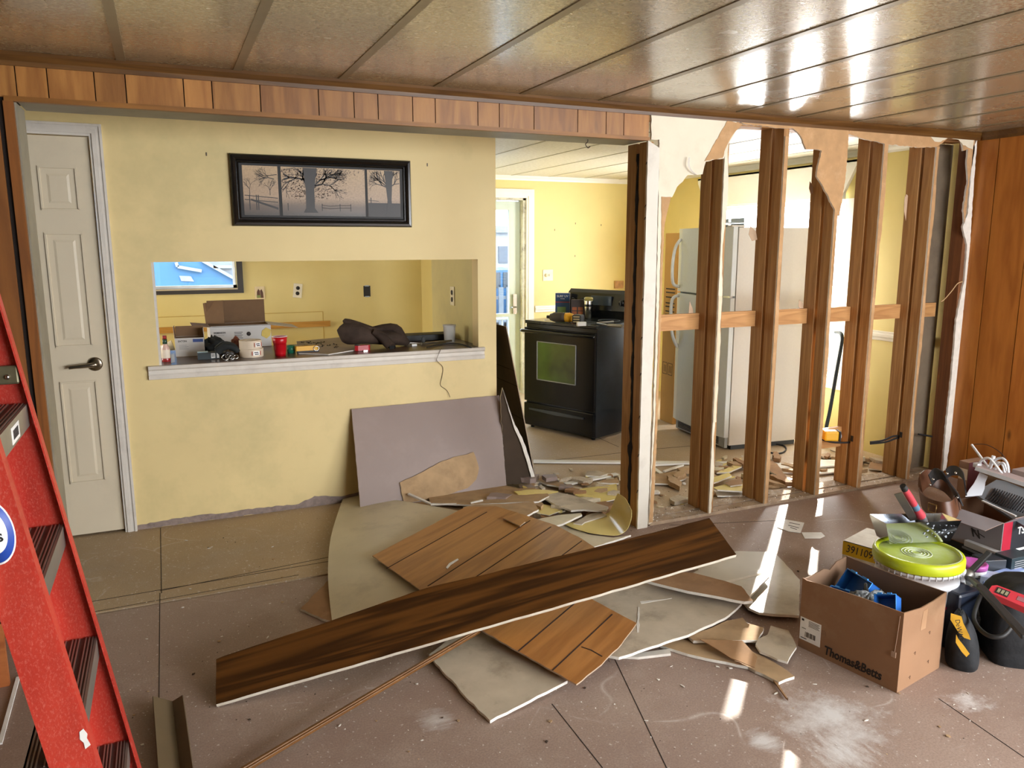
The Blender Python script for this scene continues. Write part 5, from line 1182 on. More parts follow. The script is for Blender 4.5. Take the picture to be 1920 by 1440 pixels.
# pile between the wall and the wood panel
def pile(px, z, mats, lab, seed, amp=.003, th=.010, cat='drywall', name='drywall_piece', **k): return slab(name, mats, px, z, th, lab, cat, amp=amp, seed=seed, **k)
pile([(741, 944), (806, 938), (882, 944), (940, 950), (860, 966), (800, 955)], .03, [tanp, plaster], 'brown drywall layer just behind the cream sheet', 31)
pile([(804, 934), (820, 925), (878, 917), (898, 911), (915, 912), (933, 905), (948, 910), (973, 916), (1000, 914), (1023, 920), (1030, 930), (1010, 940), (955, 942), (882, 946), (807, 943)], [(807, 943, .055), (933, 905, .05), (1023, 920, .07)], [tanp, plaster], 'brown backed drywall heap piece against the grey mauve panel', 32)
pile([(868, 951), (890, 946), (962, 944), (1000, 940), (1010, 955), (985, 968), (968, 961), (945, 971), (915, 962)], [(868, 951, .12), (962, 944, .10), (985, 968, .13)], [tanp, plaster], 'tan torn scrap lapping onto the far edge of the upper wood panel', 33)
pile([(943, 971), (971, 960), (985, 978), (975, 986)], [(943, 971, .155), (971, 960, .15), (985, 978, .155)], [pan_w, fib], 'small triangular wood scrap on top of the upper wood panel', 34, .001, .005, 'chip', 'wood_chip')
pile([(1007, 922), (1047, 923), (1080, 930), (1120, 944), (1141, 950), (1137, 956), (1120, 957), (1095, 955), (1071, 957), (1042, 946), (1020, 934)], .07, [gyp_f, plaster], 'grey mauve plasterboard slab with shaggy lower edge near the opening post', 35)
pile([(1077, 918), (1156, 907), (1160, 935), (1141, 939), (1120, 942), (1106, 934), (1090, 926)], .03, [yel_f, plaster], 'pale yellow wall sheet piece lying left of the opening post', 36, .001, .004)
pile([(1005, 974), (1045, 966), (1088, 962), (1091, 965), (1072, 974), (1055, 982), (1030, 989), (1010, 988)], .085, [cream_b, plaster], 'cream strip with torn white edge beside the curled yellow sheet', 37)
pile([(1075, 981), (1100, 966), (1125, 959), (1138, 966), (1115, 973), (1096, 979), (1091, 983)], .05, [gyp_f, plaster], 'small grey drywall sliver on the curled yellow sheet', 38, .002, .007)
pile([(1030, 987), (1068, 985), (1103, 1002), (1150, 1008), (1183, 1003), (1112, 1026), (1080, 1008)], .035, [cream_b, plaster], 'pale drywall piece between the wood panel and the opening post', 39)
pile([(995, 959), (1008, 943), (1036, 949), (1050, 958), (1030, 966)], .05, [yel_f, plaster], 'small yellow wall scrap in the middle of the rubble', 40, .002, .004)
pile([(985, 985), (1000, 955), (1050, 962), (1060, 975), (1020, 990)], .028, [mauve, plaster], 'dark grey scrap under the small yellow piece', 41)
pile([(1007, 900), (1018, 891), (1044, 890), (1059, 910), (1049, 912), (1026, 908)], .03, [tanp, plaster], 'cream drywall piece at the foot of the dark leaning panel', 42)
pile([(1098, 891), (1100, 884), (1121, 882), (1140, 888), (1125, 893)], .02, [gyp_f, plaster], 'rounded grey drywall scrap beyond the white strip', 43)
pile([(1124, 905), (1130, 899), (1160, 897), (1160, 906)], .02, [tanp, plaster], 'tan scrap beside the opening post on the kitchen floor', 44)
def stick(a, b, w_, h_, mats, lab, name='trim_strip', cat='strip', z=.012, z2=None):
    m = MB(); m.bar(at(*a, z=z), at(*b, z=z2 or z), w_, h_); return tag(m.build(name, mats), lab, cat)
stick((1060, 908), (1158, 889), .045, .010, white_k, 'short white trim strip lying on the rubble left of the post')
stick((1000, 865), (1412, 869), .050, .012, white_k, 'long white wooden trim strip lying across the kitchen floor')
stick((1222, 872), (1300, 868), .02, .012, white_k, 'narrow white strip beside the long trim strip')
stick((1225, 878), (1245, 892), .03, .01, white_k, 'short white offcut crossing behind the white post')
stick((1245, 884), (1280, 872), .02, .01, white_k, 'slanting cream offcut near the first stud')
stick((766, 926), (806, 944), .018, .008, white_t, 'short white splinter sticking up from the brown drywall', 'wood_splinter', 'splinter', .09, .06)
stick((808, 946), (856, 945), .012, .008, plaster, 'thin white plaster strip along the brown drywall edge', 'wood_splinter', 'splinter', .07)
stick((882, 943), (905, 938), .010, .008, plaster, 'white plaster sliver beside the torn brown drywall', 'wood_splinter', 'splinter', .07)
# curled yellow sheet against the post
base = [at(1056, 981, z=.04), at(1100, 995, z=.035), at(1142, 1005, z=.03)]
rows = [[at(1056, 981, z=.045), at(1075, 990, z=.045), at(1102, 998, z=.045)],
        [at(1096, 976, z=.045), at(1110, 987, z=.042), at(1128, 1002, z=.04)],
        [at(1137, 963, z=.045), at(1147, 982, z=.04), at(1158, 1003, z=.04)],
        [at(1147, 951, z=.085), at(1163, 970, z=.075), at(1175, 993, z=.065)],
        [at(1152, 938, z=.14), at(1171, 955, z=.135), at(1183, 974, z=.125)],
        [at(1158, 925, z=.19), at(1172, 934, z=.185), at(1184, 957, z=.175)]]
rr = [spline(r, 4) for r in rows]; cols = [spline([r[j] for r in rr], 4) for j in range(len(rr[0]))]
m = MB(); m.grid(cols, .002); tag(m.build('curled_sheet', [flat('glossy_yellow_sheet', 'e0cc80', .22, var=.03)]), 'yellow wall sheet curled up against the foot of the opening post', 'sheet')
# yellow and tan strips behind the first stud
for i, (px, z, mt, lab) in enumerate((
    ([(1222, 889), (1286, 883), (1288, 896), (1260, 907), (1222, 906)], .02, [tanp, plaster], 'tan drywall piece lying between white post and first stud'),
    ([(1336, 914), (1360, 908), (1392, 906), (1392, 921), (1345, 918)], .05, [yel_f, plaster], 'pale yellow strip on top of the scrap stack behind the second stud'),
    ([(1337, 917), (1345, 929), (1392, 930), (1392, 918)], .02, [gyp_f, plaster], 'lower grey edged strip in the scrap stack behind the second stud'),
    ([(1331, 897), (1366, 886), (1372, 892), (1345, 903), (1331, 906)], .04, [yel_f, plaster], 'narrow yellow scrap with torn end near the second stud'),
    ([(1344, 886), (1389, 866), (1392, 874), (1366, 885)], .03, [yel_f, plaster], 'yellow tapering scrap pointing to the refrigerator'),
    ([(1348, 872), (1389, 859), (1392, 864), (1356, 874)], .02, [yel_f, plaster], 'thin yellow sliver nearest the refrigerator'),
    ([(1358, 905), (1388, 895), (1392, 908), (1370, 911)], .06, [kr2, plaster], 'brown paper scrap between the yellow strips'),
    ([(1439, 858), (1458, 870), (1482, 906), (1478, 908), (1452, 888), (1439, 880)], .03, [kr2, plaster], 'curving brown paper strip behind the second and third studs'),
    ([(1452, 868), (1490, 868), (1490, 876), (1462, 878)], .02, [plaster, plaster], 'white gypsum scrap behind the third stud'),
    ([(1535, 862), (1572, 862), (1575, 872), (1536, 875)], .035, [cream_b, plaster], 'upper cream strip of the little stack between third and fourth studs'),
    ([(1535, 876), (1575, 874), (1574, 884), (1537, 888)], .02, [cream_b, plaster], 'lower cream strip of the little stack between third and fourth studs'),
    ([(1536, 852), (1560, 848), (1578, 855), (1545, 858)], .02, [tanp, plaster], 'tan scrap under the low wooden block'),
    ([(1632, 866), (1664, 870), (1664, 882), (1628, 878)], .02, [kr2, plaster], 'reddish brown scrap between fourth and fifth studs'))):
    slab('drywall_piece', mt, px, z, .009, lab, 'drywall', amp=.003, seed=60+i)
# loose scraps and crumbs
r_ = random.Random(77)
def scatter(n, poly, zmax, sizes, mats, label, group, name='drywall_scrap', cat='scrap', seedm=5):
    protos = []
    for k in range(6):
        m = MB(); s_ = 1.0; q = []
        nn_ = r_.randint(4, 6)
        for i in range(nn_): a = i*2*math.pi/nn_+r_.uniform(-.3, .3); rr_ = s_*r_.uniform(.45, 1); q.append((rr_*math.cos(a)*(1.6 if k % 2 else 1), rr_*math.sin(a)*(.45 if k % 2 else .8)))
        q = jag(q, .35, .06, k+seedm); m.prism(q, 0, .28); protos.append((m, mats[k % len(mats)]))
    made = {}
    for i in range(n):
        while True:
            u_, v_ = r_.random(), r_.random()
            p = Vector(poly[0])*(1-u_)*(1-v_)+Vector(poly[1])*u_*(1-v_)+Vector(poly[2])*u_*v_+Vector(poly[3])*(1-u_)*v_
            if not any(abs(p.x-x-.019) < .03 and A0-.01 < p.y < A1+.01 for x in STX): break
        k = r_.randrange(6); s_ = r_.uniform(*sizes)
        M_ = Matrix.Translation((p.x, p.y, r_.uniform(.001, zmax)+.0005)) @ Matrix.Rotation(r_.uniform(0, 6.28), 4, 'Z') @ Matrix.Rotation(r_.uniform(-.12, .12), 4, 'X') @ Matrix.Scale(s_, 4)
        if k not in made: o = protos[k][0].build(name, protos[k][1], F=M_); made[k] = o
        else: o = made[k].copy(); COL.objects.link(o); o.matrix_world = M_
        tag(o, label, cat, group)
scatter(45, [(2.3, 3.66, 0), (4.6, 3.66, 0), (4.45, 4.05, 0), (2.15, 4.35, 0)], .02, (.04, .11), [tanp, yel_f, gyp_f, kr2, cream_b, tanp], 'hand sized broken wallboard piece on the kitchen floor behind the studs', 'broken pieces behind the studs', 'wallboard_fragment', 'fragment', 21)
scatter(45, [(1.25, 3.75, 0), (2.2, 3.66, 0), (2.3, 4.4, 0), (1.95, 4.30, 0)], .05, (.04, .13), [tanp, gyp_f, kr2, cream_b, mauve, yel_f], 'hand sized broken wallboard piece in the rubble left of the opening post', 'broken pieces in the opening', 'wallboard_fragment', 'fragment', 22)
scatter(70, [(2.35, 3.62, 0), (4.6, 3.62, 0), (4.5, 4.30, 0), (2.2, 4.45, 0)], .012, (.012, .045), [tanp, yel_f, plaster, gyp_f, kr2, cream_b], 'small drywall scrap on the floor behind the exposed studs', 'scraps behind the studs')
scatter(50, [(1.35, 3.55, 0), (2.2, 3.62, 0), (2.5, 4.6, 0), (1.95, 4.35, 0)], .03, (.012, .04), [tanp, plaster, gyp_f, kr2, cream_b, yel_f], 'small drywall scrap in the rubble before the opening post', 'scraps in the opening')
scatter(40, [(2.35, 3.40, .018), (4.6, 3.40, .018), (4.6, 3.60, .018), (2.35, 3.60, .018)], .004, (.008, .02), [kr2, plaster, gyp_f, tanp, flat('dark_chip', '4a3a2e', .9), kr2], 'crumb of plaster or paper along the sole plate', 'crumbs along the sole plate', 'plaster_crumb', 'crumb', 9)
scatter(190, [(-.2, 2.2, 0), (2.6, 1.3, 0), (2.9, 3.3, 0), (-.2, 4.4, 0)], .0, (.003, .010), [plaster, plaster, tanp, plaster, flat('dark_chip', '4a3a2e', .9), plaster], 'tiny plaster chip on the open floor', 'chips on the open floor', 'plaster_chip', 'chip', 13)
m = MB()
for i in range(2600):
    if i % 2: x, y = r_.uniform(2.3, 4.6), A0+abs(r_.gauss(0, .22))
    else: x, y = r_.uniform(-.3, 3.2), r_.uniform(1.3, 4.4)
    s_ = r_.uniform(.0008, .0026) if i % 2 == 0 else r_.uniform(.001, .005); a = r_.uniform(0, 3); c_, n__ = math.cos(a)*s_, math.sin(a)*s_; z_ = .019 if A0 < y < A1 else .0004
    m.add([(x-c_, y-n__, z_), (x+n__, y-c_, z_), (x+c_*1.5, y+n__*1.5, z_+s_*.5), (x-n__, y+c_, z_+s_*.6)], [(0, 1, 2, 3)], r_.choice((0, 0, 1, 2)))
tag(m.build('floor_grit', [plaster, tanp, flat('dark_chip', '4a3a2e', .9)]), 'fine plaster dust and grit strewn over the whole floor', 'grit', kind='stuff')
# small papers in the sun streak
slab('instruction_sheet', [whp, whp, ink], [(1463, 972), (1508, 980), (1501, 999), (1478, 996), (1457, 988)], .004, .002, 'small printed white leaflet on the floor in the sunlight', 'paper', lines=(((1480, 980), (1500, 984)), ((1478, 985), (1498, 990)), ((1482, 989), (1494, 993))))
slab('white_card', [whp, whp, ink], [(1503, 998), (1540, 998), (1547, 1005), (1538, 1009), (1509, 1009)], .004, .002, 'white card lying beside the printed leaflet on the sunlit floor', 'card')
m = MB(); c = at(1322, 952, z=.012)
m.tube([(c.x+.07*math.cos(i*.45)*(1+.1*math.sin(i*3)), c.y+.05*math.sin(i*.45), .024+.006*math.sin(i*2.3)) for i in range(14)], .005, 6, closed=True)
# bits of cable through the studs, work light
blkc = flat('black_cable', '1c1a1a', .6)
for i, (pp_, lab) in enumerate((([(1606, 828), (1585, 830), (1560, 829), (1540, 824)], 'black cable hanging under the work light between third and fourth studs'),
    ([(1632, 829), (1655, 826), (1675, 818), (1693, 818)], 'upper of two black cables running into the fifth stud'), ([(1632, 832), (1660, 829), (1680, 822), (1694, 820)], 'lower of two black cables running into the fifth stud'),
    ([(1722, 814), (1745, 818), (1768, 822)], 'black cable crossing the dark corner behind the fifth stud'))):
    m = MB(); m.tube(spline([at(a, b, y=A0+.085) for a, b in pp_], 4), .006, 8); tag(m.build('electric_cable', blkc), lab, 'cable')
studs_ = [o for o in bpy.data.objects if o.name.startswith('wall_stud')]
for px, py, sx_ in ((1603, 824, 3.873), (1692, 816, 4.307)):
    p = at(px, py, x=sx_-.003); par = [o for o in studs_ if abs(o.location.x-sx_-.019) < .01][0]
    boxes(((sx_-.0035, A0+.05, p.z-.018), (sx_-.0005, A0+.069, p.z+.018))).build('cable_hole', slot, parent=par, world=True)
fl = flat('torn_paper_tag', 'c2a68a', .9)
for i, (px, py, dx, dy, lab) in enumerate(((1412, 438, 8, 14, 'small torn paper tag on the edge of the second stud above the block'), (1296, 588, 5, 24, 'pointed torn paper tag above the block left of the first stud'), (1700, 392, 5, 26, 'torn paper tag on the upper fifth stud'),
    (1702, 372, 4, 8, 'tiny torn paper tag near the top of the fifth stud'), (1502, 572, 5, 10, 'torn paper tag on the third stud above the block'), (1390, 598, 8, 4, 'small torn paper tag lying on the second block'), (1521, 352, 4, 12, 'dark torn paper tag high on the third stud'))):
    q_ = [at(px-dx*.6, py-dy, y=A1-.02), at(px+dx*.7, py-dy*.3, y=A1-.02), at(px+dx, py+dy*.8, y=A1-.02), at(px-dx*.2, py+dy, y=A1-.02), at(px-dx, py+dy*.1, y=A1-.02)]
    plate3('paper_tag', [fl, fl], q_, .002, lab, 'paper', amp=.001, seed=i)
hk = flat('tiny_screw', '5a4c38', .5)
for px, py, yy, lab in ((387, 289, YB, 'small screw hole left of the framed picture'), (801, 309, YB, 'small screw hole right of the framed picture'), (1040, 431, YF, 'left screw hole of the three on the kitchen wall'), (1078, 480, YF, 'lowest screw hole of the three on the kitchen wall'), (1127, 422, YF, 'right screw hole of the three on the kitchen wall'), (1079, 419, YF, 'faint screw hole high between the others on the kitchen wall')):
    p = at(px, py, y=yy-.001); m = MB(); m.box((p.x-.003, yy-.003, p.z-.009), (p.x+.003, yy-.0006, p.z+.009)); tag(m.build('wall_screw', hk), lab, 'screw')
# yellow work light hanging at the low block
c = at(1562, 818, y=A0+.02); t = thing('work_light', 'yellow and black two lamp work light hanging by the low wooden block', 'lamp', c)
LM = axes(c, (.85, -.45, 0), (.45, .85, 0), (0, 0, 1))
m = MB(); m.box((-.055, -.02, -.028), (.03, .05, .034), 0, LM); m.build('housing', ybl, parent=t, world=True, bevel=.01)
m = MB(); m.box((.03, -.022, -.03), (.043, .052, .034), 0, LM); m.build('bezel', tblk, parent=t, world=True, bevel=.006)
for dy in (-.0, .032):
    m = MB(); m.lathe([(0, 0), (.015, 0), (.013, .004), (0, .003)], 16, M=LM @ axes((.043, dy, .002), (0, 1, 0), (0, 0, 1), (1, 0, 0)), cap=False); m.build('lens', flat('lens_white', 'd8d8d8', .15), parent=t, world=True)
# stray wire in the corner
m = MB(); m.tube(spline([at(1805, 528, y=A0-.01), at(1795, 532, y=A0), at(1785, 545, y=A0), at(1772, 560, y=A0), at(1764, 566, y=A0)], 5), .003, 6); tag(m.build('stray_wire', flat('cream_wire', 'c9a77c', .6)), 'thin cream wire curling out of the wall in the right corner', 'wire')
# ================================================================ boxes and tools on the right
Q0 = at(1496, 1211, z=0); Q1 = at(1684, 1301, z=0); ux = (Q1-Q0).normalized(); uy = Vector((-ux.y, ux.x, 0))
BX = axes(Q0, ux, uy, (0, 0, 1)); bw, bd, bh = .392, .285, .295
cbo = flat('box_cardboard', '8c684a', .8, var=.05, scale=5, dirt='a08263', bump=.05, bscale=50); cbi = flat('box_cardboard_inside', '745842', .85, var=.06, scale=8)
t = thing('cardboard_box', 'large open brown cardboard box holding blue boxes and tools', 'box', M=BX)
th = .004; h0 = bh-.02
def wallp(name, pts, M_, mats=(cbo, cbi)):
    m = MB(); m.prism(pts, 0, th, 0, 0, M_, mb=1); return m.build(name, list(mats), parent=t)
wallp('front_wall', [(0, 0), (bw, 0), (bw, bh), (bw*.6, bh-.004), (bw*.25, bh-.012), (.02, h0), (0, h0+.004)], axes((0, th, 0), (1, 0, 0), (0, 0, 1), (0, -1, 0)))
wallp('back_wall', [(0, 0), (bw, 0), (bw, bh), (bw*.5, bh-.003), (0, bh+.004)], axes((0, bd, 0), (1, 0, 0), (0, 0, 1), (0, -1, 0)), (cbi, cbo))
wallp('side_wall', jag([(th, 0), (bd-th, 0), (bd-th, bh+.002), (bd*.75, bh-.002), (bd*.6, bh-.026), (bd*.45, bh-.012), (bd*.2, bh-.02), (th, h0)], .02, .001, 3), axes((0, 0, 0), (0, 1, 0), (0, 0, 1), (1, 0, 0)), (cbi, cbo))
wallp('side_wall', [(th, 0), (bd-th, 0), (bd-th, bh), (bd*.7, bh-.010), (bd*.4, bh-.013), (th, bh)], axes((bw-th, 0, 0), (0, 1, 0), (0, 0, 1), (1, 0, 0)))
boxes(((th, th, 0), (bw-th, bd-th, .004))).build('bottom', cbi, parent=t)
# label, lettering, tape, staples
boxes(((.004, -.0008, .035), (.092, 0, .125))).build('shipping_label', whp, parent=t)
m = MB()
for i in range(9): m.box((.028+i*.005, -.0014, .052), (.028+i*.005+(.003 if i % 3 else .0015), -.0008, .072))
m.build('barcode', ink, parent=t)
m = MB()
for i in range(5): m.box((.040, -.0014, .098+i*.005), (.086-.004*(i % 2), -.0008, .0995+i*.005))
m.box((.012, -.0014, .082), (.03, -.0008, .084)); m.box((.010, -.0014, .042), (.035, -.0008, .045)); m.box((.010, -.0014, .112), (.020, -.0008, .120)); m.build('fine_print', ink, parent=t)
text(MB(), 'Thomas&Betts', .047, flat('black_box_print', '1f1713', .8), axes((.222, -.0004, .034), (1, 0, 0), (0, 0, 1)), parent=t, bold=.0012, shear=.12, sx=.80)
m = MB()
for x, y in ((.097, .09), (.104, .092), (.111, .09)): m.box((x, -.0006, y), (x+.002, 0, y+.018))
m.build('print_marks', cbi, parent=t)
TPm = flat('clear_tape', 'a98464', .35)
m = MB(); m.prism([(.12, .195), (.155, .195), (.160, .27), (.128, .265)], 0, .0006, M=axes((bw+.0001, 0, 0), (0, 1, 0), (0, 0, 1), (1, 0, 0))); m.build('tape_strip', TPm, parent=t)
m = MB(); sm_ = flat('staple_brown', '5a3a24', .6)
for (y, z, a) in ((.18, .17, 0), (.19, .055, 0), (.09, .12, 0), (.07, .035, 0)):
    m.tube([(bw+.0008, y, z), (bw+.0008, y+.010, z+.004), (bw+.0008, y+.008, z-.008)], .0008, 4)
m.build('staple_marks', sm_, parent=t)
m = MB(); m.tube([(bw-.012, -.001, .28), (bw-.016, -.001, .20), (bw-.020, -.001, .14)], .0012, 5); m.box((bw-.03, -.004, .125), (bw-.014, 0, .145)); m.build('torn_tab', flat('torn_tab', 'a98b74', .8), parent=t)
# contents: blue electrical boxes
bl = flat('blue_pvc', '1f5fae', .4, var=.05, spec=.5)
bpx = None
def bluebox(M_, a, b, c, lab):
    t_ = thing('electrical_box', lab, 'electrical box', M=BX @ M_)
    m = MB(); w_ = .003
    m.box((0, 0, 0), (a, b, w_)); m.box((0, 0, 0), (a, w_, c)); m.box((0, b-w_, 0), (a, b, c)); m.box((0, 0, 0), (w_, b, c)); m.box((a-w_, 0, 0), (a, b, c)); m.build('box_shell', bl, parent=t_)
    m = MB(); rim = flat('blue_rim', '3f8fe0', .35)
    m.tube([(0, 0, c), (a, 0, c), (a, b, c), (0, b, c)], .0022, 5, closed=True)
    for x in (.15, .6): m.box((a*x, b, c-.004), (a*(x+.2), b+.006, c+.002)); m.box((a*x, -.006, c-.004), (a*(x+.2), 0, c+.002))
    m.build('rim_tabs', rim, parent=t_)
Rz = lambda a: Matrix.Rotation(a, 4, 'Z'); Rx = lambda a: Matrix.Rotation(a, 4, 'X'); Ry = lambda a: Matrix.Rotation(a, 4, 'Y'); T_ = lambda *p: Matrix.Translation(p)
bluebox(T_(.045, .19, .175) @ Rz(-.35) @ Rx(.95), .14, .10, .045, 'blue plastic electrical box tilted up at the back of the cardboard box')
bluebox(T_(.275, .06, .225) @ Rz(.6) @ Rx(.9) @ Ry(-.5), .075, .06, .045, 'blue plastic electrical box at the right end inside the cardboard box')
bluebox(T_(.05, .07, .165) @ Rz(.1) @ Rx(.3), .09, .07, .05, 'dark teal looking blue electrical box low at the left of the cardboard box')
bluebox(T_(.20, .05, .15) @ Rz(.2) @ Rx(.2), .08, .06, .05, 'blue electrical box lying in the middle under the plastic bag')
film = N('plastic_film'); film.set(film.ramp(film.noise(30, 5, .7), (.35, srgb('23282c')), (.62, srgb('8d9499'))), .15, 0, .7); film.bump(film.noise(28, 5), 1.0, .01); film = film.m
o = blob('plastic_bag', BX @ Vector((.20, .12, .165)), (.085, .055, .045), 5, .6, film, 'crumpled clear plastic bag of dark fittings in the cardboard box', 'bag', fold=.6)
m = MB(); m.tube(spline([BX @ Vector(v) for v in ((.15, .17, .235), (.165, .15, .275), (.18, .13, .265), (.22, .10, .235), (.26, .08, .20))], 5), [.004]*5+[.006]*5+[.008]*5+[.009]*6, 8); tag(m.build('pliers', flat('dark_steel_tool', '4a4c4c', .35, .8)), 'dark steel pliers lying on the plastic bag in the cardboard box', 'pliers')
m = MB(); m.tube(spline([BX @ Vector(v) for v in ((.24, .16, .14), (.27, .16, .19), (.30, .15, .205), (.31, .15, .18), (.28, .16, .165), (.26, .17, .14))], 5), .005, 8); tag(m.build('bag_loop', film), 'loop of shiny plastic wrap near the right end of the cardboard box', 'wrap')
boxes_fill = boxes(((.01, .01, .004), (bw-.01, bd-.01, .115))).build
MF = MB(); 
for i in range(40):
    a = RND.uniform(0, 3.14); MF.box((-.03, -.015, -.008), (.03, .015, .008), 0, T_(RND.uniform(.04, bw-.04), RND.uniform(.04, bd-.04), RND.uniform(.02, .10)) @ Rz(a) @ Rx(RND.uniform(-.4, .4)))
MF.v = [BX @ v for v in MF.v]; tag(MF.build('fittings', flat('dark_fittings', '20272c', .5, var=.4, scale=12)), 'dark mixed electrical fittings filling the bottom of the cardboard box', 'fittings', kind='stuff')
# ---- bucket with lime lid
bc = at(1722, 1034, z=.334); bc.z = 0
bk = thing('bucket', 'white plastic bucket with lime green lid behind the cardboard box', 'bucket', M=Matrix.Translation(bc) @ Matrix.Diagonal((1, 1, .935, 1)))
wpl = flat('white_bucket_plastic', 'd3d3d6', .4, var=.03, dirt='bfb8b8')
MB().lathe([(0, 0), (.130, 0), (.133, .01), (.146, .22), (.147, .245), (.151, .247), (.151, .262), (.149, .264), (.150, .30), (.156, .302), (.156, .312), (.151, .314), (.152, .335), (0, .335)], 48, cap=False).build('bucket_body', wpl, parent=bk)
lime = flat('lime_lid', 'b3bf1e', .35, var=.05); limt = N('lime_lid_top'); wv = limt.n('TexWave', wave_type='RINGS', rings_direction='Z'); wv.inputs['Scale'].default_value = 9; limt.l(limt.coord(loc=(.02, 0, 0)), wv.inputs[0])
limt.set(limt.mix(limt.ramp(limt.noise(7, 5, .7), (.45, (0, 0, 0)), (.75, (.55, .55, .55))), srgb('99a83a'), srgb('b9c3a4')), .6, 0, .3); limt = limt.m
ld = MB().lathe([(.152, .318), (.162, .318), (.164, .322), (.164, .352), (.160, .362), (.150, .366), (.146, .360), (.142, .354)], 56, cap=False); ld.lathe([(0, .353), (.143, .354)], 56, cap=False, m=1); ldo = ld.build('lid', [lime, limt], parent=bk)
m = MB()
for r0 in (.018, .03, .042, .054): m.tube([(-.01+r0*1.0*math.cos(i*.2618), .0+r0*math.sin(i*.2618), .3545) for i in range(24)], .0016, 5, closed=True)
m.build('lid_rings', flat('pale_green_ring', 'c3cdae', .4), parent=ldo)
m = MB()
for i in range(40): a = i*2*math.pi/40; m.box((.151, -.0015, .318-.02), (.158, .0015, .322), 0, Rz(a))
m.build('rim_ribs', wpl, parent=bk)
m = MB(); 
P = []
for i in range(24): a = 3.5+i*.105; P.append((.1492*math.cos(a), .1492*math.sin(a)))
vs = [(x, y, z) for x, y in P for z in (.168, .180)]; m.add([(x*.985, y*.985, z) for x, y, z in vs], [(2*i, 2*i+2, 2*i+3, 2*i+1) for i in range(23)], 0, True); m.build('red_stripe', flat('crimson_print', 'a01a34', .4), parent=bk)
dirr = Vector((.72, -.69, 0))
hr = at(1800, 1075, z=.27)
m = MB(); lp = [Vector((.157*math.cos(-.75), .157*math.sin(-.75), .285)), Vector((.172*math.cos(-.72), .172*math.sin(-.72), .24)), Vector((.17*math.cos(-.8), .17*math.sin(-.8), .18)), Vector((.152*math.cos(-1.05), .152*math.sin(-1.05), .13)), Vector((.150*math.cos(-1.5), .15*math.sin(-1.5), .10))]
m.tube(spline(lp, 5), .003, 8); m.build('bail_handle', whp, parent=bk)
m = MB(); m.box((.150, -.03, .255), (.166, .03, .315), 0, Rz(-.75)); m.build('handle_lug', wpl, parent=bk, bevel=.006)
# ---- mud pan on the lid
R_ = [at(1661, 982, z=.435), at(1803, 976, z=.435), at(1767, 962, z=.435), at(1630, 964, z=.435)]
B_ = [Vector((q.x, q.y, .345)) for q in R_]; cen = sum(B_, Vector())/4
B_ = [cen+(q-cen)*.80 for q in B_]; 
stain_m = N('stainless_pan'); stain_m.set(srgb('c2c4c8'), .14, 1.0); stain_m.bump(stain_m.noise(6, 2), .1, .002); stain_m = stain_m.m
pn = thing('mud_pan', 'stainless steel mud pan resting on the lime green bucket lid', 'pan', (cen.x, cen.y, .343))
m = MB(); th_ = .002
def shell(Rq, Bq, inset):
    c_ = sum(Rq, Vector())/4; return [q+(c_-q).normalized()*inset for q in Rq], [q+(sum(Bq, Vector())/4-q).normalized()*inset+Vector((0, 0, inset)) for q in Bq]
Ri, Bi = shell(R_, B_, th_); vs = R_+B_+Ri+Bi
fs = [(0, 1, 5, 4), (1, 2, 6, 5), (2, 3, 7, 6), (3, 0, 4, 7), (4, 5, 6, 7), (8, 12, 13, 9), (9, 13, 14, 10), (10, 14, 15, 11), (11, 15, 12, 8), (12, 15, 14, 13), (0, 8, 9, 1), (1, 9, 10, 2), (2, 10, 11, 3), (3, 11, 8, 0)]
m.add(vs, fs); m.build('pan', stain_m, parent=pn, world=True)
Rc = sum(R_, Vector())/4
m = MB(); k1 = R_[0].lerp(R_[1], .55); k2 = R_[0].lerp(R_[1], .98)
# dried compound smears on the outside
for i in range(26):
    u_, v_ = RND.uniform(.52, .97), RND.uniform(.05, .8); top = R_[0].lerp(R_[1], u_); bot = B_[0].lerp(B_[1], u_); p = top.lerp(bot, v_)+Vector((-.0015, -.002, 0)); s_ = RND.uniform(.002, .009)
    m.add([p+Vector((-s_, 0, 0)), p+Vector((0, 0, -s_*.5)), p+Vector((s_, 0, .001)), p+Vector((0, 0, s_*.5))], [(0, 1, 2, 3)])
tag(m.build('dried_compound', flat('dried_mud', '858b92', .9), parent=pn, world=True), kind='stuff')
# putty knife leaning in the pan
ka = at(1697, 918, z=.56); kb = at(1727, 968, z=.43); kb2 = at(1733, 984, z=.39)
kt = thing('putty_knife', 'putty knife with red and blue handle standing in the steel pan', 'knife', kb)
rh = flat('red_handle', 'b23a44', .45, var=.1, dirt='cdbab0'); 
m = MB(); m.tube([ka, ka.lerp(kb, .3), ka.lerp(kb, .55)], [.013, .015, .014], 10); m.build('handle', rh, parent=kt, world=True)
m = MB(); m.tube([ka.lerp(kb, .55), ka.lerp(kb, .72)], .0145, 10); m.build('handle_band', flat('blue_handle', '56758c', .45), parent=kt, world=True)
m = MB(); m.tube([ka.lerp(kb, .72), ka.lerp(kb, .9), kb], [.0145, .018, .019], 10); m.build('handle_end', rh, parent=kt, world=True)
m = MB(); m.tube([ka+(ka-kb)*.14, ka], [.012, .0135], 10); m.build('butt_cap', tblk, parent=kt, world=True)
m = MB(); m.tube([kb, kb2], .018, 10); m.build('dirty_tip', flat('mud_tip', '6d6a6c', .6, var=.6, scale=60), parent=kt, world=True)
m = MB(); a = at(1684, 925, z=.56); b = at(1714, 975, z=.41); m.bar(a, b, .03, .003, up=(1, 1, .3)); tag(m.build('taping_knife', flat('worn_blade', '6f6860', .4, .6)), 'worn steel drywall blade standing beside the red handled knife', 'blade')
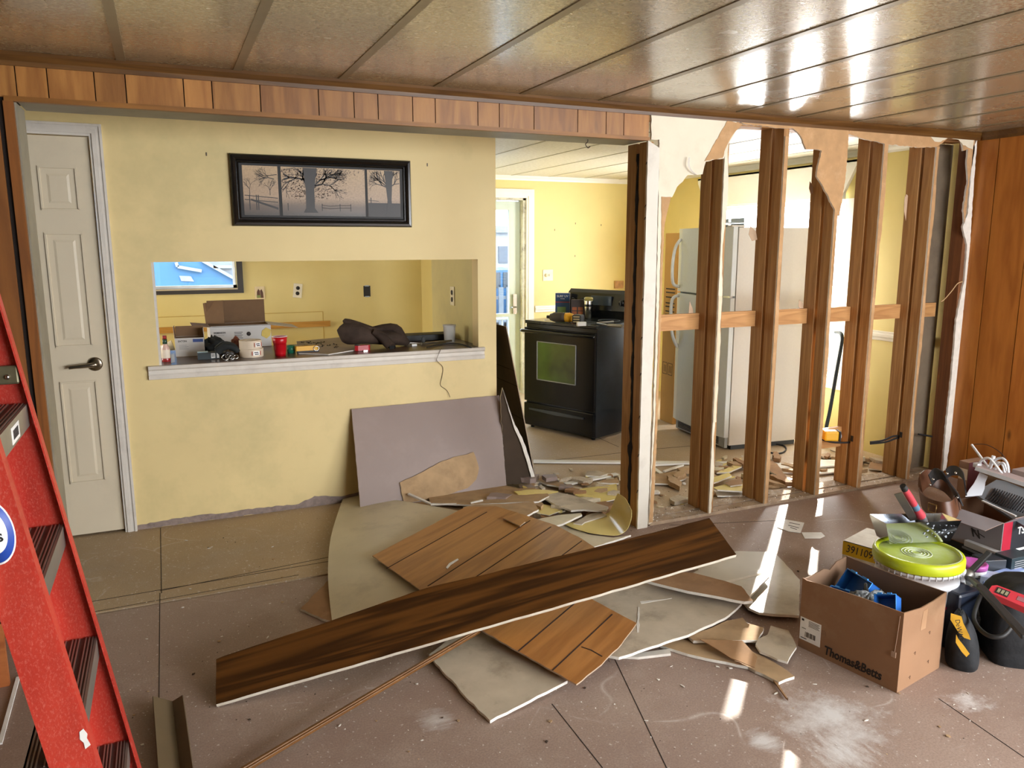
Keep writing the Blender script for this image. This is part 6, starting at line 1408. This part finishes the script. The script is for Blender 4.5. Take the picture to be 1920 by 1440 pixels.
# ---- box with the handwritten number
F1 = at(1581, 1013, z=.20); F2 = at(1655, 1034, z=.20); ux1 = (F2-F1); ux1.z = 0; L_ = ux1.length; ux1.normalize(); uy1 = Vector((-ux1.y, ux1.x, 0))
nb = thing('numbered_carton', 'white low carton with yellow band and handwritten number behind the bucket', 'box', M=axes((F1.x, F1.y, 0), ux1, uy1, (0, 0, 1)))
boxes(((0, 0, 0), (L_+.02, .24, .20))).build('carton', flat('cream_carton', 'd6cfc0', .7, dirt='b5a894'), parent=nb, bevel=.002)
boxes(((0, -.0008, .135), (L_+.02, 0, .197))).build('yellow_band', flat('yellow_band', 'd2a800', .6), parent=nb)
text(MB(), '391109', .050, ink, axes((.075, -.0012, .166), (1, 0, 0), (0, 0, 1)), parent=nb, shear=.15, sx=.8)
boxes(((.005, -.001, .197), (L_+.015, 0, .2002))).build('dark_edge', tblk, parent=nb)
# ---- tool belt: rings of brown leather and a black buckle strap
leather = flat('brown_leather', '57341f', .45, var=.12, scale=10, dirt='6e4a30'); bleath = flat('black_leather', '2a2a2e', .4, var=.1)
bt = thing('tool_belt', 'brown leather tool belt with riveted black straps behind the steel pan', 'belt', (3.80, 2.85, 0))
def strap(pts, wdt, mat, name, th=.006, up=Vector((0, 0, 1))):
    P = spline(pts, 5); m = MB(); rows = []
    for p in P: rows.append([p+up*wdt/2, p-up*wdt/2])
    m.grid(rows, th); return m.build(name, mat, parent=bt, world=True)
X_ = 3.35
def bp(px, py, d=0): return at(px, py, x=X_+d)
up1 = Vector((.1, .35, .9)).normalized()
strap([bp(1728, 905), bp(1724, 930, -.02), bp(1738, 948, -.10), bp(1765, 958, -.13), bp(1788, 956, -.08), bp(1796, 940, .03)], .085, leather, 'belt_strap', up=up1)
strap([bp(1728, 905), bp(1742, 896, .08), bp(1765, 905, .13), bp(1785, 925, .12), bp(1797, 940, .03)], .085, leather, 'belt_strap', up=up1)
strap([bp(1745, 900, .0), bp(1756, 888, .04), bp(1770, 895, .03), bp(1785, 918, 0), bp(1800, 938, -.03)], .06, bleath, 'shoulder_strap', up=Vector((.2, .6, .7)).normalized())
strap([bp(1774, 888, 0), bp(1784, 882, .02), bp(1798, 884, .02), bp(1808, 898, 0), bp(1812, 920, -.02)], .05, bleath, 'shoulder_strap', up=Vector((.4, .5, .7)).normalized())
for i, (a, b) in enumerate(((1750, 899), (1744, 909), (1776, 888), (1792, 887), (1795, 933))):
    p = bp(a, b, -.04); MB().ball(p, .006, n=6).build('rivet', stl, parent=bt, world=True)
m = MB(); p = bp(1748, 953, -.13); m.tube([p+Vector((0, -.02, -.02)), p+Vector((0, .02, -.02)), p+Vector((0, .02, .02)), p+Vector((0, -.02, .02))], .004, 6, closed=True); m.build('buckle', flat('aged_brass', '8a6a40', .35, .8), parent=bt, world=True)
bq = at(1775, 975, z=.14); lb = boxes(((bq.x-.02, bq.y-.05, 0), (bq.x+.26, bq.y+.10, .14))); tag(lb.build('plain_carton', cbo, bevel=.002), 'plain brown carton under the leather tool belt', 'box')
# ---- carton with N mark, on a low black case
tag(boxes(((3.44, 1.75, 0), (3.95, 2.50, .098))).build('black_case', tblk, bevel=.006), 'low black plastic case under the grey red and black carton', 'case')
NB = axes((3.43, 2.50, .10), (0, -1, 0), (1, 0, 0), (0, 0, 1))
gcard = flat('grey_carton', '8a8284', .6, var=.03)
t = open_box(NB, .315, .32, .165, gcard, flat('flap_brown', '8c6447', .8), [('f', .12, 1.75), ('r', .06, .9)], 'marked_carton', 'open grey red and black carton with brown flaps at the right edge')
m = boxes(((.3152, .004, .001), (.3158, .065, .163))); m.build('red_panel', flat('crimson_card', 'a3162f', .5), parent=t)
boxes(((.3152, .065, .001), (.3158, .30, .163))).build('black_panel', flat('black_card', '24252a', .5), parent=t)
boxes(((.3158, .075, .012), (.3162, .30, .024))).build('white_print_line', whp, parent=t)
text(MB(), 'N', .055, ink, axes((.195, -.0005, .07), (1, 0, 0), (0, 0, 1)), parent=t, bold=.001, shear=-.3); text(MB(), 'x', .05, ink, axes((.13, -.0005, .12), (1, 0, 0), (0, 0, 1)), parent=t, shear=.3)
m = MB(); m.bar((.165, -.001, .09), (.19, -.001, .083), .001, .004); m.bar((.20, -.001, .078), (.235, -.001, .068), .001, .004); m.build('mark_strokes', ink, parent=t)
text(MB(), 'TS', .05, whp, axes((.3165, .13, .11), (0, 1, 0), (0, 0, 1)), parent=t, bold=.001)
# ---- torn white foam box with vent grille on top
wf = thing('white_foam_box', 'torn white box with mauve lid holding a grey vent grille', 'box', (3.5, 2.3, .27))
foam = flat('white_foam', 'd5d8de', .7, var=.03); mv = flat('mauve_card', 'a08f8c', .7)
def onx(px, py, d=0): return at(px, py, x=3.50+d)
plate3('side_wall', [foam, foam], [onx(1838, 886), onx(1853, 893, .02), onx(1841, 929, .0), onx(1810, 930, -.02)], .012, parent=wf, amp=.003, seed=4)
lidp = [onx(1830, 873, -.02), onx(1836, 866, .16), onx(1935, 898, .16), onx(1935, 916, -.02)]
plate3('lid', [mv, foam], lidp, .018, parent=wf, amp=.001)
plate3('back_wall', [bcard, bcard], [onx(1838, 880, .30), onx(1930, 905, .30), onx(1930, 960, .30), onx(1838, 930, .30)], .01, parent=wf)
gv = flat('grey_vent_plastic', '6e7378', .35, var=.1); 
vpl = [at(1825, 930, z=.29), at(1868, 905, z=.33), at(1935, 915, z=.33), at(1935, 982, z=.28), at(1906, 970, z=.28)]
vt_ = thing('vent_grille', 'grey plastic vent grille with slats lying in the white foam box', 'grille', vpl[0])
plate3('grille_frame', [gv, gv], vpl, .012, parent=vt_)
n__ = (vpl[1]-vpl[0]).cross(vpl[3]-vpl[1]).normalized(); n__ = n__ if n__.z > 0 else -n__
m = MB()
for i in range(16):
    a = at(1848+i*4.6, 938+i*1.6, z=.292+.0*i); b = at(1866+i*4.6, 917+i*1.5, z=.325); m.bar(a+n__*.003, b+n__*.003, .004, .006)
m.build('slats', flat('slat_black', '1b1c1e', .5), parent=vt_, world=True)
m = MB(); a = at(1842, 939, z=.297); b = at(1905, 968, z=.29); m.bar(a, b, .010, .006); m.build('clear_edge', whp, parent=vt_, world=True)
# ---- white cable loops and stick on top, small brown box behind
wc = flat('white_cable', 'd2d2d4', .4); cbz = thing('cable_bundle', 'bundle of looped white cables on top of the torn white box', 'cable', onx(1865, 885, .1))
for i, L in enumerate((((1834, 873), (1842, 862), (1853, 859), (1862, 866), (1880, 890)), ((1855, 880), (1864, 864), (1878, 859), (1888, 868), (1891, 886)), ((1864, 882), (1872, 871), (1882, 869), (1888, 884)), ((1850, 885), (1860, 870), (1870, 867), (1880, 872), (1884, 888)), ((1854, 880), (1860, 866), (1863, 855)))):
    MB().tube(spline([onx(a, b, .06+.02*i) for a, b in L], 5), .006 if i != 4 else .009, 8).build('cable', wc, parent=cbz, world=True)
MB().box((-.01, -.012, -.008), (.02, .012, .012), 0, Matrix.Translation(onx(1831, 873, .05))).build('plug', wc, parent=cbz, world=True)
m = MB(); m.tube([onx(1822, 834, .15), onx(1853, 876, .10)], .006, 8); tag(m.build('white_rod', wc), 'slanting white plastic rod sticking up from the cable bundle', 'rod')
m = MB(); m.tube(spline([onx(1826, 833, .2), onx(1850, 834, .2), onx(1875, 848, .2), onx(1890, 868, .2), onx(1896, 888, .2)], 5), .002, 6); tag(m.build('thin_wire', flat('dark_wire', '3a2218', .6)), 'thin dark wire arching over the white cables', 'wire')
bb = at(1799, 905, x=3.95); bt2 = thing('small_carton', 'small maroon and brown carton standing behind the tool belt', 'box', (3.95, bb.y, 0))
c0 = at(1799, 863, x=3.95); c1 = at(1818, 861, x=3.95)
boxes(((3.95, c1.y-.0, 0), (4.10, c0.y, c0.z))).build('carton', flat('brown_carton2', '8a6a54', .7), parent=bt2, world=True, bevel=.002)
boxes(((3.948, c1.y+.004, c0.z-.10), (3.9495, c0.y-.004, c0.z-.04))).build('cream_band', flat('cream_label', 'd8cbb8', .5), parent=bt2, world=True)
boxes(((3.95, c1.y-.0012, .0), (4.10, c1.y-.0002, c0.z))).build('maroon_side', flat('maroon_card', '54262c', .6), parent=bt2, world=True)
tag(boxes(((3.86, 1.95, 0), (4.45, 2.45, .40))).build('mauve_carton', mv, bevel=.003), 'mauve brown carton behind the cable bundle at the right edge', 'box')
# ---- small stuff in front of the N carton
def carton3(a, b, zb, h, depth, mats, name, lab, cat='box'):
    A_ = at(*a, z=zb+h); B_ = at(*b, z=zb+h); u = B_-A_; u.z = 0; L = u.length; u.normalize(); v = Vector((-u.y, u.x, 0))
    t_ = thing(name, lab, cat, M=axes((A_.x, A_.y, zb), u, v, (0, 0, 1))); boxes(((0, 0, 0), (L, depth, h))).build('carton', mats, parent=t_, bevel=.002); return t_, L
tag(boxes(((3.02, 2.12, 0), (3.40, 2.50, .07))).build('grey_case', flat('grey_case', '3a3d44', .4), bevel=.005), 'dark grey flat case behind the pink lidded jar', 'case')
carton3((1808, 1012), (1868, 1036), .10, .03, .05, flat('pale_carton', 'c4c2c4', .5), 'long_carton', 'long pale narrow carton lying before the grey carton')
carton3((1795, 1019), (1855, 1046), .072, .012, .07, flat('clear_pack', '8f93a0', .2), 'clear_package', 'flat clear package beneath the long pale carton', 'package')
carton3((1838, 1080), (1876, 1086), .10, .04, .08, flat('pale_blue_box', 'a9b4cc', .45), 'pale_blue_carton', 'pale blue white carton in the plastic wrap at the right edge')
tag(boxes(((2.95, 1.70, 0), (3.40, 2.03, .098))).build('black_toolbox', tblk, bevel=.006), 'black toolbox carrying the pale blue carton at the right edge', 'toolbox')
t_, L = carton3((1845, 1090), (1925, 1068), .10, .02, .05, flat('blue_print_sheet', '93a6d8', .5), 'printed_leaflet', 'blue printed leaflet beside the pale blue carton', 'paper')
t_, L = carton3((1846, 1052), (1888, 1050), .10, .06, .08, flat('dark_grey_pack', '33373d', .35), 'dark_package', 'dark grey glossy package behind the pink lidded jar', 'package')
t_, L = carton3((1898, 1048), (1935, 1040), .10, .07, .08, flat('dark_teal_pack', '2c3a40', .35), 'dark_package', 'dark teal package with printed lines at the right edge', 'package')
for i in range(4): boxes(((.02, -.001, .02+i*.01), (L-.02, 0, .024+i*.01))).build('print_line', flat('grey_print', '8b8a8c', .6), parent=t_)
# jar with pink lid
jc = at(1824, 1050, z=.185); jc.z = .0
jr = thing('plastic_jar', 'clear plastic jar with pink lid beside the bucket', 'jar', jc)
MB().lathe([(0, 0), (.044, 0), (.050, .15), (0, .15)], 28, cap=False).build('jar_body', flat('cloudy_clear', '9aa5b0', .25, var=.3, scale=40), parent=jr)
MB().lathe([(.050, .125), (.055, .127), (.056, .155), (.05, .16)], 28, cap=False).build('white_collar', whp, parent=jr)
MB().lathe([(0, .158), (.048, .158), (.050, .152), (.058, .153), (.060, .172), (.053, .178), (.046, .170), (0, .168)], 32, cap=False).build('pink_lid', flat('pink_plastic', 'c45fb4', .35), parent=jr)
# black lopper / strap tool
lp = thing('cutting_tool', 'black handled cutting tool with steel pivot leaning over the black bag', 'tool', at(1815, 1078, z=.25))
a = at(1855, 1036, z=.33); b = at(1820, 1072, z=.27); c = at(1838, 1100, z=.33); d = at(1925, 1196, z=.34)
m = MB(); m.bar(a, b, .022, .018, up=(0, -.3, 1)); m.build('handle', tblk, parent=lp, world=True, bevel=.004)
m = MB(); m.ball(at(1815, 1078, z=.265), (.028, .022, .022), n=8); m.build('pivot', flat('dull_steel', '6f6c66', .4, .7), parent=lp, world=True)
m = MB(); m.bar(at(1818, 1084, z=.26), c, .022, .016); m.bar(c, d, .03, .014); m.build('handle', tblk, parent=lp, world=True, bevel=.004)
# black bags
blk_f = N('black_bag_fabric'); blk_f.set(blk_f.ramp(blk_f.noise(12, 4), (.3, srgb('0f1012')), (.7, srgb('26272a'))), .7, 0, .35); blk_f.bump(blk_f.noise(14, 4), .7, .008); blk_f = blk_f.m
def soft(rings, name, mat, parent, n=24, p=3.2, amp=.05, seed=1):
    """rounded-rectangular soft body from rings (cx, cy, z, hx, hy, rot)"""
    m = MB(); vs = []; fs = []
    for i, (cx, cy, z, hx, hy, rot) in enumerate(rings):
        for t in range(n):
            a = 2*math.pi*t/n; c_, s_ = math.cos(a), math.sin(a); q = (abs(c_)**p+abs(s_)**p)**(-1/p)*(1+amp*noise.noise(Vector((c_*1.5, s_*1.5, i*.9+seed))))
            x, y = hx*c_*q, hy*s_*q; vs.append((cx+x*math.cos(rot)-y*math.sin(rot), cy+x*math.sin(rot)+y*math.cos(rot), z+(amp*.2*noise.noise(Vector((c_*2, s_*2, i+seed*3))) if 0 < i else 0)))
    for i in range(len(rings)-1):
        for t in range(n): fs.append((i*n+t, i*n+(t+1) % n, (i+1)*n+(t+1) % n, (i+1)*n+t))
    m.add(vs, fs, 0, True); k = len(rings)-1; m.add(vs, [tuple(range(n-1, -1, -1)), tuple(k*n+t for t in range(n))], 0)
    return m.build(name, mat, parent=parent, world=True, subsurf=1)
g0 = at(1840, 1236, z=0); g1 = at(1893, 1272, z=0)
bg1 = thing('tool_bag', 'large black fabric tool bag at the lower right edge', 'bag', (2.86, 1.62, 0))
ra = math.atan2(g1.y-g0.y, g1.x-g0.x)
soft([(2.91, 1.66, 0, .20, .125, -.62), (2.92, 1.665, .01, .215, .135, -.62), (2.92, 1.665, .15, .215, .13, -.62), (2.92, 1.66, .25, .20, .115, -.62), (2.93, 1.66, .29, .16, .08, -.62), (2.93, 1.66, .30, .06, .03, -.62)], 'bag_body', blk_f, bg1, n=36, p=12, amp=.08)
m = MB(); m.tube(spline([at(1838, 1118, z=.22), at(1826, 1160, z=.19), at(1850, 1190, z=.18), at(1880, 1192, z=.19), at(1900, 1170, z=.22)], 6), .008, 8); m.build('carry_strap', tblk, parent=bg1, world=True)
s1 = thing('small_tool_bag', 'small black and yellow tool bag beside the large cardboard box', 'bag', (2.60, 1.735, 0))
soft([(2.585, 1.742, 0, .050, .065, -.9), (2.585, 1.742, .01, .058, .075, -.9), (2.58, 1.745, .09, .055, .07, -.9), (2.575, 1.75, .15, .040, .06, -.9), (2.57, 1.755, .19, .018, .045, -.9), (2.57, 1.755, .20, .008, .03, -.9)], 'bag_body', blk_f, s1, p=2.6)
def onbag(px): 
    return [atp(a, b, Vector((2.50, 1.70, .12)), Vector((-.75, -.62, .25)).normalized()) for a, b in px]
ylf = flat('yellow_bag_fabric', 'd9a62a', .6, var=.06)
plate3('yellow_panel', [ylf, ylf], onbag([(1783, 1150), (1803, 1156), (1806, 1168), (1817, 1190), (1820, 1200), (1808, 1196), (1796, 1184), (1782, 1162)]), .004, parent=s1, up=(-1, -1, .2))
plate3('yellow_panel', [ylf, ylf], onbag([(1793, 1190), (1797, 1198), (1808, 1212), (1818, 1226), (1812, 1232), (1803, 1222), (1792, 1205)]), .004, parent=s1, up=(-1, -1, .2))
tx = onbag([(1799, 1182)])[0]
text(MB(), 'DeWALT', .022, tblk, axes(tx+Vector((-.006, -.005, 0)), (.25, -.35, -.9), (.63, -.72, .1)), parent=None, name='bag_lettering').parent = None
o = bpy.data.objects[[x.name for x in bpy.data.objects if x.name.startswith('bag_lettering')][-1]]; Fw = o.matrix_world.copy(); o.parent = s1; o.matrix_world = Fw; o.matrix_parent_inverse = s1.matrix_world.inverted(); o.matrix_basis = Fw
o.name = 'lettering'
blob('black_plastic_wrap', (2.80, 1.90, 0), (.12, .09, .10), 8, .35, film, 'dark glossy plastic wrapped bundle between bucket and tool bag', 'bundle', fold=.25)
tag(boxes(((2.62, 1.80, 0), (2.74, 1.95, .235))).build('black_battery_case', flat('navy_black', '1c2230', .35), bevel=.012), 'upright dark navy plastic case beside the bucket', 'case')
blob('grey_plastic_bag', (3.02, 1.66, .295), (.12, .10, .035), 18, .4, flat('grey_film', '3f3d3c', .25, var=.4, scale=14), 'crumpled grey plastic bag on top of the black tool bag', 'bag', fold=.3)
# red multimeter lying on the bag
mmF = axes(at(1893, 1122, z=.32), (.35, -.93, -.15), (.90, .33, .2))
mt_ = thing('red_meter', 'red electrical test meter lying on the black tool bag', 'meter', M=mmF)
rm = flat('red_meter_plastic', 'b8303c', .4, var=.04)
MB().prism([(-.05, -.028), (.07, -.034), (.09, -.02), (.09, .03), (.07, .036), (-.05, .03), (-.062, .015), (-.062, -.015)], -.012, .012).build('body', rm, parent=mt_, bevel=.005)
boxes(((-.045, -.018, .012), (-.005, .020, .0135))).build('battery_bay', tblk, parent=mt_)
for i in range(3): boxes(((-.040+i*.012, -.012, .0135), (-.032+i*.012, .012, .015))).build('contact', flat('olive_contact', '8a8468', .4), parent=mt_)
boxes(((.02, -.01, .012), (.055, .015, .013))).build('recess', flat('pinkish_grey', '8f5a60', .5), parent=mt_)
# ================================================================ red step ladder, left foreground
red = N('red_fibreglass'); rc = red.ramp(red.noise(9, 3, .5, red.coord((1, 1, .35))), (.3, srgb('a3281c')), (.7, srgb('bd3c2c')))
rc = red.mix(red.ramp(red.noise(220, 4, .8, red.coord((1, 1, .5))), (.5, (0, 0, 0)), (.75, (.5, .5, .5))), rc, srgb('cd8070')); red.set(rc, .45, 0, .4); red.bump(red.noise(120, 3), .15, .001); red = red.m
alu = flat('ladder_aluminium', '9c9a90', .38, .7, var=.06, scale=12); alud = flat('worn_tread', '4f3a34', .6, .3, var=.3, scale=16, dirt='2e2622'); rib = flat('tread_rib', 'a09a90', .35, .7)
LN = Vector((.047, .031*0, -.305)).normalized()   # down along the rail
lean = .047/.305
YN, YFm = 1.585, 2.085
def fx(z, y): return -.319+(1.156-z)*.154+(.024 if y < 1.8 else 0)     # x of the front line of the steps at height z
ld = thing('step_ladder', 'red fibreglass step ladder with ribbed metal steps in the left foreground', 'ladder', (-.35, 1.83, 0))
def rail(y, side):
    """C channel; side +1: web toward +y"""
    D_ = .086 if side > 0 else .078; fl = .028; th = .004; z0, z1 = .0, 1.72; o = .012
    def X(z): return fx(z, y)+o
    yw = y; m = MB()
    def seg(xa, xb, ya, yb):
        m.add([(X(z0)+xa, ya, z0), (X(z0)+xb, ya, z0), (X(z0)+xb, yb, z0), (X(z0)+xa, yb, z0), (X(z1)+xa, ya, z1), (X(z1)+xb, ya, z1), (X(z1)+xb, yb, z1), (X(z1)+xa, yb, z1)],
              [(3, 2, 1, 0), (4, 5, 6, 7), (0, 1, 5, 4), (1, 2, 6, 5), (2, 3, 7, 6), (3, 0, 4, 7)])
    seg(-D_, 0, yw, yw+th*side) if side > 0 else seg(-D_, 0, yw-th, yw)
    if side > 0: seg(-th, 0, yw-fl, yw); seg(-D_, -D_+th, yw-fl, yw)
    else: seg(-th, 0, yw, yw+fl); seg(-D_, -D_+th, yw, yw+fl)
    return m.build('rail', red, parent=ld, world=True)
rail(YFm+.018, 1); nr = rail(YN-.02, -1)
for k in range(5):
    z = .241+.305*k; xf = -.319+(1.156-z)*.154; dp_ = .088
    m = MB(); ya, yb = YN-.014, YFm+.012
    m.box((xf-dp_, ya, z-.004), (xf, yb, z)); st_ = m.build('step', alud, parent=ld, world=True)
    m = MB(); m.box((xf-.003, ya, z-.052), (xf+.003, yb, z+.001)); m.build('step_front', alu, parent=st_, world=True)
    m = MB()
    for i in range(11):
        if i % 4 == 3: continue
        xx = xf-.008-i*.0075; m.box((xx, ya, z), (xx+.003, yb, z+.0025))
    m.build('tread_ribs', rib, parent=st_, world=True)
    m = MB(); m.box((xf-dp_, ya, z-.045), (xf-dp_+.003, yb, z)); m.build('step_back', alu, parent=st_, world=True)
    if k == 3:
        m = MB(); p = at(20, 790, x=xf+.0035); m.box((xf+.0031, YFm-.22, z-.046), (xf+.0039, YFm-.13, z-.010)); m.build('barcode_label', whp, parent=st_, world=True)
        m = MB()
        for i in range(9): m.box((xf+.0039, YFm-.205+i*.007, z-.038), (xf+.0045, YFm-.202+i*.007+(.001 if i % 2 else 0), z-.018))
        m.build('barcode', ink, parent=st_, world=True)
# spreader bracket with rivet on the far rail
p = at(22, 702, y=YFm+.008)
m = MB(); m.box((p.x-.10, YFm-.004, p.z-.022), (p.x+.016, YFm+.008, p.z+.022)); m.build('bracket', flat('olive_bracket', '6d6850', .4, .6), parent=ld, world=True, bevel=.005)
MB().ball(at(14, 707, y=YFm-.006), .006, n=6).build('rivet', stl, parent=ld, world=True)
# round blue and white badge on the outside of the near rail
yo = YN-.0245; c = at(-28, 1000, y=yo)
FB = axes((c.x, yo, c.z), Vector((-.154, 0, 1)).normalized().cross(Vector((0, 1, 0)))*-1, Vector((-.154, 0, 1)), (0, -1, 0))
c = at(-17, 998, y=yo); FBm = Matrix(((1, -.152, 0, c.x), (0, 0, -1, yo), (.152, 1, 0, c.z), (0, 0, 0, 1)))
bdg = MB().lathe([(0, 0), (.0345, 0), (.0345, .0006), (0, .0006)], 40, M=FBm @ Matrix.Diagonal((1.02, 1.8, 1, 1)), cap=False).build('round_badge', whp, parent=ld, world=True)
MB().lathe([(0, .0006), (.0325, .0006), (.0325, .0010), (0, .0010)], 40, M=FBm @ Matrix.Diagonal((1.02, 1.8, 1, 1)), cap=False).build('blue_ring', flat('badge_blue', '23459a', .4), parent=bdg, world=True)
MB().lathe([(0, .0010), (.023, .0010), (.023, .0014), (0, .0014)], 40, M=FBm @ Matrix.Diagonal((1.02, 1.8, 1, 1)), cap=False).build('white_disc', whp, parent=bdg, world=True)
for body, dy_ in (('300', .010), ('LBS', -.014)):
    o = text(MB(), body, .020, tblk, FBm @ Matrix.Translation((0, dy_, .0018)), bold=.0006); me_ = o.data; me_.transform(FR[ld.name].inverted() @ o.matrix_world); o.parent = ld; o.matrix_world = Matrix.Identity(4); o.matrix_basis = Matrix.Identity(4); 
# chipped white paint on the near rail
m = MB(); q = [at(a, b, y=yo) for a, b in ((149, 1372), (156, 1366), (164, 1376), (163, 1384), (170, 1396), (160, 1404), (157, 1392), (150, 1386))]
m.prism([(p.x, p.z) for p in q], 0, .0012, M=axes((0, yo, 0), (1, 0, 0), (0, 0, 1), (0, -1, 0))); m.build('paint_chip', whp, parent=ld, world=True)
# low wooden board end and white strip seen under the ladder at the left edge
m = boxes(((-.86, 2.02, 0), (-.50, 2.32, .30))); p = at(18, 1286, z=0)
tag(boxes(((p.x-.45, p.y, 0), (p.x, p.y+.02, .28))).build('wood_offcut', wood('orange_offcut', '8a4a24', 'b06a3a', .5, (1, 9, 9), False, 'X')), 'orange brown wood board standing on the floor behind the ladder', 'board')
stick((0, 1395), (34, 1270), .012, .006, whp, 'thin white strip on the floor behind the ladder rail', z=.004)
